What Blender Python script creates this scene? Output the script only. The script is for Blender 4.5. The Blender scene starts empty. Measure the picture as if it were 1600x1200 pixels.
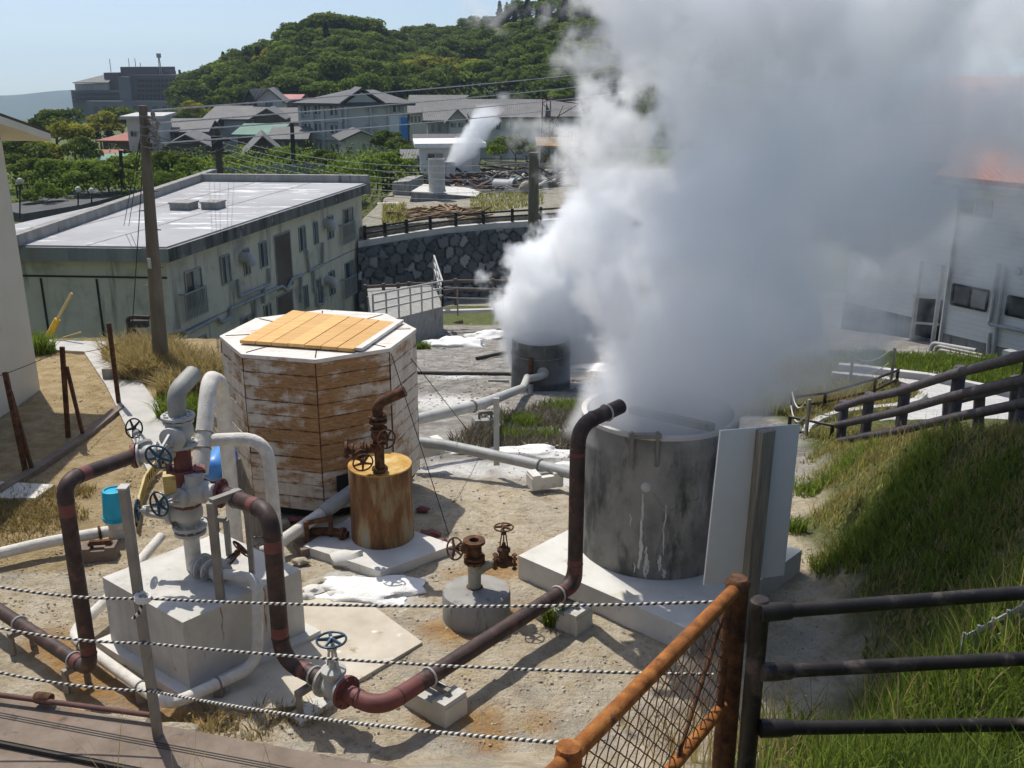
import bpy, bmesh, math, random
import numpy as np
from mathutils import Vector, Matrix, noise
R=math.radians
random.seed(7); rng=np.random.default_rng(7)
SC=bpy.context.scene; COL=SC.collection
# ---------------------------------------------------------------- camera
H=6.0; F=1555.0; PITCH=math.atan(505/1555.0); CP,SP=math.cos(PITCH),math.sin(PITCH)
cam=bpy.data.cameras.new('camera'); camo=bpy.data.objects.new('camera',cam); COL.objects.link(camo)
camo.location=(0,0,H); camo.rotation_euler=(R(90)-PITCH,0,0)
cam.sensor_width=36; cam.lens=36*F/1600; cam.clip_end=20000; cam.clip_start=.05
SC.camera=camo
# ---------------------------------------------------------------- sky and sun
SUN_EL=R(60); SUN_AZ=R(33)          # sun stands behind the scene, to the left
sd=Vector((-math.sin(SUN_AZ)*math.cos(SUN_EL), math.cos(SUN_AZ)*math.cos(SUN_EL), math.sin(SUN_EL)))
W=bpy.data.worlds.new('World'); SC.world=W; W.use_nodes=True
nt=W.node_tree; bg=nt.nodes['Background']; sky=nt.nodes.new('ShaderNodeTexSky')
sky.sky_type='NISHITA'; sky.sun_disc=False; sky.sun_elevation=SUN_EL; sky.sun_rotation=-SUN_AZ
sky.altitude=600; sky.air_density=1.0; sky.dust_density=3.0; sky.ozone_density=3.2
# the place lies high on a mountain, so the sky reaches a little below eye level
tc=nt.nodes.new('ShaderNodeTexCoord'); mp=nt.nodes.new('ShaderNodeMapping'); mp.inputs['Location'].default_value=(0,0,.075); vn=nt.nodes.new('ShaderNodeVectorMath'); vn.operation='NORMALIZE'
nt.links.new(tc.outputs['Generated'],mp.inputs[0]); nt.links.new(mp.outputs[0],vn.inputs[0]); nt.links.new(vn.outputs[0],sky.inputs[0])
nt.links.new(sky.outputs[0],bg.inputs[0]); bg.inputs[1].default_value=.12
sl=bpy.data.lights.new('sun','SUN'); slo=bpy.data.objects.new('sun',sl); COL.objects.link(slo)
sl.energy=4.0; sl.angle=R(.53); sl.color=(1,.95,.86)
slo.rotation_euler=(-sd).to_track_quat('-Z','Y').to_euler(); slo.location=(0,0,60)
SC.view_settings.view_transform='Standard'; SC.view_settings.look='None'
SC.view_settings.exposure=.15; SC.view_settings.gamma=1
SC.render.engine='CYCLES'
cy=SC.cycles; cy.use_denoising=True; cy.max_bounces=24; cy.volume_bounces=20; cy.diffuse_bounces=3; cy.glossy_bounces=2
cy.transparent_max_bounces=8; cy.use_adaptive_sampling=True; cy.adaptive_threshold=.02
cy.volume_step_rate=2.0; cy.volume_max_steps=160; cy.caustics_reflective=False; cy.caustics_refractive=False
# ---------------------------------------------------------------- picture-to-place helpers (photo pixels, 1600x1200)
def ray(px,py):
    a=(px-800)/F; b=(600-py)/F
    return Vector((a,CP+b*SP,-SP+b*CP))
def P(px,py,z=0.):                    # point at height z
    d=ray(px,py); t=(z-H)/d.z; return Vector((d.x*t,d.y*t,z))
def D(px,py,Y):                       # point at distance Y
    d=ray(px,py); t=Y/d.y; return Vector((d.x*t,Y,H+d.z*t))
def hit(px,py,p0,n):                  # point on a plane
    d=ray(px,py); o=Vector((0,0,H)); return o+d*((p0-o).dot(n)/d.dot(n))
def sstep(a,b,x):
    t=min(1,max(0,(x-a)/(b-a))); return t*t*(3-2*t)
def lerp(a,b,t): return a+(b-a)*t
# ---------------------------------------------------------------- materials
def NN(nt,t,**k):
    n=nt.nodes.new(t)
    for a,v in k.items(): setattr(n,a,v)
    return n
def new_mat(name):
    m=bpy.data.materials.new(name); m.use_nodes=True
    return m,m.node_tree,m.node_tree.nodes['Principled BSDF']
def coords(nt,stretch=(1,1,1),off=(0,0,0)):
    g=NN(nt,'ShaderNodeNewGeometry'); mp=NN(nt,'ShaderNodeMapping')
    mp.inputs['Scale'].default_value=stretch; mp.inputs['Location'].default_value=off
    nt.links.new(g.outputs['Position'],mp.inputs[0]); return mp.outputs[0]
def nz(nt,scale,detail=6,rough=.6,stretch=(1,1,1),off=(0,0,0)):
    n=NN(nt,'ShaderNodeTexNoise'); n.inputs['Scale'].default_value=scale; n.inputs['Detail'].default_value=detail
    n.inputs['Roughness'].default_value=rough; nt.links.new(coords(nt,stretch,off),n.inputs['Vector']); return n.outputs['Fac']
def c4(c): return (c[0],c[1],c[2],1)
def ramp(nt,fac,stops):
    r=NN(nt,'ShaderNodeValToRGB'); e=r.color_ramp.elements
    e[0].position,e[0].color=stops[0][0],c4(stops[0][1]); e[1].position,e[1].color=stops[-1][0],c4(stops[-1][1])
    for p,c in stops[1:-1]: x=e.new(p); x.color=c4(c)
    nt.links.new(fac,r.inputs[0]); return r.outputs[0]
def maprange(nt,fac,lo,hi,a=0,b=1):
    m=NN(nt,'ShaderNodeMapRange',interpolation_type='SMOOTHSTEP'); 
    for i,v in ((1,lo),(2,hi),(3,a),(4,b)): m.inputs[i].default_value=v
    nt.links.new(fac,m.inputs[0]); return m.outputs[0]
def mixc(nt,fac,a,b):
    m=NN(nt,'ShaderNodeMix',data_type='RGBA')
    if isinstance(fac,(int,float)): m.inputs[0].default_value=fac
    else: nt.links.new(fac,m.inputs[0])
    for i,v in ((6,a),(7,b)):
        if isinstance(v,tuple): m.inputs[i].default_value=c4(v)
        else: nt.links.new(v,m.inputs[i])
    return m.outputs[2]
def math_(nt,op,a,b=None,c=None):
    m=NN(nt,'ShaderNodeMath',operation=op)
    for i,v in enumerate((a,b,c)):
        if v is None: continue
        if isinstance(v,(int,float)): m.inputs[i].default_value=v
        else: nt.links.new(v,m.inputs[i])
    return m.outputs[0]
def attr(nt,name,out='Fac'):
    a=NN(nt,'ShaderNodeAttribute',attribute_name=name); return a.outputs[out]
def bump(nt,bs,h,strength,dist=.02):
    b=NN(nt,'ShaderNodeBump'); b.inputs['Strength'].default_value=strength; b.inputs['Distance'].default_value=dist
    nt.links.new(h,b.inputs['Height']); nt.links.new(b.outputs[0],bs.inputs['Normal'])
def M(name,stops,scale=3,rough=.85,bmp=.3,bscale=40,bdist=.01,metal=0,stretch=(1,1,1),over=(),spec=.3,tone=None):
    """noise-ramped colour, then stains: over = (colour, scale, lo, hi, stretch)"""
    m,nt,bs=new_mat(name)
    if isinstance(stops[0],(int,float)): stops=[(.3,tuple(c*.85 for c in stops)),(.7,tuple(min(1,c*1.12) for c in stops))]
    col=ramp(nt,nz(nt,scale,stretch=stretch),stops)
    if tone:
        hs=NN(nt,'ShaderNodeHueSaturation'); nt.links.new(col,hs.inputs['Color'])
        nt.links.new(maprange(nt,attr(nt,tone),0,1,.82,1.12),hs.inputs['Value']); col=hs.outputs[0]
    for i,o in enumerate(over):
        col=mixc(nt,maprange(nt,nz(nt,o[1],8,.65,o[4] if len(o)>4 else (1,1,1),(i*7.3+3,i*3.1,i*1.7)),o[2],o[3]),col,o[0])
    nt.links.new(col,bs.inputs['Base Color'])
    bs.inputs['Roughness'].default_value=rough; bs.inputs['Metallic'].default_value=metal
    bs.inputs['Specular IOR Level'].default_value=spec
    if spec<.1: bs.inputs['IOR'].default_value=1.0
    if bmp: bump(nt,bs,nz(nt,bscale,4,.6),bmp,bdist)
    return m
def flat(name,c,rough=.6,metal=0): return M(name,c,4,rough,.1,60,.004,metal)
V1=(1,1,.12)   # vertical streaks
mats=dict(
 conc=M('concrete_pale',[(.3,(.50,.49,.46)),(.7,(.66,.64,.60))],2.5,.9,.35,55,.006,over=[((.33,.30,.25),3,.56,.75,V1),((.48,.30,.13),2.2,.70,.80)]),
 concd=M('concrete_grey',[(.3,(.22,.22,.20)),(.7,(.34,.33,.31))],3,.9,.4,45,.008,over=[((.12,.12,.11),5,.55,.7,(1,1,.15)),((.46,.45,.42),6,.66,.74,(1,1,.08))]),
 block=M('cast_concrete',[(.3,(.44,.43,.39)),(.7,(.60,.585,.545))],2.5,.9,.25,60,.004,over=[((.40,.37,.31),3,.52,.74,V1),((.45,.24,.07),3.2,.64,.72),((.30,.29,.26),7,.60,.74,(1,1,.3))]),
 padf=M('worn_pad_concrete',[(.3,(.42,.37,.29)),(.7,(.58,.53,.44))],2.2,.92,.5,55,.008,over=[((.26,.2,.12),2.2,.6,.72),((.40,.2,.05),1.4,.66,.76),((.68,.66,.6),5,.62,.72)]),
 pathc=M('path_concrete',[(.3,(.40,.39,.365)),(.7,(.52,.51,.48))],2,.9,.3,60,.005,over=[((.27,.25,.21),1.4,.58,.75)]),
 slab=M('white_concrete',[(.3,(.52,.51,.47)),(.7,(.67,.66,.62))],2,.9,.2,70,.004,over=[((.50,.44,.34),1.6,.55,.75),((.42,.40,.36),6,.58,.72),((.45,.30,.14),2.4,.68,.76)]),
 tank=M('weathered_concrete_ring',[(.3,(.14,.14,.128)),(.7,(.29,.29,.268))],2.4,.9,.5,60,.008,over=[((.33,.32,.29),1.3,.5,.68,(1,1,.5)),((.085,.087,.078),3.0,.5,.66,(1,1,.35)),((.42,.42,.40),2.6,.60,.72,(1,1,.25)),((.62,.61,.57),4.5,.70,.73,(1,1,.06))]),
 tank2=M('steam_stained_concrete',[(.3,(.07,.075,.07)),(.7,(.15,.15,.14))],2.4,.9,.4,50,.008,over=[((.30,.30,.28),4,.6,.7,V1)]),
 dpipe=M('oxide_pipe',[(.3,(.028,.021,.019)),(.7,(.085,.052,.045))],7,.55,.35,120,.004,over=[((.15,.068,.052),6,.55,.70),((.20,.15,.12),22,.63,.74),((.02,.016,.015),3,.58,.72)]),
 red=M('red_primer',[(.3,(.12,.042,.038)),(.7,(.20,.072,.065))],6,.6,.12,80,.003,over=[((.12,.04,.035),5,.6,.8)]),
 lag=M('lagging_plaster',[(.3,(.54,.51,.45)),(.7,(.74,.71,.65))],9,.95,.5,50,.02,over=[((.40,.36,.29),6,.62,.8),((.36,.2,.08),5,.72,.82)]),
 gpaint=M('grey_paint',[(.3,(.36,.36,.335)),(.7,(.49,.485,.455))],6,.5,.12,80,.003,over=[((.28,.22,.16),9,.64,.8)]),
 elb=M('dull_grey_pipe',[(.3,(.25,.25,.225)),(.7,(.36,.355,.32))],5,.6,.12,70,.003,over=[((.2,.17,.12),7,.62,.8)]),
 gpipe=M('galvanised_pipe',[(.3,(.26,.27,.27)),(.7,(.40,.41,.40))],4,.55,.1,80,.003,over=[((.2,.18,.15),5,.62,.8)]),
 rust=M('rust',[(.3,(.045,.022,.015)),(.5,(.10,.047,.024)),(.7,(.19,.085,.035))],14,.9,.8,90,.008,over=[((.035,.022,.018),9,.56,.7)]),
 rustp=M('brown_red_pipe',[(.3,(.09,.045,.04)),(.7,(.16,.085,.075))],5,.8,.3,60,.004),
 orust=M('orange_rust',[(.28,(.13,.045,.014)),(.5,(.27,.095,.02)),(.72,(.44,.185,.045))],9,.85,.8,130,.008,over=[((.06,.03,.028),5,.56,.70),((.035,.02,.02),30,.60,.72)]),
 blue=M('dark_blue_enamel',[(.3,(.012,.035,.065)),(.7,(.03,.08,.13))],8,.35,.05,80,.002,over=[((.03,.03,.03),12,.62,.7)]),
 blk=M('black_enamel',(.02,.024,.028),6,.45,.1,60,.003),
 bbucket=flat('cyan_plastic',(.02,.36,.52),.35), bdrum=flat('blue_plastic',(.06,.22,.55),.4),
 steel=M('grey_steel_section',[(.3,(.17,.16,.145)),(.7,(.27,.25,.225))],5,.5,.15,70,.003,metal=.15,over=[((.13,.07,.04),6,.62,.78)]),
 yel=M('yellow_tray',(.50,.40,.17),5,.7,.2,50,.004,over=[((.30,.2,.07),6,.55,.7)]),
 fence=M('dark_log_rail',[(.3,(.050,.043,.050)),(.7,(.105,.092,.10))],9,.75,.5,60,.008,stretch=(1,1,1)),
 nfence=M('black_brown_rail',[(.3,(.012,.010,.010)),(.7,(.030,.025,.022))],8,.42,.25,70,.004,over=[((.11,.085,.075),3,.54,.66)]),
 board=M('panel_board',[(.3,(.78,.755,.72)),(.7,(.84,.815,.78))],3,.8,.05,90,.002),
 wpost=M('grey_timber',[(.3,(.16,.145,.12)),(.7,(.36,.32,.25))],5,.85,.3,60,.004,stretch=(6,6,.4)),
 hatch=M('new_timber',[(.3,(.55,.30,.095)),(.7,(.75,.47,.18))],6,.7,.2,60,.003,stretch=(.35,5,1),tone='tone'),
 lid=M('painted_boards',[(.3,(.56,.53,.48)),(.7,(.72,.69,.64))],4,.85,.2,60,.004,over=[((.42,.27,.17),3,.56,.72,(.5,2.5,1)),((.24,.12,.06),8,.63,.73)]),
 cream=M('cream_render',[(.3,(.57,.515,.40)),(.7,(.67,.61,.49))],.8,.9,.15,30,.006,over=[((.24,.225,.185),1.6,.53,.72,V1),((.36,.34,.28),.5,.5,.7)]),
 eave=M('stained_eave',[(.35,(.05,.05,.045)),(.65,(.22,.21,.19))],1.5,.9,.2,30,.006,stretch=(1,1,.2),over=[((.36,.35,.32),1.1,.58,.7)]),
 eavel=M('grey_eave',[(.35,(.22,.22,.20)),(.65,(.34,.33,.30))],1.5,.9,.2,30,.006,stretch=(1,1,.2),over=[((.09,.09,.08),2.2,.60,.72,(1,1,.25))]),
 roofdeck=M('roof_deck',[(.3,(.34,.34,.35)),(.7,(.43,.43,.44))],.35,.95,.1,20,.01,spec=.05,over=[((.66,.66,.65),1.1,.59,.61,(.3,1.5,1)),((.32,.32,.32),.25,.55,.75)]),
 lwall=M('left_render',[(.3,(.60,.56,.44)),(.7,(.68,.64,.52))],.9,.9,.15,40,.006,over=[((.45,.43,.37),1.5,.62,.8)]),
 glassl=M('pale_grey_glass',[(.3,(.16,.18,.185)),(.7,(.27,.29,.29))],2,.15,0,spec=.6),  # paler grey-blue colour for the second pane of split windows
 glass=M('window_glass',(.05,.065,.075),1.2,.12,0,spec=.6), dark=flat('dark_opening',(.018,.018,.017),.9),
 alu=M('aluminium_frame',(.34,.35,.35),3,.4,.05,50,.002,metal=.3),
 pole=M('pole_concrete',[(.3,(.10,.085,.06)),(.7,(.20,.17,.125))],4,.85,.3,60,.005,stretch=(1,1,.25)),
 wire=flat('wire',(.34,.35,.36),.5), bwire=flat('black_wire',(.02,.02,.02),.6),
 asph=M('asphalt',[(.3,(.075,.078,.08)),(.7,(.12,.12,.12))],.8,.9,.2,30,.01),
 kerb=M('kerb_stone',[(.3,(.42,.41,.385)),(.7,(.56,.545,.52))],1.5,.9,.25,40,.006,over=[((.33,.32,.29),1.2,.60,.75)]),
 bwall=M('brown_wall_top',[(.3,(.145,.11,.085)),(.7,(.245,.195,.155))],3.5,.9,.4,70,.006,over=[((.30,.15,.07),1.6,.60,.72),((.10,.085,.07),5,.58,.7)]),
 trunk=M('bark',(.10,.08,.06),4,.9,.5,30,.02), siding=None, pave=None,
 white=M('white_render',[(.3,(.56,.56,.54)),(.7,(.68,.68,.66))],.5,.8,.1,30,.005),
 pink=M('far_pink_wall',[(.3,(.085,.062,.075)),(.7,(.12,.09,.105))],.12,.9,0), pinkl=M('far_pale_wall',[(.3,(.13,.125,.14)),(.7,(.18,.175,.19))],.12,.9,0),
 hwall=M('hotel_wall',[(.3,(.58,.54,.46)),(.7,(.67,.63,.55))],.4,.9,.05,10,.01), hwall2=M('grey_house_wall',[(.3,(.47,.45,.41)),(.7,(.56,.54,.49))],.4,.9,.05,10,.01),
 bwood=M('dark_timber_wall',[(.3,(.09,.07,.055)),(.7,(.15,.12,.10))],.6,.9,.05,10,.01),
 timber=M('scrap_timber',[(.3,(.12,.075,.04)),(.7,(.35,.25,.14))],2,.9,.2,30,.01),
 orange=flat('cone_orange',(.6,.09,.03),.5), soot=flat('dark_scrap',(.035,.033,.03),.7),
 bstone=M('rubble_stone',[(.3,(.24,.20,.15)),(.7,(.50,.44,.35))],5,.9,.6,30,.02,over=[((.40,.13,.05),3,.62,.72)]),
 wpowder=M('white_deposit',[(.3,(.72,.71,.68)),(.7,(.84,.83,.80))],3,.95,.7,35,.02,over=[((.50,.47,.40),2.5,.60,.74)]),
 mtn=M('far_mountain',[(.3,(.03,.05,.055)),(.7,(.05,.075,.07))],.004,.95,0),
)
def tile_mat(name,c,scale=9,rot=0):
    m,nt,bs=new_mat(name); co=coords(nt)
    w=NN(nt,'ShaderNodeTexWave',wave_type='BANDS',bands_direction='X'); w.inputs['Scale'].default_value=scale; w.inputs['Distortion'].default_value=.6
    nt.links.new(co,w.inputs[0])
    col=ramp(nt,nz(nt,.7,6,.7),[(.3,tuple(x*.75 for x in c)),(.7,tuple(x*1.25 for x in c))])
    col=mixc(nt,maprange(nt,w.outputs['Fac'],.0,.35,.35,0),col,tuple(x*.4 for x in c))
    nt.links.new(col,bs.inputs['Base Color']); bs.inputs['Roughness'].default_value=.75
    bump(nt,bs,w.outputs['Fac'],.4,.05); return m
mats['tgrey']=tile_mat('grey_roof_tile',(.125,.122,.12),1.2); mats['tred']=tile_mat('red_roof_tile',(.30,.095,.06),1.2)
mats['tgreen']=tile_mat('green_roof_sheet',(.12,.23,.17),1.5); mats['torange']=tile_mat('orange_roof_tile',(.46,.15,.085),3)
mats['tpink']=tile_mat('pink_roof_tile',(.42,.16,.15),1.2); mats['twhite']=flat('white_roof_sheet',(.75,.75,.74),.6)
mats['tdark']=tile_mat('dark_roof_tile',(.085,.085,.088),1.2)
def siding_mat():
    m,nt,bs=new_mat('white_siding'); g=NN(nt,'ShaderNodeNewGeometry'); sx=NN(nt,'ShaderNodeSeparateXYZ'); nt.links.new(g.outputs['Position'],sx.inputs[0])
    f=math_(nt,'FRACT',math_(nt,'MULTIPLY',sx.outputs[2],7.0))
    col=ramp(nt,nz(nt,1.2,6,.6),[(.3,(.60,.61,.60)),(.7,(.70,.70,.69))])
    col=mixc(nt,maprange(nt,f,0,.14,.45,0),col,(.25,.25,.25))
    nt.links.new(col,bs.inputs['Base Color']); bs.inputs['Roughness'].default_value=.6; bump(nt,bs,f,.35,.02); return m
mats['siding']=siding_mat()
def pave_mat():
    m,nt,bs=new_mat('pale_paving'); b=NN(nt,'ShaderNodeTexBrick'); nt.links.new(coords(nt,(1,1,1)),b.inputs[0])
    b.inputs['Scale'].default_value=1.6; b.inputs['Mortar Size'].default_value=.008
    b.inputs['Color1'].default_value=(.42,.415,.40,1); b.inputs['Color2'].default_value=(.50,.49,.47,1); b.inputs['Mortar'].default_value=(.30,.29,.28,1)
    col=mixc(nt,maprange(nt,nz(nt,3,8,.7),.5,.75,0,.6),b.outputs[0],(.42,.40,.36))
    nt.links.new(col,bs.inputs['Base Color']); bs.inputs['Roughness'].default_value=.9; bump(nt,bs,nz(nt,40),.2,.01); return m
mats['pave']=pave_mat()
def leaf_mat(name,dark,light,trans=.35):
    m,nt,bs=new_mat(name); nt.nodes.remove(bs); out=nt.nodes['Material Output']
    oi=NN(nt,'ShaderNodeObjectInfo')
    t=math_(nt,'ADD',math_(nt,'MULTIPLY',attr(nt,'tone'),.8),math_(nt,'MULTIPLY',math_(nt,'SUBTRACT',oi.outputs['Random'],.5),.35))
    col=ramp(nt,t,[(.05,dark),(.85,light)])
    d=NN(nt,'ShaderNodeBsdfDiffuse'); tr=NN(nt,'ShaderNodeBsdfTranslucent'); mx=NN(nt,'ShaderNodeMixShader'); mx.inputs[0].default_value=trans
    nt.links.new(col,d.inputs[0]); nt.links.new(mixc(nt,.5,col,(light[0]*1.1,light[1]*1.1,light[2]*.5)),tr.inputs[0])
    nt.links.new(d.outputs[0],mx.inputs[1]); nt.links.new(tr.outputs[0],mx.inputs[2]); nt.links.new(mx.outputs[0],out.inputs[0]); return m
mats['leaf']=leaf_mat('broadleaf',(.028,.052,.016),(.20,.25,.065),.4); mats['leafb']=leaf_mat('bright_leaf',(.05,.09,.02),(.25,.33,.075),.45)
mats['leafy']=leaf_mat('yellow_leaf',(.05,.07,.018),(.46,.43,.09),.4); mats['conifer']=leaf_mat('conifer_leaf',(.008,.018,.010),(.03,.055,.022),.15)
mats['grass']=leaf_mat('grass_blade',(.075,.10,.03),(.44,.41,.17),.45); mats['dry']=leaf_mat('dry_grass',(.16,.115,.055),(.52,.42,.23),.35)
mats['scrub']=leaf_mat('grey_scrub',(.07,.062,.05),(.26,.23,.19),.2)
def rope_mat():
    m,nt,bs=new_mat('twisted_rope'); u=NN(nt,'ShaderNodeUVMap'); sx=NN(nt,'ShaderNodeSeparateXYZ'); nt.links.new(u.outputs[0],sx.inputs[0])
    f=math_(nt,'FRACT',math_(nt,'ADD',math_(nt,'MULTIPLY',sx.outputs[1],21.),sx.outputs[0]))
    s=maprange(nt,f,.42,.50); s2=maprange(nt,f,.94,1.,0,1)
    col=mixc(nt,math_(nt,'SUBTRACT',s,s2),(.62,.60,.54),(.03,.03,.03))
    nt.links.new(col,bs.inputs['Base Color']); bs.inputs['Roughness'].default_value=.9
    bump(nt,bs,math_(nt,'PINGPONG',math_(nt,'MULTIPLY',f,2.),.5),.8,.006); return m
mats['rope']=rope_mat()
# ---------------------------------------------------------------- mesh builder
class MB:
    def __init__(s):
        s.bm=bmesh.new(); s.uv=s.bm.loops.layers.uv.new('UVMap'); s.tone=s.bm.faces.layers.float.new('tone'); s.t=.5
    def face(s,vs):
        try: f=s.bm.faces.new(vs); f[s.tone]=s.t; return f
        except ValueError: return None
    def poly(s,pts): return s.face([s.bm.verts.new(p) for p in pts])
    def prism(s,pts,off):
        off=Vector(off); a=[s.bm.verts.new(p) for p in pts]; b=[s.bm.verts.new(Vector(p)+off) for p in pts]; n=len(a)
        s.face(a[::-1]); s.face(b)
        for i in range(n): s.face([a[i],a[(i+1)%n],b[(i+1)%n],b[i]])
        return s
    def box(s,c,size,rz=0,rot=None):
        m=rot or Matrix.Rotation(rz,3,'Z'); h=[v/2 for v in size]; c=Vector(c)
        q=[c+m@Vector((x*h[0],y*h[1],-h[2])) for x,y in((-1,-1),(1,-1),(1,1),(-1,1))]
        return s.prism(q,m@Vector((0,0,size[2])))
    def bar(s,a,b,w,h=None,up=(0,0,1)):
        a,b=Vector(a),Vector(b); d=(b-a).normalized(); u=Vector(up)
        if abs(d.dot(u))>.98: u=Vector((0,1,0))
        x=d.cross(u).normalized(); y=x.cross(d); h=h or w
        q=[a+x*(i*w/2)+y*(j*h/2) for i,j in((-1,-1),(1,-1),(1,1),(-1,1))]
        return s.prism(q,b-a)
    def tube(s,pts,r,n=14,cap=True):
        pts=[Vector(p) for p in pts]; k=len(pts); rs=r if isinstance(r,(list,tuple)) else [r]*k
        tan=[]
        for i in range(k):
            a=pts[max(0,i-1)]; b=pts[min(k-1,i+1)]; tan.append((b-a).normalized())
        ref=Vector((0,0,1)) if abs(tan[0].z)<.9 else Vector((1,0,0))
        x=tan[0].cross(ref).normalized(); rings=[]; L=0; lens=[]
        for i in range(k):
            if i: x=(x-tan[i]*x.dot(tan[i])).normalized(); L+=(pts[i]-pts[i-1]).length
            y=tan[i].cross(x); lens.append(L)
            rings.append([s.bm.verts.new(pts[i]+(x*math.cos(j*2*math.pi/n)+y*math.sin(j*2*math.pi/n))*rs[i]) for j in range(n)])
        for i in range(k-1):
            for j in range(n):
                f=s.face([rings[i][j],rings[i][(j+1)%n],rings[i+1][(j+1)%n],rings[i+1][j]])
                if f:
                    for l,(u,v) in zip(f.loops,((j/n,lens[i]),((j+1)/n,lens[i]),((j+1)/n,lens[i+1]),(j/n,lens[i+1]))): l[s.uv].uv=(u,v)
        if cap: s.face(rings[0][::-1]); s.face(rings[-1])
        return s
    def path(s,pts,r,bend=.2,n=14,seg=7,cap=True): return s.tube(rounded(pts,bend,seg),r,n,cap)
    def cyl(s,a,b,r,n=20,r2=None): return s.tube([a,b],[r,r if r2 is None else r2],n)
    def lathe(s,prof,c,axis=(0,0,1),n=28,close=False):
        axis=Vector(axis).normalized(); ref=Vector((0,0,1)) if abs(axis.z)<.9 else Vector((1,0,0))
        x=axis.cross(ref).normalized(); y=axis.cross(x); c=Vector(c); rings=[]
        for r,h in prof: rings.append([s.bm.verts.new(c+axis*h+(x*math.cos(j*2*math.pi/n)+y*math.sin(j*2*math.pi/n))*max(r,1e-4)) for j in range(n)])
        k=len(rings)
        for i in range(k if close else k-1):
            a,b=rings[i],rings[(i+1)%k]
            for j in range(n): s.face([a[j],a[(j+1)%n],b[(j+1)%n],b[j]])
        if not close:
            if prof[0][0]>1e-3: s.face(rings[0][::-1])
            if prof[-1][0]>1e-3: s.face(rings[-1])
        return s
    def torus(s,c,axis,Rr,r,n=28,m=8): return s.lathe([(Rr+r*math.cos(a),r*math.sin(a)) for a in[i*2*math.pi/m for i in range(m)]],c,axis,n,True)
    def wheel(s,c,axis,Rr,r=.014,spokes=5):
        axis=Vector(axis).normalized(); s.torus(c,axis,Rr,r); c=Vector(c)
        ref=Vector((0,0,1)) if abs(axis.z)<.9 else Vector((1,0,0)); x=axis.cross(ref).normalized(); y=axis.cross(x)
        for i in range(spokes):
            a=i*2*math.pi/spokes+.3; d=x*math.cos(a)+y*math.sin(a); s.tube([c+axis*.01,c+d*Rr],[r*1.9,r*1.15],6)
        s.lathe([(r*2.6,-r*1.2),(r*2.6,r*1.2)],c,axis,12); return s
    def flange(s,c,axis,r,t=.03,bolts=8):
        axis=Vector(axis).normalized(); c=Vector(c); s.lathe([(r,-t/2),(r,t/2)],c,axis,26)
        ref=Vector((0,0,1)) if abs(axis.z)<.9 else Vector((1,0,0)); x=axis.cross(ref).normalized(); y=axis.cross(x)
        for i in range(bolts):
            a=i*2*math.pi/bolts; d=(x*math.cos(a)+y*math.sin(a))*r*.82; s.lathe([(r*.09,-t),(r*.09,t)],c+d,axis,6)
        return s
    def blob(s,c,rad,sub=2,amp=.25,sc=(1,1,1),seed=0):
        r=bmesh.ops.create_icosphere(s.bm,subdivisions=sub,radius=1); c=Vector(c)
        for v in r['verts']:
            k=1+amp*(noise.noise(v.co*1.7+Vector((seed*3.1,seed,0)))+.5*noise.noise(v.co*4+Vector((seed,seed*2.1,5))))
            v.co=c+Vector((v.co.x*sc[0],v.co.y*sc[1],v.co.z*sc[2]))*rad*k
        for v in r['verts']:
            for f in v.link_faces: f[s.tone]=s.t
        return s
    def build(s,name,mat,parent=None,bevel=0,smooth=40,**tags):
        bm=s.bm
        if bevel:
            es=[e for e in bm.edges if len(e.link_faces)==2 and e.calc_face_angle(0)>.6]
            bmesh.ops.bevel(bm,geom=es,offset=bevel,segments=2,affect='EDGES',profile=.6)
        bmesh.ops.recalc_face_normals(bm,faces=bm.faces)
        me=bpy.data.meshes.new(name); bm.to_mesh(me); bm.free()
        return link_mesh(name,me,mat,parent,smooth,**tags)
def rounded(pts,bend,seg=7):
    pts=[Vector(p) for p in pts]; out=[pts[0]]
    for i in range(1,len(pts)-1):
        a,b,c=pts[i-1],pts[i],pts[i+1]; la,lc=(a-b).length,(c-b).length
        k=min(bend,la*.48,lc*.48); p,q=b+(a-b).normalized()*k,b+(c-b).normalized()*k
        for j in range(seg+1):
            t=j/seg; out.append(p*(1-t)**2+b*2*t*(1-t)+q*t*t)
    out.append(pts[-1]); return out
def root_loc(o):
    v=Vector((0,0,0))
    while o is not None: v=v+o.location; o=o.parent
    return v
def link_mesh(name,me,mat,parent=None,smooth=40,label=None,cat=None,group=None,kind=None):
    o=bpy.data.objects.new(name,me); COL.objects.link(o)
    if parent is not None:
        me.transform(Matrix.Translation(-root_loc(parent))); o.parent=parent
    mm=mats[mat] if isinstance(mat,str) else mat
    me.materials.append(mm)
    if smooth:
        me.polygons.foreach_set('use_smooth',[True]*len(me.polygons)); me.set_sharp_from_angle(angle=R(smooth))
    return tag(o,label,cat,group,kind)
def tag(o,label=None,cat=None,group=None,kind=None):
    if label: o['label']=label
    if cat: o['category']=cat
    if group: o['group']=group
    if kind: o['kind']=kind
    return o
def T(name,label,cat,loc,group=None):
    o=bpy.data.objects.new(name,None); COL.objects.link(o); o.location=loc; o.empty_display_size=.1
    return tag(o,label,cat,group)
def centred(o):            # move a one-mesh thing's origin to its base centre
    me=o.data; n=len(me.vertices); a=np.empty(n*3); me.vertices.foreach_get('co',a); a=a.reshape(-1,3)
    c=Vector(((a[:,0].min()+a[:,0].max())/2,(a[:,1].min()+a[:,1].max())/2,a[:,2].min()))
    me.transform(Matrix.Translation(-c)); o.location=c; return o
def copy_tree(o,parent=None):
    c=o.copy(); COL.objects.link(c); c.parent=parent
    for ch in list(o.children): copy_tree(ch,c)
    return c
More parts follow.
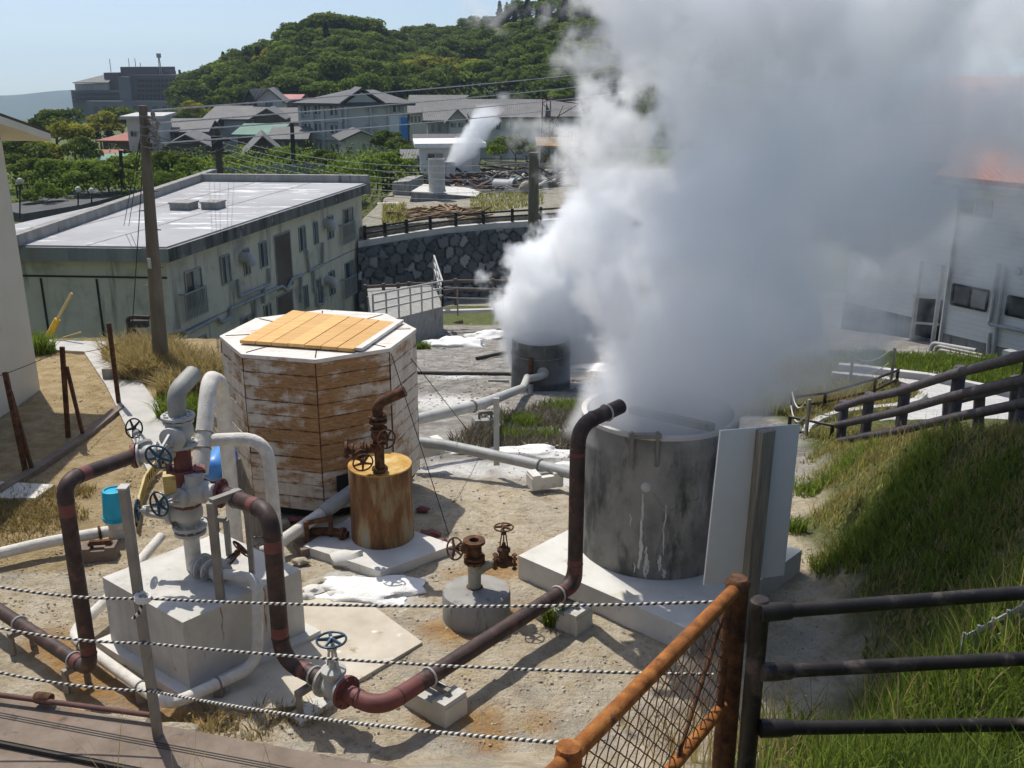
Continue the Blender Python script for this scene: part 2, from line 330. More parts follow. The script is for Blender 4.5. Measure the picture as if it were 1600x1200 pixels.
def np_mesh(name,verts,quads,tone=None):
    me=bpy.data.meshes.new(name); nv,nf,k=len(verts),len(quads),quads.shape[1]
    me.vertices.add(nv); me.vertices.foreach_set('co',np.asarray(verts,np.float32).ravel())
    me.loops.add(nf*k); me.loops.foreach_set('vertex_index',quads.astype(np.int32).ravel())
    me.polygons.add(nf); me.polygons.foreach_set('loop_start',np.arange(0,nf*k,k,dtype=np.int32))
    me.update(calc_edges=True)
    if tone is not None:
        a=me.attributes.new('tone','FLOAT','FACE'); a.data.foreach_set('value',np.asarray(tone,np.float32))
    return me
# ================================================================ GROUND
WLP=[D(560,380,55),D(640,367,56.6),D(700,358,57.8),D(770,352,59),D(850,347,60.4),D(905,343,61.3),D(1000,338,63.2),D(1150,332,66)]   # line of the stone wall
WL1=(WLP[0].x,WLP[0].y)
def wall_y(x): return float(np.interp(x,[p.x for p in WLP],[p.y for p in WLP]))
def interp(x,xs,ys): return float(np.interp(x,xs,ys))
def zfar(y): return interp(y,[50,60,90,130,200,400,1500,4500],[-2.85,-2.9,-3.4,-6.2,-9,-15,-75,-260])
def toe(y): return interp(y,[7,8,8.9,9.7,11.9,14,16.4],[2.5,3.25,3.6,3.7,3.95,4.6,5.3])
def crest(y): return -.2+interp(y,[7,8,10.6,13,16.4,19],[2.9,2.75,2.2,1.14,-.42,-.8])
def ground_z(x,y):
    slope=lerp(.17,.12,sstep(2.5,5.5,x)); lo=lerp(-7.3,-3.6,sstep(4,9,x))
    zc=max(lo,-slope*max(0,y-13))
    zl=lerp(0,-8.0,sstep(21.8,26,y))
    z=lerp(zl,zc,sstep(-6.2,-3.2,x))
    if y<19 and x>1.5:                                   # grass bank on the right
        t=toe(max(y,7)); c=crest(max(y,7)); base=zc if y>13 else 0
        if x>t:
            up=min(c,base+(x-t)*(1.15 if y<12 else .85)); 
            if x>5.75: up=min(up,c-.12*sstep(5.75,6.4,x))
            z=max(z,up) if y<16.4 else lerp(max(z,up),z,sstep(16.4,18,y))
    if y<7.6:                                            # hillside the photo was taken from
        n=interp(y,[-3,1,6,7.5],[4.5,4.2,1.0,0.02]) if x>-.9 else interp(y,[-3,1,5.2,6.3],[4.5,4.0,.95,.95])
        if x<-.9 and y>6.1-.09*(x+.9)*0: n=0 if y>7.2+.25*(-x-4) else min(n,.9)
        z=max(z,n)
    if y>50:
        yw=wall_y(min(max(x,WL1[0]),30))
        if x>WL1[0]-.3: z=lerp(z,zfar(y),sstep(yw+.35,yw+.6,y))
        else: z=lerp(z,zfar(y)-1.5*sstep(-8,-20,x),sstep(58,90,y))
    return z
def axis(fine0,fine1,step,lo,hi,g=1.12):
    a=list(np.arange(fine0,fine1,step)); s=step; v=fine1
    while v<hi: a.append(v); s*=g; v+=s
    a.append(hi); s=step; v=fine0
    while v>lo: s*=g; v-=s; a.insert(0,max(v,lo))
    return np.array(a)
gy0=None
gx=axis(-12,9,.11,-3900,3900,1.1); gy=axis(5.5,26,.12,-40,4300,1.05)
gy=np.unique(np.concatenate([gy,np.arange(54,68,.2)])); nx,ny=len(gx),len(gy); gv=np.empty((ny,nx,3),np.float32); col=np.zeros((ny,nx,4),np.float32); col2=np.zeros((ny,nx,4),np.float32)
def pdist(p,a,b):
    a,b,p=Vector(a[:2]),Vector(b[:2]),Vector(p); ab=b-a; t=max(0,min(1,(p-a).dot(ab)/ab.length_squared)); return (p-a-ab*t).length
rust_lines=[(P(60,1000),P(160,1090)),(P(150,1080),P(330,1130)),(P(700,985),P(820,960)),(P(400,1010),P(480,1090)),(P(740,905),P(800,880)),(P(690,1110),P(760,1140))]
rust_spots=[(P(840,1125),.28),(P(1000,1060),.2)]
white_spots=[(P(560,915),.45),(P(620,930),.35),(P(520,905),.3),(P(715,540,-1.4)+Vector((0,0,0)),1.0),(P(820,705),.8),(P(880,735),.5),(P(720,700),.8),(P(930,590,-1.6),.9),(P(690,600,-1),1.6)]
for j,y in enumerate(gy):
    for i,x in enumerate(gx):
        x=float(x); y_=float(y); z=ground_z(x,y_)
        v=Vector((x,y_,0)); near=abs(x)<16 and y_<42
        bank=grass=white=rust=grey=ochre=0.
        if near:
            n1=noise.noise(v*.9); n2=noise.fractal(v*2.7,1,2,4)
            z+=.02*n2+.012*noise.noise(v*6.5)+.02*n1*sstep(13,16,y_)
            if x>1.5 and y_<19:
                t=toe(max(y_,7)); bank=sstep(-.25,.25,x-t+.35*n1)
            if y_<7.4: bank=max(bank,sstep(7.5,7.0,y_+.3*n1)*sstep(1.2,2.0,x)) if x>-.9 else bank
            # scrub patch behind the tank, grass by the path
            grass=bank
            grey=sstep(13.2,15.5,y_+.8*n1)*sstep(-5,-3.5,x)
            if x<-4.5 and y_>11: ochre=sstep(-4.2,-6,x+.6*n1)
            for p,r in white_spots: white=max(white,sstep(r,r*.35,math.hypot(x-p.x,y_-p.y)+.35*r*n2))
            for a,b in rust_lines: rust=max(rust,sstep(.42,.05,pdist((x,y_),a,b)+.22*n2))
            for p,r in rust_spots: rust=max(rust,.8*sstep(r,0,math.hypot(x-p.x,y_-p.y)+.1*n2))
            if y_>21.6 and x<-3.5: grass=max(grass,sstep(21.3,22.3,y_+.5*n1))
        else: grass=1
        if y_>54 and x>-9 and y_<100 and x<40: grass=.15+.5*max(0,noise.noise(v*.25)); grey=.7
        col[j,i]=(grass,white,rust,1); col2[j,i]=(grey,ochre,0,1)
        gv[j,i]=(x,y_,z)
idx=np.arange(nx*ny).reshape(ny,nx)
q=np.stack([idx[:-1,:-1],idx[:-1,1:],idx[1:,1:],idx[1:,:-1]],-1).reshape(-1,4)
me=np_mesh('ground',gv.reshape(-1,3),q)
for nm,c in(('zone',col),('zone_more',col2)):
    a=me.attributes.new(nm,'FLOAT_COLOR','POINT'); a.data.foreach_set('color',c.ravel())
def ground_mat():
    m,nt,bs=new_mat('geothermal_ground')
    def sep(n):
        s=NN(nt,'ShaderNodeSeparateColor'); nt.links.new(attr(nt,n,'Color'),s.inputs[0]); return s.outputs
    z1,z2=sep('zone'),sep('zone_more')
    fine=nz(nt,38,8,.75); mid=nz(nt,3.2,8,.65); big=nz(nt,.75,6,.6,off=(4,2,0))
    c=ramp(nt,mid,[(.3,(.35,.275,.175)),(.5,(.56,.475,.34)),(.72,(.68,.615,.495))])
    c=mixc(nt,maprange(nt,big,.5,.68),c,ramp(nt,fine,[(.3,(.27,.24,.19)),(.7,(.55,.51,.44))]))
    c=mixc(nt,maprange(nt,nz(nt,1.7,8,.7,off=(9,1,0)),.60,.70,0,.8),c,(.52,.38,.13))
    c=mixc(nt,maprange(nt,fine,.52,.72,0,.75),c,(.20,.165,.115))
    c=mixc(nt,maprange(nt,nz(nt,110,4,.7,off=(2,2,2)),.55,.70,0,.55),c,(.80,.76,.68))
    c=mixc(nt,maprange(nt,nz(nt,14,8,.75,off=(6,2,2)),.53,.66,0,.7),c,(.24,.20,.14))
    c=mixc(nt,maprange(nt,nz(nt,2.6,9,.75,off=(1,7,3)),.57,.66,0,.65),c,(.30,.265,.21))
    c=mixc(nt,z2[0],c,ramp(nt,nz(nt,2.2,10,.72,off=(3,8,1)),[(.32,(.165,.15,.13)),(.5,(.30,.28,.25)),(.64,(.46,.445,.41)),(.72,(.56,.42,.2))]))
    c=mixc(nt,math_(nt,'MULTIPLY',z2[1],.85),c,ramp(nt,mid,[(.3,(.27,.185,.075)),(.55,(.44,.325,.165)),(.75,(.53,.44,.28))]))
    c=mixc(nt,math_(nt,'MULTIPLY',z1[2],maprange(nt,mid,.3,.6,.45,1)),c,ramp(nt,mid,[(.3,(.28,.13,.035)),(.7,(.48,.29,.11))]))
    c=mixc(nt,z1[1],c,ramp(nt,nz(nt,9,6,.7),[(.3,(.55,.53,.49)),(.6,(.78,.77,.74))]))
    c=mixc(nt,z1[0],c,ramp(nt,mid,[(.3,(.055,.085,.022)),(.55,(.12,.135,.05)),(.75,(.25,.20,.10))]))
    nt.links.new(c,bs.inputs['Base Color']); bs.inputs['Roughness'].default_value=.95; bs.inputs['Specular IOR Level'].default_value=.15
    h=math_(nt,'ADD',math_(nt,'MULTIPLY',fine,.6),math_(nt,'MULTIPLY',nz(nt,9,6,.7),2.2)); bump(nt,bs,h,1.0,.05); return m
link_mesh('ground',me,ground_mat(),None,60,kind='structure')
def gz(x,y): return ground_z(x,y)
def G(px,py):                           # pixel -> terrain
    d=ray(px,py); o=Vector((0,0,H)); t=3.
    while t<200:
        p=o+d*t
        if p.z<=ground_z(p.x,p.y): break
        t+=.05
    for _ in range(12):
        t-=.05/8
        p=o+d*t
        if p.z>ground_z(p.x,p.y): break
    return Vector((p.x,p.y,ground_z(p.x,p.y)))
# low path slab of concrete on the left
def slab_from(pxs,z,th,name,mat,**k):
    b=MB(); b.prism([P(x,y,z) for x,y in pxs],(0,0,-th)); return b.build(name,mat,None,.01,**k)
slab_from([(54,530),(168,534),(192,543),(205,575),(262,652),(280,700),(232,738),(212,697),(166,602),(131,549),(58,545)],.05,.2,'footpath','pathc',kind='structure')
slab_from([(0,752),(85,757),(55,778),(0,778)],.06,.14,'paving_slab','conc',label='flat pale concrete slab lying in dry grass by the left edge',cat='slab')
# patch of old concrete floor and white powder by the big block
slab_from([(455,940),(520,905),(585,948),(660,1003),(560,1062),(500,1100),(380,1110),(300,1090)],.035,.1,'pad_floor','padf',kind='structure')
# road on top of the wall, kerb coping
def strip(name,pts,w0,w1,mat,th=.1,up=.02,**k):   # pts world polyline, side offsets
    b=MB(); pts=[Vector(p) for p in pts]; L=[];Rr=[]
    for i,p in enumerate(pts):
        d=(pts[min(i+1,len(pts)-1)]-pts[max(i-1,0)]); d.z=0; d.normalize(); n=Vector((-d.y,d.x,0)); L.append(p+n*w0+Vector((0,0,up))); Rr.append(p+n*w1+Vector((0,0,up)))
    for i in range(len(pts)-1): b.prism([L[i],L[i+1],Rr[i+1],Rr[i]],(0,0,-th))
    return b.build(name,mat,None,0,**k)
wtop=[D(560,380,55),D(640,367,56.6),D(700,358,57.8),D(770,352,59),D(850,347,60.4),D(905,343,61.3),D(1000,338,63.2),D(1150,332,66)]
strip('road',[p+Vector((-.3,1.6,.02)) for p in wtop],3.4,-1.2,'asph',.2,.03,kind='structure')
# ---------------- stone retaining wall: real relief
def stone_wall():
    L=0; pts=[p.copy() for p in wtop]; seg=[0]
    for a,b in zip(pts,pts[1:]): L+=(b-a).length; seg.append(L)
    hgt=5.0; nu,nv=int(L/.085),int(hgt/.085)
    cells=[]; sz=.66
    gu,gvn=int(L/sz)+3,int(hgt/(sz*.8))+3
    cu=np.zeros((gu,gvn));cv=np.zeros((gu,gvn));ct=rng.random((gu,gvn))
    for i in range(gu):
        for j in range(gvn):
            cu[i,j]=(i-1+(.5 if j%2 else 0)+rng.uniform(-.33,.33))*sz; cv[i,j]=(j-1+rng.uniform(-.33,.33))*sz*.8
    U,Vv=np.meshgrid(np.linspace(0,L,nu),np.linspace(0,hgt,nv))
    d1=np.full(U.shape,9.);d2=np.full(U.shape,9.);tn=np.zeros(U.shape)
    ii=(U/sz).astype(int)+1; jj=(Vv/(sz*.8)).astype(int)+1
    for di in(-2,-1,0,1,2):
        for dj in(-2,-1,0,1,2):
            a=np.clip(ii+di,0,gu-1);b=np.clip(jj+dj,0,gvn-1); d=np.hypot(U-cu[a,b],Vv-cv[a,b])
            m=d<d1; d2=np.where(m,d1,np.minimum(d2,d)); tn=np.where(m,ct[a,b],tn); d1=np.where(m,d,d1)
    e=np.clip((d2-d1)/.14,0,1); relief=.2*np.sqrt(e)+.05*tn
    px=np.interp(U,seg,[p.x for p in pts]);py=np.interp(U,seg,[p.y for p in pts]);pz=np.interp(U,seg,[p.z for p in pts])
    X=px; Y=py-(Vv*.22)-relief; Z=pz-.22-Vv
    idx=np.arange(nu*nv).reshape(nv,nu); q=np.stack([idx[:-1,:-1],idx[1:,:-1],idx[1:,1:],idx[:-1,1:]],-1).reshape(-1,4)
    me=np_mesh('stone_wall',np.stack([X,Y,Z],-1).reshape(-1,3),q)
    a=me.attributes.new('tone','FLOAT','POINT'); a.data.foreach_set('value',np.where(e<.25,-.5,tn).astype(np.float32).ravel())
    m,nt,bs=new_mat('dark_boulders'); t=attr(nt,'tone')
    c=ramp(nt,t,[(0,(.05,.055,.06)),(.5,(.10,.105,.11)),(.86,(.17,.17,.17)),(1,(.36,.34,.30))])
    c=mixc(nt,maprange(nt,nz(nt,6,8,.7),.45,.75,0,.5),c,(.22,.22,.21)); nt.links.new(c,bs.inputs['Base Color']); bs.inputs['Roughness'].default_value=.85
    bump(nt,bs,nz(nt,9,6,.7),.6,.05)
    r=T('stone_wall','long retaining wall of dark boulders with a pale concrete coping below the road','wall',(pts[3].x,pts[3].y,pts[3].z-4.4))
    o=link_mesh('stone_face',me,m,r,50)
    b=MB()
    for p,q_ in zip(pts,pts[1:]): b.prism([p+Vector((0,-.12,.12)),q_+Vector((0,-.12,.12)),q_+Vector((0,.45,.12)),p+Vector((0,.45,.12))],(0,0,-.42))
    b.build('coping','kerb',r,.02)
    b=MB()
    for p,q_ in zip(pts,pts[1:]): b.prism([p+Vector((0,.45,-.3)),q_+Vector((0,.45,-.3)),q_+Vector((0,-.6,-4.6)),p+Vector((0,-.6,-4.6))],(0,.25,0))
    b.build('backing','concd',r)
stone_wall()
# guard fence on the coping
gf=T('guard_rail','low dark log rail fence with square posts along the road above the stone wall','fence',wtop[2])
def along(px):
    xs=[pr(p)[0] for p in wtop]; 
    for i in range(len(xs)-1):
        if xs[i]<=px<=xs[i+1]: return wtop[i].lerp(wtop[i+1],(px-xs[i])/(xs[i+1]-xs[i]))
    return wtop[0] if px<xs[0] else wtop[-1]
def pr(p):
    z=p[2]-H; w=p[1]*CP-z*SP; u=p[1]*SP+z*CP; return (800+F*p[0]/w,600-F*u/w)
gp=[along(x)+Vector((0,.15,.12)) for x in(570,601,635,672,712,755,800,845,890,935,980)]
for p in gp: b=MB(); b.bar(p,p+Vector((0,0,.78)),.18); b.build('post','nfence',gf,.01)
for h in(.34,.64): b=MB(); b.path([p+Vector((0,-.05,h)) for p in gp],.06,.1,8); b.build('rail','nfence',gf)
# ================================================================ GRASSES
def blades(name,pts,hs,mat,width=.012,lean=.45,seg=3,clump=0,**k):
    pts=np.asarray(pts,float); n=len(pts); hs=np.asarray(hs,float)
    az=rng.uniform(0,2*np.pi,n); ln=rng.uniform(.1,1,n)*lean; dx,dy=np.cos(az),np.sin(az)
    w=width*rng.uniform(.6,1.4,n); fa=rng.uniform(0,2*np.pi,n); sx,sy=np.cos(fa)*w,np.sin(fa)*w
    V=[];m=2*seg+1
    for s in range(seg):
        t=s/seg; c=pts+np.stack([dx*hs*ln*t*t,dy*hs*ln*t*t,hs*t*(1-.25*ln*t)],-1); k_=(1-t*.7)
        V+= [c-np.stack([sx*k_,sy*k_,0*sx],-1),c+np.stack([sx*k_,sy*k_,0*sx],-1)]
    V.append(pts+np.stack([dx*hs*ln,dy*hs*ln,hs*(1-.25*ln)],-1))
    V=np.stack(V,1).reshape(-1,3); b=np.arange(n)*m
    tris=[]
    for s in range(seg-1):
        a0,a1,a2,a3=b+2*s,b+2*s+1,b+2*s+3,b+2*s+2; tris+=[np.stack([a0,a1,a2],-1),np.stack([a0,a2,a3],-1)]
    tris.append(np.stack([b+2*seg-2,b+2*seg-1,b+2*seg],-1))
    tn=rng.random(n); q=np.concatenate(tris); me=np_mesh(name,V,q,np.concatenate([tn]*len(tris)))
    return link_mesh(name,me,mat,None,0,**k)
def scatter(n,x0,x1,y0,y1,dens):
    out=[]
    while n>0:
        x,y=random.uniform(x0,x1),random.uniform(y0,y1); n-=1
        if random.random()<dens(x,y): out.append((x,y,ground_z(x,y)-.01))
    return out
def bank_d(x,y):
    v=Vector((x,y,0)); n=noise.noise(v*1.3)+.6*noise.noise(v*3.1); return sstep(-.1,.5,x-toe(max(y,7))+.5*n)*(.55+.6*n)
g=scatter(60000,3.2,8.5,8.4,17.2,bank_d)
blades('bank_grass',g,[.05+.09*random.random()*(1.5+noise.noise(Vector(p)*1.5)) for p in g],'grass',.009,.7,2,kind='stuff')
g=scatter(42000,2.8,8.5,8,17.5,lambda x,y:bank_d(x,y)*max(0,.7-noise.noise(Vector((x*1.1+5,y*1.1,2)))*1.5))
blades('dry_bank_grass',g,[.06+.12*random.random() for p in g],'dry',.009,.9,2,kind='stuff')
tuft=[]
for cx_,cy_,r_,n_ in [(1400,790,.5,700),(1500,870,.5,600),(1370,830,.35,350),(1310,875,.3,350),(1265,770,.3,300),(1330,725,.35,300),(1440,720,.4,400),(1560,760,.5,500),(1470,800,.5,500),(1550,930,.5,500),(1350,870,.22,200),(1245,830,.15,150),(1420,860,.4,300)]:
    c=G(cx_,cy_)
    for _ in range(n_):
        a,rr=random.uniform(0,6.28),r_*random.random()**.7; x,y=c.x+math.cos(a)*rr,c.y+math.sin(a)*rr; tuft.append((x,y,ground_z(x,y)-.01))
blades('tussock_grass',tuft,[random.uniform(.12,.3) for _ in tuft],'leafb',.009,.9,3,kind='stuff')
g=scatter(16000,1.4,6.6,5.0,8.1,lambda x,y:sstep(1.9,2.7,x+.5*noise.noise(Vector((x*2,y*2,0))))*(.3+.7*sstep(7.9,7.1,y)))
blades('verge_grass',g,[random.uniform(.2,.55) for _ in g],'leafb',.008,.75,4,kind='stuff')
g=scatter(900,1.2,4.6,6.4,8.0,lambda x,y:.7)
blades('verge_dry_stalks',g,[random.uniform(.25,.75) for _ in g],'dry',.006,.5,4,kind='stuff')
g=scatter(1500,3.2,6.2,8.2,16,lambda x,y:bank_d(x,y)*max(0,noise.noise(Vector((x*.8+9,y*.8,1)))+.35))
blades('dead_bank_stalks',g,[random.uniform(.15,.5) for _ in g],'dry',.006,.5,4,kind='stuff')
lw=scatter(2600,3.2,6.2,8.2,16,lambda x,y:bank_d(x,y)*max(0,noise.noise(Vector((x*1.2+3,y*1.2,7)))+.1))
blades('bank_weeds',lw,[random.uniform(.06,.16) for _ in lw],'leafb',.03,1.3,2,kind='stuff')
# scrub and grass behind the big tank, tufts on the pad
def patch(n,spots,fall=.7):
    out=[]
    for px,py,r in spots:
        c=G(px,py)
        for _ in range(n):
            a,rr=random.uniform(0,6.28),r*random.random()**fall; x,y=c.x+1.5*math.cos(a)*rr,c.y+math.sin(a)*rr; out.append((x,y,ground_z(x,y)-.01))
    return out
g=patch(1500,[(790,690,.7),(850,690,.8),(890,660,.8),(830,655,.7),(880,700,.5),(770,680,.4),(900,640,.7)])
blades('grey_scrub',g,[random.uniform(.08,.3) for _ in g],'scrub',.010,1.0,3,kind='stuff')
g=patch(420,[(815,665,.28),(880,640,.35),(895,645,.3),(800,690,.2),(650,535,.3),(655,520,.25),(945,522,.3),(865,975,.08),(850,690,.2),(660,545,.2)])
blades('pad_tussocks',g,[random.uniform(.12,.38) for _ in g],'leafb',.010,.8,3,kind='stuff')
g=patch(2600,[(1200,600,.9),(1260,610,1.1),(1240,570,.9),(1320,625,.8),(1370,600,.8),(1180,640,.6),(1290,590,.8),(1220,640,.6)])
blades('path_grass',g,[random.uniform(.12,.4) for _ in g],'grass',.012,.8,3,kind='stuff')
g=patch(900,[(1230,590,.9),(1200,620,.8),(1330,610,.8),(1300,640,.5)])
blades('path_dry_grass',g,[random.uniform(.2,.5) for _ in g],'dry',.012,.6,3,kind='stuff')
g=patch(1400,[(1430,575,.9),(1490,565,.9),(1555,585,.8),(1590,575,.8),(1560,600,.5),(1350,560,.7),(1400,565,.7)])
blades('wall_foot_grass',g,[random.uniform(.1,.3) for _ in g],'leafb',.014,.8,3,kind='stuff')
g=patch(1700,[(222,560,.55),(262,580,.6),(300,590,.5),(245,575,.45),(225,590,.35),(290,620,.35),(318,600,.3)])
blades('dead_pole_grass',g,[random.uniform(.25,.7) for _ in g],'dry',.012,1.1,4,kind='stuff')
g=patch(700,[(120,522,.6),(160,520,.5),(90,525,.5),(285,655,.3),(75,520,.5),(60,552,.25),(300,660,.2)])
blades('pole_side_grass',g,[random.uniform(.2,.6) for _ in g],'leafb',.012,.8,4,kind='stuff')
g=patch(700,[(20,800,.5),(50,790,.4),(10,830,.5),(70,810,.4),(110,770,.25),(5,770,.4)])+patch(160,[(330,1130,.2),(400,1125,.25),(460,1120,.2),(370,1140,.2)],.5)
blades('left_dry_grass',g,[random.uniform(.04,.16) for _ in g],'dry',.008,1.2,3,kind='stuff')
st=[];sh=[]
for i in range(46):
    x=random.choice([random.gauss(-1.95,.05),random.gauss(-2.2,.12),random.gauss(-1.6,.1)]); y=random.uniform(4.3,5.1); st.append((x,y,ground_z(x,y)-.02)); sh.append(random.uniform(.3,1.5))
blades('tall_dry_stalks',st,sh,'dry',.0035,.35,6,label='thin pale dry grass stalks rising in front of the wall at bottom left',cat='dry grass')
g=scatter(5200,-11,-4.6,9.5,20.5,lambda x,y:max(0,noise.noise(Vector((x*.9,y*.9,4)))+.25))
blades('dirt_litter',g,[random.uniform(.015,.06) for _ in g],'dry',.008,1.4,2,kind='stuff')
# pebbles
def pebbles(name,pts,rs,mat):
    t=bmesh.new(); bmesh.ops.create_icosphere(t,subdivisions=1,radius=1); v0=np.array([tuple(v.co) for v in t.verts]); f0=np.array([[v.index for v in f.verts] for f in t.faces]); t.free()
    n=len(pts); P_=np.asarray(pts,float); r=np.asarray(rs,float)
    V=v0[None]*(1+rng.uniform(-.35,.35,(n,len(v0),1)))*(rng.uniform(.7,1.3,(n,1,3))*np.array([1,1,.7]))*r[:,None,None]+P_[:,None]
    return link_mesh(name,np_mesh(name,V.reshape(-1,3),(f0[None]+np.arange(n)[:,None,None]*len(v0)).reshape(-1,3)),mat,None,70,kind='stuff')
pp_,rr_=[],[]
for i in range(9000):
    p=P(random.uniform(180,1280),random.uniform(690,1195))
    if p.x>toe(p.y) or p.x<-6 or noise.noise(p*1.3)+random.uniform(-.5,.5)<-.15: continue
    pp_.append(p); rr_.append(random.choice([.004,.005,.006,.007,.008,.010,.013,.02]))
for i in range(5200):
    p=G(random.uniform(640,1000),random.uniform(505,650)) if i%2 else P(random.uniform(-20,260),random.uniform(560,1000))
    pp_.append(p); rr_.append(random.choice([.01,.015,.02,.02,.03,.04]) if i%2 else random.choice([.006,.008,.012,.018]))
pebbles('gravel',pp_,rr_,'bstone')
# ================================================================ PLANT
Z=Vector((0,0,1))
def valve(parent,c,ax,stem,r,L,sl,wr,bm='gpaint',wm='blue',sm='gpaint',fl=True,yoke=True,wax=None):
    """gate valve: body with end flanges along ax, bonnet and yoke along stem, hand wheel at its end"""
    c=Vector(c); ax=Vector(ax).normalized(); st=Vector(stem).normalized()
    b=MB(); b.lathe([(r,-L/2),(r*1.02,-L*.3),(r*1.3,-L*.16),(r*1.35,0),(r*1.3,L*.16),(r*1.02,L*.3),(r,L/2)],c,ax,22)
    b.lathe([(r*1.05,0),(r*.95,sl*.28),(r*1.25,sl*.30),(r*1.25,sl*.38),(r*.5,sl*.44),(r*.32,sl*.55)],c,st,18)
    vb=b.build('valve_body',bm,parent)
    if fl:
        for s in(-1,1): b=MB(); b.flange(c+ax*(s*L/2),ax,r*1.6,r*.28); b.build('flange',bm,vb)
    b=MB(); w=ax
    if yoke:
        for s in(-1,1): b.bar(c+st*sl*.4+w*(s*r*.75),c+st*sl*.84+w*(s*r*.36),r*.22,r*.3)
        b.lathe([(r*.5,sl*.80),(r*.5,sl*.88)],c,st,12)
    b.cyl(c+st*sl*.4,c+st*sl*1.06,r*.13,8); b.build('yoke',sm,vb)
    b=MB(); b.wheel(c+st*sl,wax or st,wr,max(.008,wr*.085)); b.build('handwheel',wm,vb)
    return vb
def ring(p,ax,r,t,parent,mat,name='band'):
    b=MB(); b.lathe([(r,-t/2),(r,t/2)],p,ax,22); return b.build(name,mat,parent)
# ---- concrete block with its footing
F0,L0,R0=P(285,973,.84),P(160,902,.84),P(470,890,.84); B0=L0+R0-F0
t=T('concrete_block','big smooth concrete block with a sunlit white top carrying the wellhead valves','concrete block',(F0.x,F0.y,0))
b=MB(); b.prism([F0,R0,B0,L0],(0,0,-.88)); b.build('block','block',t,.015)
c_=(F0+B0)/2; ex=lambda p,k,z:Vector((c_.x+(p.x-c_.x)*k,c_.y+(p.y-c_.y)*k,z))
b=MB(); b.prism([ex(p,1.16,.09) for p in(F0,R0,B0,L0)],(0,0,-.2)); b.build('footing','conc',t,.015)
u=(L0-F0).normalized(); w=(R0-F0).normalized()
def run(p,q_,w,seed,mat='rustrun'):
    b=MB(); n=((R0-F0).normalized()).cross(Z); n=n if n.y<0 else -n; d=(q_-p); sdv=(R0-F0).normalized(); L=[];Q=[]
    for i in range(17):
        t_=i/16; c=p+d*t_+sdv*(.03*noise.noise(Vector((seed,t_*3,0))))+n*.003; hw=w*(.5+.6*noise.noise(Vector((seed,t_*5,4))))*(1-t_*.5)
        L.append(b.bm.verts.new(c-sdv*hw)); Q.append(b.bm.verts.new(c+sdv*hw))
    for i in range(16): b.face([L[i],L[i+1],Q[i+1],Q[i]])
    b.build('rust_run',mat,t,0,60)
mats['rustrun']=M('rust_run',[(.3,(.22,.10,.03)),(.7,(.40,.24,.11))],8,.9,.2,60,.003)
for k_,w_,zb_ in((.60,.03,.12),(.66,.02,.3),(.30,.012,.45),(.82,.015,.35)): p_=F0.lerp(R0,k_); run(Vector((p_.x,p_.y,.82)),Vector((p_.x,p_.y,zb_)),w_,k_*9)
# ---- wellhead stack on the block
S=P(304,888,.84); SY=S.y
def zs(py): return D(300,py,SY).z
def SV(py): return Vector((S.x,S.y,zs(py)))
wh=T('wellhead_stack','tall stack of pale pipe, flanges and blue wheeled valves topped by a grey pipe elbow','wellhead',S)
b=MB(); b.cyl(SV(893),SV(828),.083,22); b.build('riser_pipe','lag',wh)
b=MB(); b.flange(SV(830),Z,.165,.03,10); b.flange(SV(822),Z,.165,.03,10); b.build('flange','gpaint',wh)
lft=(L0-F0).normalized(); cam_dir=Vector((-S.x,-S.y,0)).normalized()
valve(wh,SV(800),Z,Vector((-1,.03,.02)),.112,.3,.54,.115,'gpaint','blue',wax=Vector((-1,-.14,.03)))
b=MB(); b.flange(SV(786),Z,.15,.026,10); b.flange(SV(778),Z,.15,.03,10); b.build('red_flange','red',wh)
b=MB(); b.tube([SV(780),SV(682)],.09,22); b.build('spool_pipe','red',wh)
b=MB(); b.flange(SV(733),Z,.145,.03,6); b.box(SV(733)+Vector((.16,.04,0)),(.1,.24,.04),.3); b.box(SV(733)+Vector((-.15,0,.04)),(.04,.08,.16)); b.build('clamp_bracket','red',wh)
valve(wh,SV(672),Z,Vector((-.12,-1,-.2)),.105,.3,.5,.13,'gpaint','blue')
b=MB(); b.flange(SV(657),Z,.155,.028,10); b.flange(SV(650),Z,.155,.028,10); b.build('flange','gpaint',wh)
q=SV(651); b=MB(); b.path([q,SV(614),SV(614)+Vector((.09,.34,.10))],.092,.16,22); b.build('elbow','elb',wh)
# branch to the left
bl=Vector((-1,-.18,-.05)).normalized(); q=SV(704); b=MB(); b.cyl(q,q+bl*.42,.078,20); b.flange(q+bl*.14,bl,.12,.028); b.build('branch_pipe','gpaint',wh)
valve(wh,q+bl*.33,bl,Vector((-.55,.55,.62)),.075,.18,.34,.10,'gpaint','blk',wax=Vector((-.3,-1,.35)))
# tee on the right
tr=Vector((1,-.18,0)).normalized(); q=SV(762)+Vector((.13,-.09,0))
b=MB(); b.lathe([(.02,-.13),(.10,-.11),(.122,0),(.118,.12),(.09,.15),(.09,.28)],q,tr,22); b.cyl(q,q+Vector((0,0,.2)),.095,18); b.build('tee','gpaint',wh)
b=MB(); b.flange(q+tr*.28,tr,.155,.03,10); b.build('red_flange','red',wh)
valve(wh,q+Vector((-.02,-.02,-.02)),Z,Vector((-.72,-.62,-.02)),.08,.18,.36,.125,'gpaint','blue',fl=False,wax=Vector((-.45,-.85,.1)))
TEE=q+tr*.29
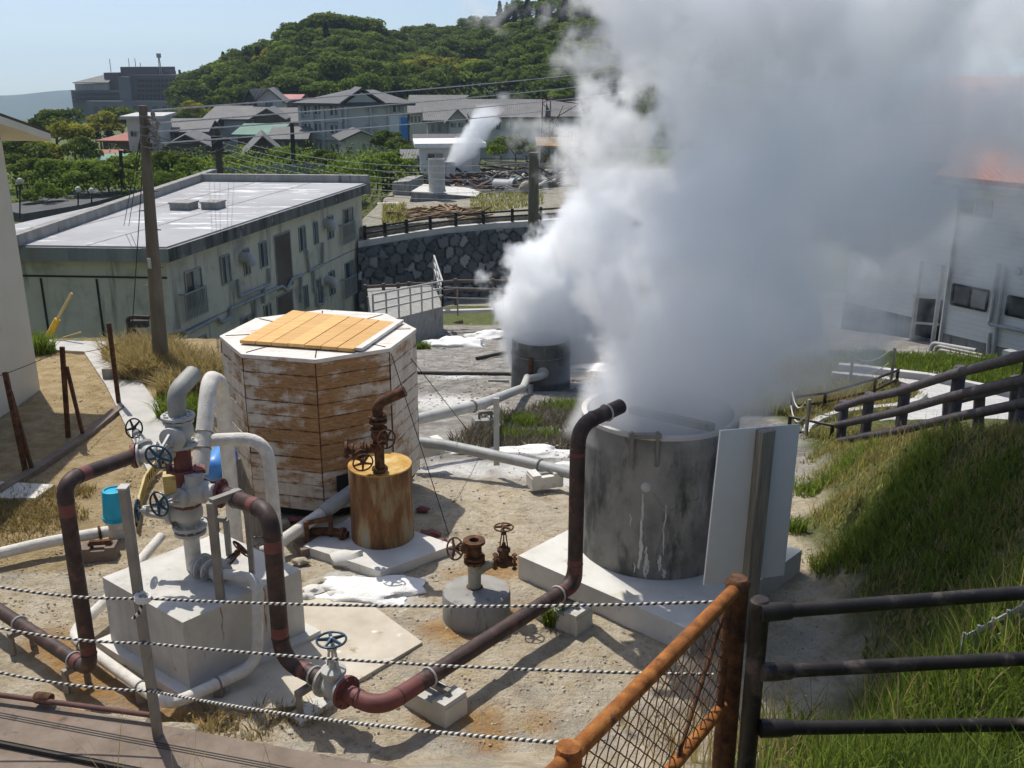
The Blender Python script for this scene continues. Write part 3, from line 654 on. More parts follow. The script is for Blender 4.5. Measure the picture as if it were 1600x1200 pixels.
# bottom outlet on the block top
q=SV(880); o1=P(352,893,1.0)-q; o1.z=0; o1.normalize(); q=q+Vector((0,0,.02))
b=MB(); b.cyl(q,q+o1*.3,.08,20); b.flange(q+o1*.16,o1,.14,.03,10); b.flange(q+o1*.2,o1,.14,.03,10); b.flange(q+o1*.32,o1,.13,.03,10); b.build('outlet_flange','gpaint',wh)
OUT=q+o1*.34
# ---- grey loop pipe round the block
z2=.17
lp=[OUT,P(352,893,.98),P(396,905,.98),P(403,922,.9),P(402,1040,z2),P(262,1104,z2),P(108,992,z2),P(160,945,z2+.1),P(252,838,z2+.25)]
lp[1]=OUT.lerp(lp[2],.55)
lo=T('grey_loop_pipe','pale grey pipe running down the front of the block and around its foot','pipe',(lp[4].x,lp[4].y,0))
b=MB(); b.path(lp,.058,.22,18); b.build('pipe','lag',lo)
valve(lo,OUT.lerp(lp[2],.12),o1,Vector((.6,.25,.55)),.07,.16,.34,.11,'gpaint','rust','rust')
for k,(i,tt) in enumerate(((4,.45),(5,.25),(5,.85))):
    p=lp[i].lerp(lp[i+1],tt); ax=(lp[i+1]-lp[i]).normalized(); b=MB(); b.torus(p,ax,.06,.011,20,6); b.build('strap','steel',lo)
    b=MB(); b.box((p.x,p.y,.07),(.09,.09,.14)); b.build('foot','steel',lo)
# ---- dark pipes
def dark_pipe(name,label,pts,r,bend,reds,bands,loc,mat='dpipe'):
    t=T(name,label,'pipe',loc); rp=rounded(pts,bend,9); b=MB(); b.tube(rp,r,20); b.build('pipe',mat,t)
    for i in range(1,len(pts)-1):
        for o_ in(pts[i-1],pts[i+1]):
            v_=(o_-pts[i]); p_=pts[i]+v_.normalized()*min(bend,v_.length*.48); b=MB(); b.torus(p_,v_.normalized(),r*.985,.0075,22,6); b.build('weld_bead',mat,t)
    for a,bb in reds: b=MB(); b.tube([a,bb],r*1.012,20); b.build('primer_band','red',t)
    for p,ax in bands: b=MB(); b.torus(p,ax,r*1.08,.012,20,6); b.build('strap','gpaint',t)
    return t
bq=SV(704)+bl*.46; a0=bq; a1=D(106,756,9.1); abot=P(143,1049,.33); a1=Vector((abot.x,abot.y,D(100,752,abot.y).z)); a2=abot.copy()
e=P(-60,915,.33)
dA=dark_pipe('dark_left_pipe','dark brown pipe that drops from the wellhead at the far left of the valves and turns along the ground','pipe',[],.1,.2,[],[],(0,0,0)) if False else None
def ptsof(*l): return [Vector(x) for x in l]
A=ptsof(a0,a1,a2,e)
def red_near(p,q,d0,d1): v=(q-p).normalized(); return (p+v*d0,p+v*d1)
dA=dark_pipe('dark_left_pipe','dark brown pipe dropping steeply left of the wellhead, then along the ground',A,.073,.2,[red_near(a1,a0,.22,.34),red_near(a1,a2,.22,.34),red_near(a2,a1,.22,.30),red_near(a2,e,.22,.30)],[(a2.lerp(e,.12),(e-a2).normalized()),(a2.lerp(e,.52),(e-a2).normalized())],(a2.x,a2.y,0))
b=MB(); b.flange(bq,bl,.13,.035,8); b.build('flange','red',dA)
for tt in(.12,.52):
    p=a2.lerp(e,tt); b=MB()
    n=(e-a2).normalized().cross(Z); b.bar(p-n*.13-Z*.09,p+n*.13-Z*.09,.06); b.bar(p-n*.11-Z*.1,Vector((p.x,p.y,0))-n*.11,.05); b.bar(p+n*.11-Z*.1,Vector((p.x,p.y,0))+n*.11,.05); b.build('bracket','steel',dA)
zp=.40
c1=P(441,1030,zp); cv=P(521,1060,zp); c2=P(592,1108,zp); c3=P(898,912,zp)
top1=Vector((c1.x,c1.y,D(430,800,c1.y).z)); tz=D(913,665,c3.y).z; tq=Vector((c3.x,c3.y,tz)); tank_in=P(985,650,tz+.04)
B=ptsof(TEE,top1,c1,c2,c3,tq,tq+(Vector((1.75,11.1,tz+.05))-tq).normalized()*.75)
dB=dark_pipe('long_dark_pipe','long dark pipe with red elbows from the wellhead up into the steaming tank',B,.085,.25,
  [red_near(TEE,top1,.02,.14),red_near(top1,TEE,.28,.40),red_near(top1,c1,.28,.4),red_near(c1,top1,.27,.38),red_near(c1,c2,.3,.36),red_near(c2,c1,.24,.62),red_near(c3,tq,.18,.32),red_near(tq,c3,.3,.34),red_near(c3,c2,.2,.3)],
  [(TEE.lerp(top1,.3),(top1-TEE).normalized()),(c1.lerp(c2,.35),(c2-c1).normalized()),(c2.lerp(c3,.22),(c3-c2).normalized()),(c3+(c2-c3).normalized()*.3,(c3-c2).normalized()),(tq.lerp(B[6],.66),(B[6]-tq).normalized())],(c2.x,c2.y,0))
b=MB(); b.tube(rounded([c2+(c1-c2).normalized()*.62,c2,c2+(c3-c2).normalized()*.5],.25,10),.0865,20); b.build('red_elbow','red',dB)
b=MB(); b.tube(rounded([c3+(c2-c3).normalized()*.28,c3,c3+Z*.28],.25,10),.0865,20); b.build('red_elbow','red',dB)
ax=(c2-c1).normalized(); vc=c1.lerp(c2,.56)
valve(dB,vc,ax,Z,.095,.26,.50,.135,'gpaint','blue','gpaint',wax=Z)
b=MB(); b.flange(vc+ax*.16,ax,.16,.03,8); b.build('flange','red',dB)
# its stands
def stand(p,ax,zt,label=None,h=None):
    n=Vector(ax).cross(Z).normalized(); t=T('pipe_stand',label,'pipe stand',(p.x,p.y,0)); b=MB()
    b.bar(p-n*.2+Z*zt,p+n*.2+Z*zt,.06); b.bar(p-n*.17+Z*zt,p-n*.17-Z*0+Vector((0,0,-.02)),.055); b.bar(p+n*.17+Z*zt,p+n*.17+Vector((0,0,-.02)),.055); b.build('frame','steel',t)
    b=MB(); b.box((p.x,p.y,.02),(.5,.2,.05),math.atan2(n.y,n.x)); b.build('base_plate','conc',t); return t
pp=c1.lerp(c2,.32); stand(Vector((pp.x,pp.y,0)),ax,zp-.12,'steel goalpost stand under the dark pipe just left of the upright blue handwheel')
# steel frame between block and pipe
b1=P(345,937,.84); t=T('steel_frame','grey steel angle frame standing on the block top beside the wellhead','steel frame',b1)
b=MB(); q=Vector((b1.x,b1.y,D(335,785,b1.y).z)); b.bar(b1,q,.075); b.build('post','steel',t)
b2=P(358,866,.84); q2=Vector((b2.x,b2.y,D(352,812,b2.y).z)); b=MB(); b.bar(b2,q2,.055); b.build('post','steel',t)
b3=P(396,915,.84); q3=Vector((b3.x,b3.y,D(386,790,b3.y).z)); b=MB(); b.bar(b3,q3,.05); b.build('post','steel',t)
b=MB(); b.bar(q,q+Vector((.22,.25,0)),.07); b.build('crossbar','steel',t)
b=MB(); b.bar(q2+Vector((-.5,.1,0)),q2,.05); b.build('crossbar','steel',t)
# ---- white lagged pipe
l0=SV(745)+Vector((.13,.1,0)); l1=D(321,655,SY+.45); l2=D(327,590,SY+.75); l3=D(345,597,SY+1.5); l4=D(352,668,SY+1.7); l4g=Vector((l4.x,l4.y,0))
lg=T('lagged_pipe','white lagged pipe in an upside down U with a side branch','pipe',(l4.x,l4.y,0))
b=MB(); b.path([l0,l1,l2,l3,l4,l4g],.088,.24,20); b.build('lagging','lag',lg)
k0=D(322,688,SY+.33); k1=D(417,684,SY+.35); k2=Vector((k1.x+.03,k1.y,0))
b=MB(); b.path([k0,k1,k2],.07,.3,18); b.build('branch_lagging','lag',lg)
b=MB(); b.torus(l0.lerp(l1,.45),(l1-l0).normalized(),.09,.008,20,6); b.torus(l0.lerp(l1,.75),(l1-l0).normalized(),.09,.008,20,6); b.build('strap','steel',lg)
# ---- white crusted ground pipe with bucket
g0=P(-40,874,.16); g1=P(170,830,.2)
t=T('crusted_ground_pipe','white crusted pipe lying along the ground at the left edge under the cyan bucket','pipe',(g1.x,g1.y,0))
b=MB(); b.path([g0,g0.lerp(g1,.5)+Vector((0,.02,.02)),g1],.072,.2,16); b.build('pipe','lag',t)
gb=P(186,836,0); b=MB(); b.lathe([(.13,.0),(.13,.12),(.15,.14),(.15,.3)],gb,Z,20); b.build('stub','lag',t)
b=MB(); b.torus(g0.lerp(g1,.93),(g1-g0).normalized(),.08,.02,18,6); b.torus(g0.lerp(g1,.72),(g1-g0).normalized(),.08,.015,18,6); b.build('strap','rust',t)
bk=Vector((gb.x,gb.y,.24)); t=T('upturned_bucket','cyan plastic bucket turned upside down over a crusted pipe stub','bucket',bk)
b=MB(); b.lathe([(.172,0),(.178,.02),(.168,.03),(.142,.40),(.135,.415),(.115,.418),(.11,.40),(.02,.40)],bk,Z,28); b.build('body','bbucket',t)
b=MB(); b.torus(bk+Z*.05,Z,.172,.008,28,6); b.build('rim','bbucket',t)
def support(p,rz,label,sc=1,mat='conc',br='steel',zt=.3,saddle=True):
    t=T('pipe_support',label,'pipe support',p,'concrete pipe supports'); z=p[2]
    b=MB(); m=Matrix.Rotation(rz,3,'Z'); pv=Vector(p)
    b.box(pv+Vector((0,0,.09*sc)),(.58*sc,.3*sc,.22*sc),rz); b.build('base_block',mat,t,.012)
    for s in(-1,1): b=MB(); b.box(pv+m@Vector((s*.2*sc,0,.225*sc)),(.16*sc,.3*sc,.05*sc),rz); b.build('raised_pad',mat,t,.006)
    if saddle:
        b=MB(); x=m@Vector((1,0,0)); zz=zt
        b.bar(pv-x*.14*sc+Z*(zz-.03),pv+x*.2*sc+Z*(zz-.03),.055); b.bar(pv+x*.18*sc+Z*.2*sc,pv+x*.18*sc+Z*(zz-.03),.055); b.bar(pv-x*.13*sc+Z*.2*sc,pv-x*.13*sc+Z*(zz-.03),.05); b.build('bracket',br,t)
    return t
dB_dir=(c3-c2).normalized(); across=math.atan2(-dB_dir.x,dB_dir.y)
p=c2.lerp(c3,.24); support((p.x,p.y,0),across,'concrete block with steel bracket under the long dark pipe, nearest the red elbow',1.0,'block',zt=zp-.09)
p=c3+(c2-c3).normalized()*.2; support((p.x,p.y,0),across,'concrete block under the long dark pipe beside the steaming tank slab',1.0,'block',zt=zp-.09)
p=P(157,872,0); support((p.x,p.y,0),.15,'old brownish concrete support under the white crusted pipe at left',.75,'bwall','rust',zt=.25)
# ---- rusty brown thin pipe at the wall edge
w0,w1=P(-60,1078,1.07),P(240,1118,1.07)
t=T('thin_rust_pipe','thin reddish pipe with a coupling lying along the edge of the brown wall','pipe',w0)
b=MB(); b.tube([w0,w0.lerp(w1,.4)+Z*.0,w1],.022,12); b.build('pipe','rustp',t)
b=MB(); b.lathe([(.045,-.07),(.05,-.05),(.05,.05),(.045,.07)],P(68,1091,1.07),(w1-w0).normalized(),12); b.build('coupling','rust',t)
# ================================================================ WOODEN OCTAGON TANK
oc=Vector((-2.74,13.68,0)); zt_=2.33
ang0=math.atan2(P(493,557,zt_).y-oc.y,P(493,557,zt_).x-oc.x)
oc_r=1.36
OT=T('wooden_tank','large eight sided tank of stained white boards with a new yellow timber hatch on top','tank',oc)
def planks_mat():
    m,nt,bs=new_mat('stained_white_planks')
    t=attr(nt,'tone'); st=attr(nt,'stain')
    n1=nz(nt,2.4,8,.68,(1,1,2.2)); n2=nz(nt,7,8,.7,(1,1,.35),(3,1,2)); grain=nz(nt,9,6,.7,(1,1,9))
    wht=ramp(nt,n2,[(.3,(.46,.40,.33)),(.55,(.60,.55,.48)),(.75,(.70,.66,.60))])
    brn=ramp(nt,grain,[(.3,(.16,.075,.028)),(.5,(.31,.165,.065)),(.72,(.46,.29,.14))])
    f=math_(nt,'ADD',math_(nt,'ADD',math_(nt,'MULTIPLY',st,1.0),math_(nt,'MULTIPLY',math_(nt,'SUBTRACT',t,.5),.42)),math_(nt,'MULTIPLY',math_(nt,'SUBTRACT',n1,.5),3.4))
    c=mixc(nt,maprange(nt,f,.15,.8,0,.95),wht,brn)
    c=mixc(nt,maprange(nt,n2,.62,.75,0,.8),c,(.20,.085,.035))
    c=mixc(nt,maprange(nt,nz(nt,4,8,.75,(1,1,.8),(8,8,1)),.66,.74,0,.85),c,(.07,.04,.025))
    c=mixc(nt,maprange(nt,nz(nt,1.6,8,.7,(1,1,.5),(1,5,9)),.62,.72,0,.6),c,(.27,.10,.035))
    g=NN(nt,'ShaderNodeNewGeometry'); sz_=NN(nt,'ShaderNodeSeparateXYZ'); nt.links.new(g.outputs['Position'],sz_.inputs[0])
    fr=math_(nt,'FRACT',math_(nt,'DIVIDE',math_(nt,'SUBTRACT',sz_.outputs[2],.16),(2.33-.05-.16)/11))
    edge=math_(nt,'MULTIPLY',math_(nt,'MAXIMUM',maprange(nt,fr,.88,1.),maprange(nt,fr,.12,.0)),maprange(nt,nz(nt,5,8,.7,(1,1,.5),(4,4,9)),.42,.60))
    c=mixc(nt,math_(nt,'MULTIPLY',edge,.85),c,(.13,.055,.025))
    nt.links.new(c,bs.inputs['Base Color']); bs.inputs['Roughness'].default_value=.9; bs.inputs['Specular IOR Level'].default_value=.15
    bump(nt,bs,math_(nt,'ADD',grain,n2),.35,.012); return m
mats['planks']=planks_mat()
ov=[oc+Vector((math.cos(ang0+i*math.pi/4)*oc_r,math.sin(ang0+i*math.pi/4)*oc_r,0)) for i in range(8)]
def stain_at(p): # brown water stain spreading from the corner that faces the photographer
    d=math.hypot(p.x-ov[0].x,p.y-ov[0].y); return max(-.3,.98-.62*d)*(1 if p.z>.75 else .45)
for i in range(8):
    a,bb=ov[i],ov[(i+1)%8]; d=(bb-a); L=d.length; d.normalize(); n=Vector((d.y,-d.x,0)); seen=i in(0,1,6,7)
    b=MB(); z=.16; k=0; b.t=0
    rows=11
    hh=(zt_-.05-z)/rows
    for r in range(rows):
        j=random.uniform(.003,.009); splits=[0,1] if random.random()<.8 else [0,random.uniform(.3,.7),1]
        for s0,s1 in zip(splits,splits[1:]):
            b.t=random.random(); off=n*random.uniform(0,.014)
            nseg=5
            for q_ in range(nseg):
                u0,u1=lerp(s0,s1,q_/nseg),lerp(s0,s1,(q_+1)/nseg)
                e0=.004 if q_==0 else 0; e1=.004 if q_==nseg-1 else 0
                wv=lambda u:n*(.010*noise.noise(Vector((u*3.3,r*5.1,i*2.7)))); A0=a+d*(L*u0+e0)+off+wv(u0); A1=a+d*(L*u1-e1)+off+wv(u1); z0,z1=z+j,z+hh; jz=lambda u,k:.007*noise.noise(Vector((u*4.1,k*7.3,i*3.9)))
                f=[Vector((A0.x,A0.y,z0+jz(u0,r))),Vector((A1.x,A1.y,z0+jz(u1,r))),Vector((A1.x,A1.y,z1+jz(u1,r+1))),Vector((A0.x,A0.y,z1+jz(u0,r+1)))]
                if q_ in(0,nseg-1): b.prism(f,-n*.045)
                else:
                    vs=[b.bm.verts.new(p) for p in f]+[b.bm.verts.new(p-n*.045) for p in f]
                    for ii in((0,1,2,3),(0,4,5,1),(3,2,6,7)): b.face([vs[x] for x in ii])
        z+=hh
    bm=b.bm; sl_=bm.faces.layers.float.new('stain')
    for f in bm.faces: f[sl_]=stain_at(f.calc_center_median())
    b.build('plank_side','planks',OT,0,20)
    b=MB(); b.bar(a+n*.0+Z*.14,a+Z*(zt_-.06),.016); b.build('corner_seam','rust',OT)
b=MB(); b.prism([Vector((oc.x+(p.x-oc.x)*.95,oc.y+(p.y-oc.y)*.95,zt_-.08)) for p in ov],(0,0,-2.2)); b.build('lining','dark',OT)
lt=[Vector((oc.x+(p.x-oc.x)*1.012,oc.y+(p.y-oc.y)*1.012,zt_)) for p in ov]
b=MB(); b.prism(lt,(0,0,-.05)); 
b.build('lid','lid',OT,.006)
b=MB()
for k in range(8): q0=lt[k]; q1=lt[(k+4)%8]; b.bar(q0.lerp(q1,.03)+Z*.002,q0.lerp(q1,.36)+Z*.002,.014,.012)
b.build('lid_seam','rust',OT)
# hatch boards: corners from the photo on the lid plane
hz=zt_+.06; h=[P(374,532,hz),P(553,545,hz),P(617,503,hz),P(457,485,hz)]
hp=T('timber_hatch','yellow new timber hatch of wide boards lying on top of the wooden tank','hatch',(h[0]+h[2])/2-Z*.06)
nb=7
for k in range(nb):
    u0,u1=k/nb+.003,(k+1)/nb-.003; dz=random.uniform(0,.012); b=MB(); b.t=random.random()
    b.prism([h[0].lerp(h[1],u0)+Z*dz,h[0].lerp(h[1],u1)+Z*dz,h[3].lerp(h[2],u1)+Z*dz,h[3].lerp(h[2],u0)+Z*dz],(0,0,-.045)); b.build('board','hatch',hp,.003)
b=MB(); e1,e2=P(560,546,zt_+.04),P(626,501,zt_+.04); b.bar(e1,e2,.10,.04); b.build('loose_board','lid',OT)
# timber sill under the tank (rails lift it off the ground)
b=MB()
for s in(-.8,0,.8): b.box(oc+Vector((s,0,.07)),(.14,2.3,.14)); b.box(oc+Vector((0,s,.075)),(2.2,.12,.13))
b.build('sill_beam','soot',OT)
# cloth guy wires
def wire(name,a,bb,r,label,mat='bwire',sag=0,group=None,cat='wire',n=10):
    a,bb=Vector(a),Vector(bb); b=MB(); b.tube([a.lerp(bb,i/n)-Z*(sag*4*(i/n)*(1-i/n)) for i in range(n+1)],r,6); return b.build(name,mat,None,40,label=label,cat=cat,group=group)
wire('guy_wire',D(611,552,12.6),P(701,834,.0),.006,'thin dark wire from the wooden tank down to the ground right of the rusty drum')
wire('guy_wire',D(642,560,13.6),P(745,690,-.3),.006,'thin dark wire behind the wooden tank running down towards the grey pipes')
wire('guy_wire',ov[7]+Z*2.1,P(352,690,.3),.006,'thin dark wire hanging down the left face of the wooden tank')
# pipe leaving the tank through a hole
hpz=.42; p0=P(545,772,.52); p1=P(425,856,.16)
t=T('tank_outlet_pipe','white pipe with a grey sleeve sloping from a hole low in the wooden tank','pipe',(p1.x,p1.y,0))
d=(p1-p0); b=MB(); b.tube([p0-d*.05,p0+d*.36],.1,18); b.build('sleeve','gpipe',t); b=MB(); b.tube([p0+d*.34,p1],.078,18); b.build('pipe','lag',t)
n0=Vector(((ov[1]-ov[0]).y,-(ov[1]-ov[0]).x,0)).normalized(); q0=ov[0].lerp(ov[1],.18); q1=ov[0].lerp(ov[1],.58)
b=MB(); b.prism([q0+Z*.42+n0*.018,q1+Z*.42+n0*.018,q1+Z*.66+n0*.018,q0+Z*.66+n0*.018],n0*.004); b.build('opening','dark',OT)
# ================================================================ RUSTY DRUM
dc=P(597,842,.12); dr=.405; dtop=P(597,740,1.0)
dc=Vector((dc.x,dc.y+.1,.12)); dh=1.0
sl4=[P(430,838,.12),P(595,893,.12),P(710,851,.12),P(560,800,.12)]
def drum_mat():
    m,nt,bs=new_mat('rust_streaked_drum')
    n=nz(nt,3.2,8,.65,(1,1,.22)); n2=nz(nt,7,8,.7,(1,1,.4),(2,4,1))
    c=ramp(nt,n,[(.37,(.25,.24,.20)),(.45,(.27,.20,.11)),(.52,(.19,.092,.034)),(.62,(.085,.04,.02))])
    c=mixc(nt,maprange(nt,n2,.58,.72),c,(.33,.15,.03)); nt.links.new(c,bs.inputs['Base Color']); bs.inputs['Roughness'].default_value=.9
    bump(nt,bs,n2,.4,.01); return m
mats['drum']=drum_mat()
mats['drumtop']=M('ochre_rust_top',[(.3,(.30,.14,.03)),(.5,(.50,.30,.08)),(.7,(.60,.47,.25))],4,.9,.5,50,.01,over=[((.10,.05,.025),3,.6,.72)])
b=MB(); b.prism([sl4[0].lerp(sl4[1],.28),sl4[1],sl4[2],sl4[3]],(0,0,-.2)); b.build('drum_slab','conc',None,.02,label='square concrete slab under the rust streaked drum',cat='slab')
t=T('rusty_drum','squat rust streaked cylinder with an ochre top standing in front of the wooden tank','drum',dc)
b=MB(); b.lathe([(dr,0),(dr*1.0,.05),(dr*.985,dh*.5),(dr,dh-.01)],dc,Z,44); b.build('shell','drum',t)
b=MB(); b.lathe([(dr*.999,-.03),(dr*.998,.008),(dr*.96,.012),(0,.02)],dc+Z*dh,Z,44); b.build('top','drumtop',t)
vt=dc+Z*(dh+.01); vt=P(594,738,dh+.13); 
def VT(py,dx=0): q=D(594,py,vt.y); return Vector((vt.x+dx,vt.y,q.z))
rv=T('rusty_wellhead','rusty valve tree with two spoked wheels and a bent outlet standing on the streaked drum','wellhead',vt)
b=MB(); b.tube([vt,VT(652)],.062,16); b.flange(VT(732),Z,.1,.03); b.flange(VT(658),Z,.115,.03); b.flange(VT(651),Z,.115,.03); b.build('riser_pipe','rust',rv)
b=MB(); q=VT(651); b.path([q,q+Z*.16,q+Vector((.16,.03,.24)),q+Vector((.34,.03,.32))],.068,.14,16); b.build('outlet_elbow','rust',rv)
valve(rv,VT(680),Z,Vector((.45,-.75,.1)),.07,.18,.24,.115,'rust','rust','rust')
hb=Vector((-1,-.1,-.02)).normalized(); q=VT(700); b=MB(); b.cyl(q,q+hb*.42,.055,14); b.flange(q+hb*.2,hb,.1,.025); b.flange(q+hb*.40,hb,.11,.03); b.build('side_branch','rust',rv)
valve(rv,q+hb*.24+Vector((0,-.02,-.02)),hb,Vector((.25,-.75,-.2)),.065,.16,.24,.12,'rust','rust','rust')
# ---- low concrete well with open flange
lc=Vector(P(745,958,.0)); lc=Vector((lc.x,P(745,990,0).y+.37,0)); lr=.385
t=T('low_well_plinth','short round concrete plinth with a mossy foot around a rusty open pipe','plinth',lc)
b=MB(); b.lathe([(lr*1.02,-.05),(lr,.03),(lr,.30),(lr*.97,.325),(lr*.5,.34),(.03,.345)],lc,Z,40); b.build('ring','concd',t)
lv=T('open_flange_valve','rusty pipe stub with an open flange and two spoked handwheels on the low round plinth','valve',lc+Z*.33)
q=lc+Vector((-.02,.05,.33)); 
mats['stub']=M('greenish_pipe_paint',[(.3,(.24,.22,.16)),(.6,(.38,.37,.29)),(.72,(.2,.09,.04))],5,.8,.3,60,.006)
b=MB(); b.tube([q,q+Z*.36],.075,18); b.build('stub_pipe','stub',lv)
b=MB(); b.lathe([(.075,0),(.095,.02)],q,Z,16); b.build('base_collar','rust',lv); b=MB(); b.flange(q+Z*.34,Z,.12,.03); b.flange(q+Z*.39,Z,.12,.03); b.tube([q+Z*.33,q+Z*.56],.085,16); b.lathe([(.05,.50),(.055,.60),(.125,.60),(.125,.565),(.08,.56)],q,Z,24); b.build('flange','rust',lv)
valve(lv,q+Z*.50+Vector((-.05,0,0)),Z,Vector((-.55,-.6,.28)),.05,.12,.24,.12,'rust','rust','rust',fl=False)
ar=Vector((1,-.05,.28)).normalized(); b=MB(); b.path([q+Z*.18,q+Z*.28+Vector((.13,0,0)),q+Vector((.24,-.01,.34))],.055,.06,14); b.build('side_arm','stub',lv)
vv=q+Vector((.33,-.01,.34)); b=MB(); b.flange(q+Vector((.235,-.01,.34)),(1,0,0),.10,.03); b.build('flange','rust',lv); b=MB(); b.flange(q+Vector((.45,-.02,.34)),(1,0,0),.10,.03); b.build('flange','rust',lv)
valve(lv,vv,(1,0,0),Z,.06,.2,.42,.105,'rust','rust','rust',fl=False,wax=Z)
# ---- big steaming tank
TC=Vector((1.76,11.15,0)); TR=.93; TZ=2.06
sA=P(810,868,.3); sB=P(1080,985,.3); e=(sB-sA); pe=Vector((-e.y,e.x,0)).normalized()*e.length*1.0
b=MB(); b.prism([sA,sB,sB+pe,sA+pe],(0,0,-.5)); b.build('tank_slab','slab',None,.015,label='thick square white concrete slab carrying the steaming tank',cat='slab')
tk=T('steam_tank','big round grey concrete tank with white drip streaks and steam pouring from its open top','tank',TC+Z*.3)
b=MB(); b.lathe([(TR,.3),(TR,1.2),(TR*.998,TZ),(TR*.93,TZ),(TR*.93,.6),(0,.6)],TC,Z,64); b.build('shell','tank',tk)
b=MB(); b.lathe([(TR*.933,TZ+.001),(TR*1.002,TZ+.001),(TR*1.002,TZ-.02),(TR*.928,TZ-.5)],TC,Z,64,True); b.build('rim','conc',tk)
b=MB(); bp=P(985,668,TZ); fr=Vector((TC.x-.22,TC.y-TR-.02,0)); 
f0=TC+Vector((math.cos(R(-108)),math.sin(R(-108)),0))*(TR+.03)
for dx in(-.14,.14): b.box(Vector((f0.x+dx,f0.y,TZ-.14)),(.035,.06,.4),.0)
b.box(Vector((f0.x,f0.y-.01,TZ+.02)),(.36,.07,.05)); b.build('hook_frame','steel',tk)
b=MB(); b.bar(P(985,640,TZ+.03),P(1115,668,TZ+.03),.09,.08); b.build('cross_beam','wpost',tk)
b=MB(); b.lathe([(.055,-.02),(.06,.0),(.04,.02),(0,.025)],TC+Vector((math.cos(R(-106)),math.sin(R(-106)),0))*TR+Z*1.45,Vector((math.cos(R(-106)),math.sin(R(-106)),0)),16); b.build('plug','conc',tk)
mats['lime']=M('lime_streak',[(.3,(.50,.49,.46)),(.7,(.68,.67,.64))],9,.95,.3,60,.003)
def streak(th,z0,z1,w,mat='lime',seed=0,wob=.03,name='lime_streak'):
    b=MB(); n=22; L=[];Q=[]
    for i in range(n+1):
        t_=i/n; z=lerp(z0,z1,t_); c=R(th)+wob*(noise.noise(Vector((seed*7.7,t_*2.5,0)))+.5*noise.noise(Vector((seed*3.7,t_*9,2))))
        hw=w*(.25+.75*max(0,math.sin(math.pi*min(1,t_*1.02)))**.6)*(.65+.7*abs(noise.noise(Vector((seed,t_*7,3)))))/TR/2
        L.append(b.bm.verts.new(TC+Vector((math.cos(c-hw),math.sin(c-hw),0))*(TR+.0035)+Z*z)); Q.append(b.bm.verts.new(TC+Vector((math.cos(c+hw),math.sin(c+hw),0))*(TR+.0035)+Z*z))
    for i in range(n): b.face([L[i],L[i+1],Q[i+1],Q[i]])
    b.build(name,mat,tk,0,60)
for th,z1,z0,w,sd in((-108,1.38,.62,.035,1),(-107.5,.85,.42,.05,2),(-104,.72,.33,.05,3),(-102.5,.55,.31,.03,4),(-92,1.25,.62,.022,5),(-94,.62,.42,.055,6),(-91,.45,.33,.05,7),(-112,.5,.36,.02,8),(-116,1.1,.95,.02,9)): streak(th,z0,z1,w,'lime',sd)
def crack(pts,seed):
    b=MB(); prev=None
    for i in range(len(pts)-1):
        for k in range(8):
            t_=k/8; th=R(lerp(pts[i][0],pts[i+1][0],t_))+.012*noise.noise(Vector((seed,i*3+t_*6,0))); z=lerp(pts[i][1],pts[i+1][1],t_)+.03*noise.noise(Vector((seed+4,i*3+t_*6,1)))
            p=TC+Vector((math.cos(th),math.sin(th),0))*(TR+.002)+Z*z
            if prev is not None: b.bar(prev,p,.0032,.004)
            prev=p
    b.build('crack','tank2',tk,0,0)
crack([(-101,1.40),(-96,1.26),(-90,1.19)],1); crack([(-90,1.19),(-83,1.21),(-76,1.28),(-66,1.31)],5); crack([(-92,1.2),(-93,.9),(-97,.6),(-95,.4)],2); crack([(-108,1.1),(-106,.8),(-104,.6)],3)
# ---- white panel on a post
bt=T('panel_board','tall plain white panel fixed to a grey timber post beside the steaming tank','panel',P(1195,960,.1))
pYL,pYR=9.25,9.75
c=[D(1126,673,pYL),D(1250,663,pYR),D(1225,899,pYR),D(1100,915,pYL)]
n=(c[1]-c[0]).cross(c[3]-c[0]).normalized(); n=-n if n.y>0 else n
b=MB(); b.prism(c,-n*.02); b.build('panel','board',bt,.002)
pt,pb=hit(1197,672,c[0]+n*.06,n),hit(1168,960,c[0]+n*.06,n); pb=pt+(pb-pt)*1.18
b=MB(); b.bar(pt,pb,.17,.1,n); b.build('post','wpost',bt,.004)
# ================================================================ GREY PIPES BEHIND
def pipe_thing(name,label,pts,r,mat='gpipe',bend=.3,bands=()):
    t=T(name,label,'pipe',(pts[0][0],pts[0][1],pts[0][2]-r)); b=MB(); b.path(pts,r,bend,16); b.build('pipe',mat,t)
    for i,tt in bands:
        p=Vector(pts[i]).lerp(Vector(pts[i+1]),tt); b=MB(); b.torus(p,(Vector(pts[i+1])-Vector(pts[i])).normalized(),r*1.1,.015,16,6); b.build('strap','steel',t)
    return t
W2=G(846,611); w2c=Vector((W2.x,W2.y+.7,W2.z))
a=P(640,658,.35); m_=P(748,633,.30); e_=Vector((w2c.x-.35,w2c.y-1.0,w2c.z+.45))
pipe_thing('upper_grey_pipe','pale grey pipe rising from behind the wooden tank to the far steaming well',[a,m_,Vector((e_.x-.1,e_.y-.5,e_.z-.1)),e_],.095,'gpaint',.3,((0,.92),))
a=P(640,690,.22); m1=P(690,694,.22); m2=P(830,724,.22); e2=P(925,748,.22)
pipe_thing('lower_grey_pipe','grey pipe on white concrete supports running from the wooden tank to behind the big tank',[a,m1,m2,e2],.085,'gpipe',.4,((2,.15),))
support(P(667,708,0),.5,'white concrete support block beside the right edge of the wooden tank',.9,'slab',saddle=False)
support(P(851,757,0),.35,'white concrete support with bracket under the grey pipe left of the steaming tank',.85,'slab',zt=.2)
support(G(757,668),.3,'dark concrete support block under the upper grey pipe in the scrub',.8,'concd',zt=.35)
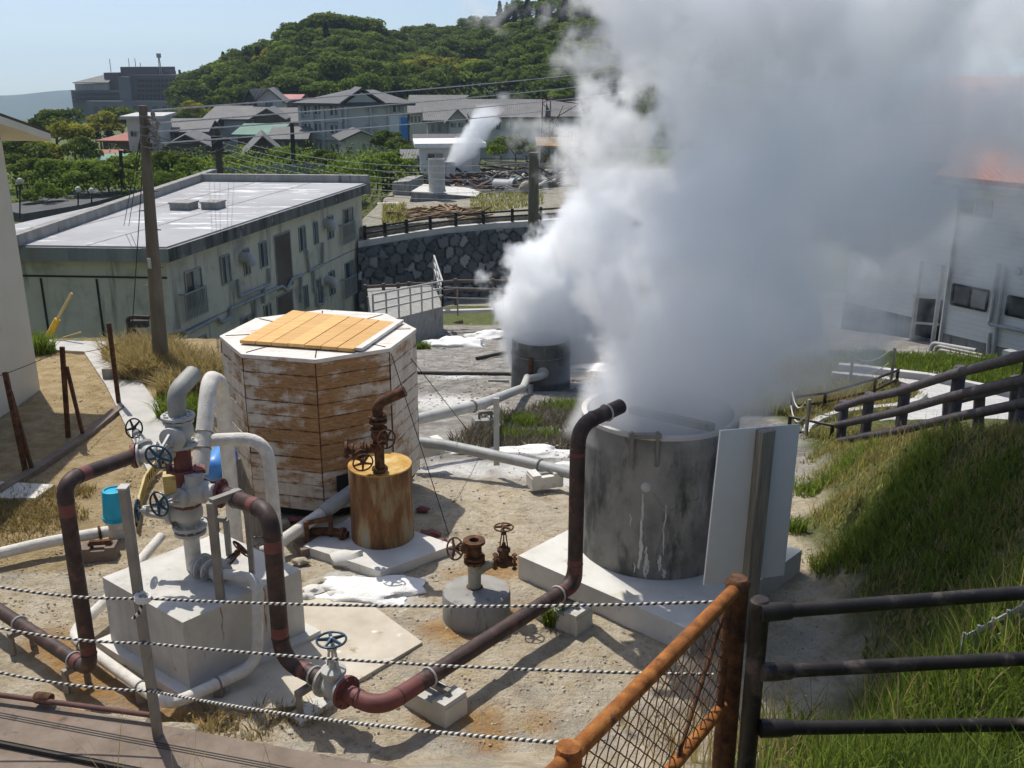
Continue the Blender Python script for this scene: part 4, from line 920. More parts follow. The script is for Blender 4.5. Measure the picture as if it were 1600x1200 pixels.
q=P(776,722,0); t=T('white_stake','slim pale stake standing between the two grey pipes','stake',q); b=MB(); b.bar(q-Z*.05,Vector((q.x,q.y,D(773,622,q.y).z)),.09,.05); b.build('stake','gpaint',t,.004)
# mounds of white deposit
for i,(px,py,r,sc,lab) in enumerate([(820,712,.33,(2.6,.7,.45),'low white mound of mineral deposit under the grey pipe right of the pale stake'),(888,738,.28,(1.8,.7,.5),'low white mound of mineral deposit beside the steaming tank'),(712,706,.22,(1.8,.8,.5),'small white lump of deposit at the grey pipe next to the wooden tank'),
  (572,926,.34,(2.0,1.0,.30),'wide flat heap of white powder between the big block and the low round plinth'),
  (712,540,.5,(1.9,1.1,.55),'white heap of mineral powder left of the far steaming well'),(762,528,.5,(1.6,1,.6),'rough whitish heap of mineral powder nearest the far steaming well'),(930,578,.5,(2.2,.8,.25),'flat white patch of crumbs right of the far well')]):
    p=G(px,py); b=MB(); b.blob(p,r,4,.4,sc,i+20); centred(b.build('deposit_mound','wpowder',None,0,70,label=lab,cat='mound',group='white mineral mounds'))
# second well
t=T('far_well','dark stained round concrete well with steam at its top, pipes at its foot','well',w2c)
b=MB(); b.lathe([(.76,-.3),(.74,.2),(.73,1.15),(.68,1.15),(.68,.3),(0,.3)],w2c,Z,44); b.build('shell','tank2',t)
b=MB(); b.tube([w2c+Vector((-.27,-.75,-.2)),w2c+Vector((-.27,-.75,.85))],.055,12); b.build('rusty_riser','rust',t)
b=MB(); b.path([w2c+Vector((-.27,-.75,.2)),w2c+Vector((-.27,-.78,-.3))],.065,.1,12); b.build('riser_foot','gpaint',t)
b=MB(); b.path([w2c+Vector((.03,-.66,.5)),w2c+Vector((.03,-.9,.46)),w2c+Vector((-.35,-1.05,.42))],.09,.15,14); b.flange(w2c+Vector((.03,-.78,.49)),(0,-1,0),.14,.05); b.build('outlet_elbow','gpaint',t)
b=MB(); b.torus(w2c+Z*.8,Z,.745,.012,44,5); b.build('hoop','steel',t)
# thin dark pipes on the slope and kerb
pipe_thing('dark_ground_pipe','thin dark pipe on the grey slope behind the wooden tank',[G(640,585)+Z*.05,G(800,587)+Z*.05],.05,'soot',.1)
pipe_thing('short_ground_pipe','short dark pipe end lying left of the far steaming well',[G(745,563)+Z*.06,G(792,555)+Z*.1],.055,'soot',.1)
pipe_thing('pale_ground_pipe','short pale bar half buried near the far steaming well foot',[G(763,596)+Z*.03,G(795,597)+Z*.03],.04,'gpipe',.1)
# rubble, bricks, debris round the wooden tank
rb=[(262,640+0)]
for i,(px,py,r,m) in enumerate([(545,878,.17,'conc'),(500,915,.10,'bstone'),(490,925,.09,'conc'),(478,935,.07,'conc'),(520,930,.06,'conc'),(455,905,.09,'bstone'),(470,880,.08,'bstone'),(462,815,.08,'red'),(440,822,.09,'bstone'),(455,835,.07,'red'),(432,845,.08,'red'),(398,800,.09,'bstone'),(410,785,.10,'bstone'),(390,770,.1,'bstone'),(405,830,.08,'red'),(420,860,.08,'conc'),(660,798,.07,'red'),(672,838,.1,'red'),(690,848,.06,'red')]):
    p=P(px,py,.02); b=MB(); b.blob(p+Z*r*.3,r,2,.45,(1.4,1,.6),i); lab={'conc':'lumps of broken pale concrete beside the rusty drum','bstone':'rust stained rocks scattered at the foot of the wooden tank','red':'broken red brick pieces at the foot of the wooden tank'}[m]
    centred(b.build({'conc':'concrete_lump','bstone':'rubble_rock','red':'brick_piece'}[m],m,None,0,50,label=lab,cat='rubble',group=lab))
q=P(500,855,.0); t=T('rusty_pipe_stand','small rusty pipe stand on a brown footing left of the streaked drum','pipe stand',q)
b=MB(); b.box(q+Z*.04,(.6,.36,.14),.5); b.build('base_block','bwall',t,.01)
b=MB(); u_=Vector((math.cos(.5),math.sin(.5),0)); b.bar(q-u_*.16+Z*.1,q-u_*.16+Z*.38,.05); b.bar(q+u_*.16+Z*.1,q+u_*.16+Z*.38,.05); b.bar(q-u_*.19+Z*.38,q+u_*.19+Z*.38,.05); b.build('frame','rust',t)
b=MB(); b.path([q+Vector((-.2,.12,.16)),q+Vector((.15,.1,.18)),q+Vector((.36,.02,.16))],.055,.1,12); b.flange(q+Vector((.3,.03,.17)),(1,-.2,0),.09,.04); b.build('rusty_pipe','rust',t)
# blue drum, boards by the tank
q=P(345,770,0); q=Vector((D(340,720,11.6).x,11.6,0)); z0=D(340,765,11.6).z
t=T('blue_drum','bright blue plastic drum half hidden behind the lagged pipe','drum',Vector((q.x,q.y,0)))
b=MB(); cz=D(340,722,11.6).z; b.lathe([(0,-.03),(.08,-.015),(.13,.02),(.155,.07),(.165,.14),(.165,.46),(.15,.5),(0,.51)],Vector((q.x+.02,q.y-.35,cz)),(.1,.95,.12),28); b.build('body','bdrum',t)
b=MB(); b.bar(Vector((q.x-.1,q.y,0)),Vector((q.x-.1,q.y,cz+.0)),.06); b.bar(Vector((q.x+.1,q.y+.2,0)),Vector((q.x+.1,q.y+.2,cz-.05)),.06); b.bar(Vector((q.x-.25,q.y-.1,cz-.2)),Vector((q.x+.25,q.y-.1,cz-.2)),.06); b.build('stand','rust',t)
q=P(372,790,0); t=T('leaning_boards','weathered boards leaning on the lower left of the wooden tank','boards',q)
for k in range(3): b=MB(); a_=D(352+9*k,690+14*k,12.0); b.bar(Vector((a_.x+.3,a_.y-.1,0.02)),a_,.1,.03,(0,1,0)); b.build('board','wpost',t)
# yellow cable tray
tp=[P(300,700,.06),P(272,712,.06),P(245,733,.06),P(228,758,.06),P(219,790,.06),P(214,825,.06)]
t=T('cable_tray','curved yellow slotted cable tray standing on edge on the dirt','cable tray',tp[3])
b=MB()
for p,q_ in zip(tp,tp[1:]):
    d=(q_-p); L=d.length; d.normalize(); k=max(2,int(L/.1))
    b.bar(p+Z*.14,q_+Z*.14,.03,.03); b.bar(p+Z*-.02,q_+Z*-.02,.03,.06)
    for i in range(k): b.bar(p+d*(L*i/k)+Z*-.03,p+d*(L*i/k)+Z*.14,.045,.02)
b.build('tray','yel',t)
b=MB()
for p,q_ in zip(tp,tp[1:]):
    d=(q_-p); L=d.length; d.normalize(); sd_=Vector((-d.y,d.x,0)); sd_=sd_ if sd_.y<0 else -sd_
    for i in range(max(2,int(L/.075))): b.box(p+d*(L*(i+.5)/max(2,int(L/.075)))+Z*.06+sd_*.004,(.035,.03,.09),math.atan2(d.y,d.x))
b.build('slot','soot',t)
q=P(272,768,0); b=MB(); b.box(q+Z*.14,(.26,.22,.3),.3); b.build('ochre_block','yel',None,.01,label='small ochre stained concrete block under the wellhead clamp',cat='block')
# big bowed pipe elbow of the wellhead lands behind: grey pipe base
# ================================================================ POSTS WITH WIRE, LEFT
def gpole(px,py,ty,tx,w,mat='rust'):
    a=P(px,py,0); return a,Vector((D(tx,ty,a.y).x,a.y,D(tx,ty,a.y).z))
rp=[((41,740),(8,582),(52,738),(16,612),'rusty fence post with a brace, nearest the left edge of the picture'),((106,684),(97,542),(131,684),(104,573),'rusty fence post with a brace standing in the middle of the earth bank'),((186,633),(170,505),None,None,'thin dark fence post without brace beside the concrete path')]
tops=[]
for (a,tp_,br,brt,lab) in rp:
    A=P(a[0],a[1],0); tt=D(tp_[0],tp_[1],A.y); t=T('fence_post',lab,'fence post',A,'rusty wire fence posts'); tops.append(tt)
    b=MB(); b.bar(A-Z*.1,tt,.07,.05); b.build('post','rust',t)
    if br: A2=P(br[0],br[1],0); b=MB(); b.bar(A2-Z*.05,D(brt[0],brt[1],A2.y),.05,.05); b.build('brace','rust',t)
wire('barbed_wire',D(-40,600,tops[0].y),tops[1]-Z*.05,.006,'rusty wire between the two braced posts on the left','rust',.03)
wire('barbed_wire',tops[1]-Z*.1,tops[2]-Z*.4,.006,'rusty wire from the middle braced post to the thin post by the path','rust',.05)
q=P(181,590,.05); b=MB(); b.box(q+Z*.1,(.46,.14,.2),.05); b.build('kerb_block','concd',None,.01,label='short grey concrete block standing on the path',cat='block')
b=MB(); ks=[P(-30,790,.0),P(60,735,.0),P(130,688,.0),P(188,640,0)]
for p,q_ in zip(ks,ks[1:]):
    b.bar(p+Z*.03,q_+Z*.03,.16,.1)
b.build('earth_kerb','bwall',None,.02,label='low crumbling earth coloured kerb along the foot of the rusty posts',cat='kerb')
# ================================================================ FRONT WALL, ROPES, NEAR FENCES
ZW=1.0
wt=T('front_wall','low brown concrete wall with a dark groove along the bottom left of the photo','wall',P(250,1180,0))
f=[P(-260,1038,ZW),P(760,1226,ZW)]
b=MB()
for p,q_ in zip(f,f[1:]): n=Vector(((q_-p).y,-(q_-p).x,0)).normalized(); b.prism([p,q_,q_+n*.48,p+n*.48],(0,0,-1.2))
b.build('wall','bwall',wt,0)
b=MB()
for p,q_ in zip(f,f[1:]):
    n=Vector(((q_-p).y,-(q_-p).x,0)).normalized(); b.prism([p+n*.5-Z*.05,q_+n*.5-Z*.05,q_+n*1.6-Z*.05,p+n*1.6-Z*.05],(0,0,-1.2))
b.build('lower_step','bwall',wt)
b=MB()
for k in(.20,.225,.25):
    for p,q_ in zip(f,f[1:]): n=Vector(((q_-p).y,-(q_-p).x,0)).normalized(); b.bar(p+n*k+Z*.001,q_+n*k+Z*.001,.008,.006)
for p,q_ in zip(f,f[1:]): n=Vector(((q_-p).y,-(q_-p).x,0)).normalized(); b.bar(p+n*.49-Z*.03,q_+n*.49-Z*.03,.03,.04)
b.build('groove','soot',wt)
A=P(247,1150,ZW); tt=D(193,762,A.y)
t=T('channel_post','grey steel channel post with rope tied to it standing on the front wall','post',A)
b=MB(); b.bar(A-Z*.05,tt,.075,.055,(1,0,0)); b.build('post','steel',t,.002)
b=MB(); b.bar(tt,tt+Z*.012,.09,.07,(1,0,0)); b.build('cap','gpaint',t)
PY=A.y
FP=D(1145,925,5.75); FQ=D(888,1185,4.05)
def rope(pxs,label):
    pts=[D(x,y,Y) for x,y,Y in pxs]; out=[]
    for p,q_ in zip(pts,pts[1:]):
        for i in range(12): out.append(p.lerp(q_,i/12)-Z*(.05*4*(i/12)*(1-i/12)))
    out.append(pts[-1]); b=MB(); b.tube(out,.0105,8); return b.build('twisted_rope','rope',None,60,label=label,cat='rope',group='black and white ropes strung across the front')
rope([(-60,905,6.6),(224,935,PY-.05),(1130,940,5.8)],'topmost of the three black and white twisted ropes')
rope([(-60,968,6.6),(228,1005,PY-.05),(1115,1054,5.7)],'middle one of the three black and white twisted ropes')
rope([(-60,1037,6.6),(238,1080,PY-.05),(905,1163,4.2)],'lowest of the three black and white twisted ropes, ending at the rusty corner pipe')
b=MB(); k=D(224,936,PY-.06); b.torus(k,(0,0,1),.05,.016,16,6); b.torus(k+Z*.02,(.2,0,1),.05,.016,16,6); b.tube([k,k+Vector((-.02,-.05,-.08)),k+Vector((-.07,-.06,-.13))],.013,8); b.build('rope_knot','rope',None,60,label='knot of black and white rope tied round the channel post',cat='knot')
# rusty mesh fence
rf=T('rusty_mesh_fence','orange rusty pipe fence panel with chain link mesh in the right foreground','fence',Vector((FP.x,FP.y,ground_z(FP.x,FP.y))))
top=lambda s:FP.lerp(FQ,s); dn=FQ-FP; L=dn.length; dn.normalize()
b=MB(); b.tube([FP-dn*.1,FQ+dn*.3],.047,18); b.build('top_rail','orust',rf)
b=MB(); b.tube([FP+Z*.02+dn*-.08,Vector((FP.x,FP.y,.6))+dn*-.08],.075,18); b.lathe([(.085,0),(.085,.02),(.06,.05),(0,.055)],FP+Z*.02+dn*-.08,Z,18); b.build('corner_post','rust',rf)
b=MB(); b.tube([FQ+Z*.04,FQ-Z*1.5],.05,16); b.lathe([(.066,-.07),(.07,0),(.06,.07),(.0,.085)],FQ,Z,16); b.build('end_post','orust',rf)
b=MB(); b.tube([FP+dn*.07-Z*.05,FP+dn*.07-Z*1.35],.028,12); b.build('side_rail','rust',rf)
FH=.86
b=MB(); b.tube([FP+dn*.02-Z*(FH),FQ-Z*(FH)],.04,14); b.build('lower_rail','orust',rf)
b=MB(); b.tube([FP+dn*.15-Z*.12,FP+dn*.75-Z*(FH)],.014,8); b.build('brace_rod','rust',rf)
b=MB(); b.tube([FQ-dn*.05-Z*.08,FQ-dn*.75-Z*(FH)],.018,8); b.build('brace_rod','rust',rf)
b=MB(); ms=.115; x0,x1=.1,L-.05; yb=FH
side=Z.cross(dn).normalized()
def mp(u,v,o): return FP+dn*u-Z*v+side*o
nk=int((x1-x0+yb)/ms)+1
for k in range(nk):
    for sgn in(1,-1):
        pts=[]; 
        for s in range(0,41):
            v=.05+(yb-.08)*s/40; uu=(x0-yb+k*ms+v) if sgn>0 else (x0+k*ms-v)
            if x0<=uu<=x1: pts.append(mp(uu,v,.006*math.sin(v/ms*math.pi*2)*sgn))
        if len(pts)>2: b.tube(pts,.0042,5)
b.build('chain_link_mesh','rust',rf)
# dark log fence, near
NP=D(1188,945,5.65); NPb=Vector((NP.x,NP.y,.3))
nf=T('near_log_fence','black brown round rail fence with three horizontal rails at the right front','fence',Vector((NP.x,NP.y,ground_z(NP.x,NP.y))))
b=MB(); b.lathe([(.062,-2.2),(.062,-.0),(.066,.0),(.066,.03),(.05,.045),(0,.045)],NP,Z,20); b.build('post','nfence',nf)
NP2=D(1690,900,5.9)
b=MB(); b.lathe([(.062,-2.4),(.062,.06),(0,.07)],NP2,Z,18); b.build('post','nfence',nf)
for y0,y1 in((957,926),(1050,1029),(1138,1132)):
    a_=D(1192,y0,5.6); b_=D(1600,y1,5.8); d=b_-a_; b=MB(); b.tube([a_,a_+d*1.25],.047,16); b.tube([a_-d*.01,a_+d*.035,a_+d*.1,a_+d*.11],[.062,.062,.058,.047],14); b.build('rail','nfence',nf)
q=G(1325,1175); b=MB(); b.lathe([(.07,-.1),(.068,.22),(.05,.25),(0,.255)],q,Z,14); centred(b.build('timber_stub','wpost',None,0,40,label='short grey timber stub in the long grass under the bottom rail',cat='stub'))
q0,q1=G(1500,1035),G(1640,965); t=T('fallen_ladder','thin grey metal ladder lying in the shaded grass of the bank','ladder',q0)
for o in(0,.17): b=MB(); b.bar(q0+Z*(.06+o),q1+Z*(.08+o),.03); b.build('rail','gpipe',t)
for k in range(6): b=MB(); p=q0.lerp(q1,k/6); b.bar(p+Z*.02,p+Z*.28,.025); b.build('rung','gpipe',t)
# far dark log fence on the bank crest
cb=[(1312,697,16.6,628),(1350,693,15.6,615),(1405,682,14.3,603),(1487,668,12.7,574),(1597,652,10.9,560),(1740,640,9.0,520)]
t=T('bank_log_fence','dark grey log rail fence with three rails climbing along the crest of the grass bank','fence',D(*cb[0][:3]))
rails=[[],[],[]]
for px,py,Y,ty in cb:
    p=D(px,py,Y); q_=Vector((p.x,p.y,D(px,ty,Y).z)); b=MB(); b.lathe([(.085,-.4),(.085,(q_-p).length),(.07,(q_-p).length+.02),(0,(q_-p).length+.02)],p,Z,16); b.build('post','fence',t)
rl=[[(1308,638),(1350,624),(1405,612),(1487,585),(1597,557),(1740,515)],[(1308,664),(1350,655),(1405,643),(1487,619),(1597,594),(1740,560)],[(1308,690),(1350,682),(1405,673),(1487,653),(1597,631),(1740,600)]]
for r in rl: b=MB(); b.tube([D(px,py,c[2]-.05) for (px,py),c in zip(r,cb)],.065,12); b.build('rail','fence',t)
# second fence across the path
t=T('path_log_fence','short dark log rail fence beyond the white path, behind the bank fence','fence',D(1480,660,17))
for px,py,ty in((1482,668,625),(1531,655,613),(1588,640,588)): p=D(px,py,17.2); b=MB(); b.tube([p-Z*.3,D(px,ty,17.2)],.1,12); b.build('post','fence',t)
for y0,y1 in((630,600),(652,630)): b=MB(); b.tube([D(1480,y0,17.1),D(1600,y1,17.1)],.065,10); b.build('rail','fence',t)
# white path
def path_poly(pxs,name,mat,up,th,**k):
    b=MB(); b.poly([G(x,y)+Z*up for x,y in pxs]); 
    bmesh.ops.triangulate(b.bm,faces=b.bm.faces[:]); return b.build(name,mat,None,0,**k)
ZP=-.62
def pz(x,y): return P(x,y,ZP)
pl=T('white_path','curving pale paved path with a raised kerb round a grass island, right of the steam','path',pz(1330,660))
del pl['category']; del pl['label']; pl['kind']='structure'
outer=[(1300,580),(1345,583),(1400,590),(1450,596),(1500,606),(1555,617),(1620,630),(1620,670),(1500,690),(1340,712),(1262,705),(1253,690),(1258,676),(1275,663),(1305,652),(1350,646),(1400,641),(1432,632),(1440,622),(1430,611),(1405,603),(1360,596),(1300,590)]
# paved in three convex strips so that it stays one clean sheet
b=MB(); C_=list(zip([(1300,580),(1345,583),(1400,590),(1450,596),(1500,606),(1555,617),(1620,632),(1625,668),(1500,690),(1340,712),(1258,706)],[(1300,590),(1350,595),(1405,603),(1432,611),(1442,620),(1444,626),(1438,632),(1420,640),(1380,645),(1310,652),(1260,676)]))
for (o0,i0),(o1,i1) in zip(C_,C_[1:]): b.prism([pz(*o0),pz(*o1),pz(*i1),pz(*i0)],(0,0,-.5))
b.build('paving','pave',pl)
b=MB()
ed=[(1258,684),(1262,674),(1280,662),(1310,652),(1350,646),(1400,641),(1432,632),(1443,622),(1432,611),(1405,603),(1360,596),(1300,590)]
for p,q_ in zip(ed,ed[1:]): b.bar(pz(*p)+Z*.06,pz(*q_)+Z*.06,.14,.14)
b.build('kerb','kerb',pl,.01)
b=MB()
ed=[(1310,576),(1345,579),(1400,586),(1450,592),(1500,602),(1555,613),(1620,626)]
for p,q_ in zip(ed,ed[1:]): b.bar(pz(*p)+Z*.04,pz(*q_)+Z*.04,.16,.16)
b.build('kerb','kerb',pl,.01)
b=MB(); b.poly([pz(*p)-Z*.02 for p in((1290,600),(1360,597),(1405,604),(1432,612),(1441,622),(1430,632),(1395,641),(1340,646),(1300,652),(1262,672),(1240,650),(1230,620))]); 
b.build('island','dry' if False else 'scrub',pl,0)
g=[];  
for _ in range(5200):
    x,y=random.uniform(1235,1440),random.uniform(598,668)
    if (x-1340)/100*14+ (y-632)>26 or (x>1400 and abs(y-621)>10): continue
    p=pz(x,y); g.append((p.x,p.y,p.z-.03))
blades('island_grass',g,[random.uniform(.08,.3) for _ in g],'grass',.012,.8,3,kind='stuff')
blades('island_dry_grass',[p for p in g[::3]],[random.uniform(.1,.35) for _ in g[::3]],'dry',.012,.8,3,kind='stuff')
# small dark handrail and rope posts round the island
def rail_fence(name,label,posts,railh,r,mat,z=ZP,railmat=None):
    t=T(name,label,'fence',P(posts[0][0],posts[0][1],z)); pp=[P(x,y,z) for x,y,_ in posts]; hh=[]
    for p,(x,y,ty) in zip(pp,posts): q_=Vector((p.x,p.y,D(x,ty,p.y).z)); hh.append((q_-p).length); b=MB(); b.tube([p-Z*.2,q_],r,8); b.build('post',mat,t)
    for k in railh: b=MB(); b.tube([p+Z*h*k for p,h in zip(pp,hh)],r*.75,8); b.build('rail',railmat or mat,t)
    return t
rail_fence('island_rail','low dark two rail handrail along the grass island beside the steam',[(1236,648,619),(1287,641,613),(1364,627,602 if False else 590),(1400,606,577)],(.95,.45),.035,'nfence')
rail_fence('path_end_rail','short dark handrail with two rails beside the top of the white panel',[(1232,680,650),(1297,702,663)],(.95,.3),.035,'nfence')
t=T('rope_posts','slim grey posts linked by pale sagging ropes on the grass by the steam','rope fence',P(1258,690,ZP))
rp_=[(1258,694,624),(1238,655,608),(1328,600,548),(1391,604,543)]
for x,y,ty in rp_: p=P(x,y,ZP); b=MB(); b.tube([p-Z*.1,Vector((p.x,p.y,D(x,ty,p.y).z))],.035,8); b.build('post','wpost',t)
tp_=[D(x,ty+3,P(x,y,ZP).y) for x,y,ty in rp_]
for i,j in((0,1),(2,3)):
    for dz in(.02,.3,.62): b=MB(); a_,c_=tp_[i]-Z*dz,tp_[j]-Z*dz; b.tube([a_.lerp(c_,k/10)-Z*(.2*4*k/10*(1-k/10)) for k in range(11)],.013,6); b.build('rope','kerb',t)
b=MB(); a_=tp_[0]-Z*.02; c_=a_+Vector((1.2,1.0,-.35)); b.tube([a_.lerp(c_,k/10)-Z*(.25*4*k/10*(1-k/10)) for k in range(11)],.013,6); b.build('rope','kerb',t)
# ================================================================ WHITE BUILDING (right)
wp=D(1470,545,26.5); wd=(ray(-300,95)); wd=Vector((-wd.x,-wd.y,0)).normalized(); wn=Vector((wd.y,-wd.x,0)); wn=wn if wn.y<0 else -wn
# wd runs along the wall towards the camera's right
WZ0=wp.z; WZ1=D(1481,283,26.5).z
WB=T('white_house','white boarded house with orange roof tiles and dark windows, half veiled by steam','house',(wp.x,wp.y,WZ0-.4))
LW=11.; back=-wn*8
b=MB(); b.prism([wp+Z*.45,wp+wd*LW+Z*.45,wp+wd*LW+back+Z*.45,wp+back+Z*.45],(0,0,WZ1-WZ0-.45)); b.build('wall','siding',WB)
b=MB(); b.prism([wp-wn*.04-Z*1.2,wp-wn*.04+wd*LW-Z*1.2,wp+wd*LW+back-Z*1.2,wp+back-Z*1.2],(0,0,1.64)); b.build('plinth','concd',WB)
ez=WZ1; b=MB(); o=wn*.6
rr=[wp+o-wd*.5,wp+o+wd*(LW+.5)]; rdg=[wp+back*.5-wd*.5,wp+back*.5+wd*(LW+.5)]; rb_=[wp+back-wn*.6-wd*.5,wp+back-wn*.6+wd*(LW+.5)]
zz=lambda p,z:Vector((p.x,p.y,z))
b.prism([zz(rr[0],ez),zz(rr[1],ez),zz(rdg[1],ez+2.3),zz(rdg[0],ez+2.3)],(0,0,.16)); b.prism([zz(rdg[0],ez+2.3),zz(rdg[1],ez+2.3),zz(rb_[1],ez),zz(rb_[0],ez)],(0,0,.16)); b.build('roof','torange',WB)
b=MB(); b.prism([zz(wp,ez),zz(wp+back,ez),zz(wp+back*.5,ez+2.25)],wd*.1); b.build('gable','siding',WB)
b=MB(); b.bar(zz(rr[0],ez-.04),zz(rr[1],ez-.04),.14,.12); b.bar(zz(wp,ez)-wd*.02+wn*.06,wp-wd*.02+wn*.06+Z*.0,.08); b.build('gutter','alu',WB)
# recessed lower wing left of the corner
lw0=wp-wd*.02-wn*1.2
b=MB(); b.prism([lw0-wd*4.2+Z*.35,lw0+Z*.35,lw0-wn*6+Z*.35,lw0-wd*4.2-wn*6+Z*.35],(0,0,WZ1-WZ0-.3)); b.build('wing_wall','siding',WB)
b=MB(); b.prism([lw0-wd*4.25-Z*1.2,lw0-Z*1.2,lw0-wn*6-Z*1.2,lw0-wd*4.25-wn*6-Z*1.2],(0,0,1.54)); b.build('wing_plinth','concd',WB)
b=MB(); b.prism([zz(lw0-wd*4.6+wn*.5,ez+.25),zz(lw0+wn*.9,ez+.25),zz(lw0-wn*4,ez+2.4),zz(lw0-wd*4.6-wn*4,ez+2.4)],(0,0,.15)); b.build('wing_roof','torange',WB)
def wwin(x0,y0,x1,y1,parent,p0,n,fm='alu',gm='dark',split=True,proud=.03,th=.05):
    a=hit(x0,y0,p0,n); c=hit(x1,y1,p0,n); d=Vector((c.x-a.x,c.y-a.y,0)); w_=d.length; d.normalize(); zt,zb=max(a.z,c.z),min(a.z,c.z); a=Vector((a.x,a.y,zb)); h_=zt-zb
    b=MB(); o=n*proud
    for p,q_ in(((0,0),(w_,0)),((0,h_),(w_,h_)),((0,0),(0,h_)),((w_,0),(w_,h_)))+((((w_/2,0),(w_/2,h_)),) if split else ()):
        b.bar(a+d*p[0]+Z*p[1]+o,a+d*q_[0]+Z*q_[1]+o,th,th,n)
    f_=b.build('window',fm,parent); k_=(0,w_) if not split else (0,w_/2,w_)
    for i_,(x0_,x1_) in enumerate(zip(k_,k_[1:])):
        b=MB(); b.prism([a+d*x0_+o*.4,a+d*x1_+o*.4,a+d*x1_+Z*h_+o*.4,a+d*x0_+Z*h_+o*.4],-n*.02); b.build('pane',gm if i_==0 or gm=='dark' else 'glassl',f_)
    return a,d,w_,h_
wwin(1491,444,1541,486,WB,wp,wn,'nfence','glass'); wwin(1577,462,1640,505,WB,wp,wn,'nfence','glass'); wwin(1502,310,1548,340,WB,wp,wn,'alu','glass')
for px in(1432,1466): p=hit(px,470,lw0+wn*.3,wn); b=MB(); b.bar(zz(p,WZ0-.6),zz(p,WZ0+2.1),.1); b.build('porch_post','gpaint',WB)
p,q_=hit(1430,460,lw0+wn*.04,wn),hit(1466,532,lw0+wn*.04,wn); b=MB(); b.prism([zz(p,q_.z),zz(q_,q_.z),zz(q_,p.z),zz(p,p.z)],wn*.02); b.build('dark_doorway','dark',WB)
for yy in(463,504): p,q_=hit(1428,yy,lw0+wn*.3,wn),hit(1467,yy+3,lw0+wn*.3,wn); b=MB(); b.bar(p,q_,.06); b.build('porch_rail','gpaint',WB)
for pts in([(1561,412),(1556,440),(1548,497),(1545,506),(1620,522)],[(1570,418),(1566,450),(1556,520),(1551,555)],[(1546,520),(1543,560)]):
    b=MB(); b.path([hit(x,y,wp+wn*.1,wn) for x,y in pts],.055,.08,10); b.build('wall_pipe','gpipe',WB)
b=MB(); p=hit(1592,424,wp,wn); b.lathe([(.1,0),(.09,.08),(0,.1)],p,wn,14); b.build('vent_cap','gpaint',WB)
# pipes in front of the house
base=wp-Z*.2
for i,(pts,lab) in enumerate([([(1340,548),(1440,553),(1452,551),(1458,536),(1525,548)],'upper pale pipe of the bundle at the foot of the white house'),([(1335,556),(1440,562),(1462,560),(1464,541),(1535,556)],'second pipe of the bundle, bending up at the corner of the white house'),([(1330,563),(1420,570)],'short lower pipe on the ground left of the white house corner'),([(1466,572),(1467,547),(1540,562)],'third pipe with a bend below the window of the white house'),([(1474,574),(1476,553),(1535,566)],'lowest bent pipe in front of the plinth of the white house')]):
    b=MB(); n2=wn; b.path([hit(x,y,wp+wn*(.35+.12*i),wn) for x,y in pts],.06,.1,10); centred(b.build('foot_pipe',['gpipe','steel','soot','steel','gpipe'][i],None,0,40,label=lab,cat='pipe',group='pipe bundle at the white house'))
b=MB(); p=hit(1578,553,wp+wn*1.5,wn); b.box(p,(.26,.22,.18),.4); centred(b.build('grey_box','gpipe',None,.02,label='small grey box on the grass in front of the white house',cat='box'))
# ================================================================ LEFT HOUSE
cL=P(63,610,0); cL2=P(-30,672,0); dL=(cL2-cL); dL.z=0; dL.normalize(); nL=Vector((-dL.y,dL.x,0)); nL=nL if nL.x>0 else -nL
HL=D(30,214,cL.y).z
lh=T('left_house','cream rendered house corner with an overhanging pale roof at the left edge','house',cL)
bk=-nL*6
b=MB(); b.prism([cL-Z*.3,cL+dL*9-Z*.3,cL+dL*9+bk-Z*.3,cL+bk-Z*.3],(0,0,HL+.3)); b.build('wall','lwall',lh)
pg=cL+nL*.45; ra=hit(79,209,pg,nL); rb=hit(0,181,pg,nL); dr=(rb-ra).normalized(); rc=ra+dr*7
b=MB(); b.prism([ra,rc,rc-Z*.13,ra-Z*.13],bk-nL*1.2); b.build('roof','lwall',lh,.01)
b=MB(); b.prism([ra+Z*.002,rc+Z*.002,rc+Z*.05,ra+Z*.05],bk-nL*1.2); b.build('roof_sheet','trunk',lh)
ga=hit(19,214,cL,nL); gt=cL+dL*6
b=MB(); b.prism([zz(cL,HL-.05),zz(gt,HL-.05),zz(gt,ra.z+(gt-ra).dot(Vector((dr.x,dr.y,0)).normalized())*dr.z/math.hypot(dr.x,dr.y)-.12),zz(cL,ra.z+(cL-ra).dot(Vector((dr.x,dr.y,0)).normalized())*dr.z/math.hypot(dr.x,dr.y)-.12)],-nL*.2); b.build('gable','lwall',lh)
# ================================================================ FLAT ROOFED APARTMENT HOUSE
AY=36.; C0=D(262,387,AY); ZR=C0.z
C1=P(578,285,ZR); C3=P(33,384,ZR); C2=P(330,279,ZR)
ua=(C1-C0).normalized(); na=Vector((ua.y,-ua.x,0)); na=na if na.x>0 else -na; ub=(C3-C0).normalized(); nb_=Vector((-ub.y,ub.x,0)); nb_=nb_ if nb_.y<0 else -nb_
LA=(C1-C0).length; LB=(C3-C0).length+4
AP=T('apartment_house','long two storey cream building with a flat grey roof and stained eaves','apartment house',(C0.x,C0.y,ZR-7.5))
I0=C0-na*.35-nb_*.35+Z*0   # wall corner inside the eave
I0=C0-na*.4+ua*.4
b=MB(); w0=zz(I0,ZR-8.5); b.prism([w0,w0+ua*(LA-.8),w0+ua*(LA-.8)+ub*(LB-.4),w0+ub*(LB-.4)],(0,0,8.5-.5)); b.build('wall','cream',AP)
b=MB(); b.prism([C0-Z*.55,C1-Z*.55,C1+ub*LB-Z*.55,C0+ub*LB-Z*.55],(0,0,.5)); b.build('eave_slab','eavel',AP,.02)
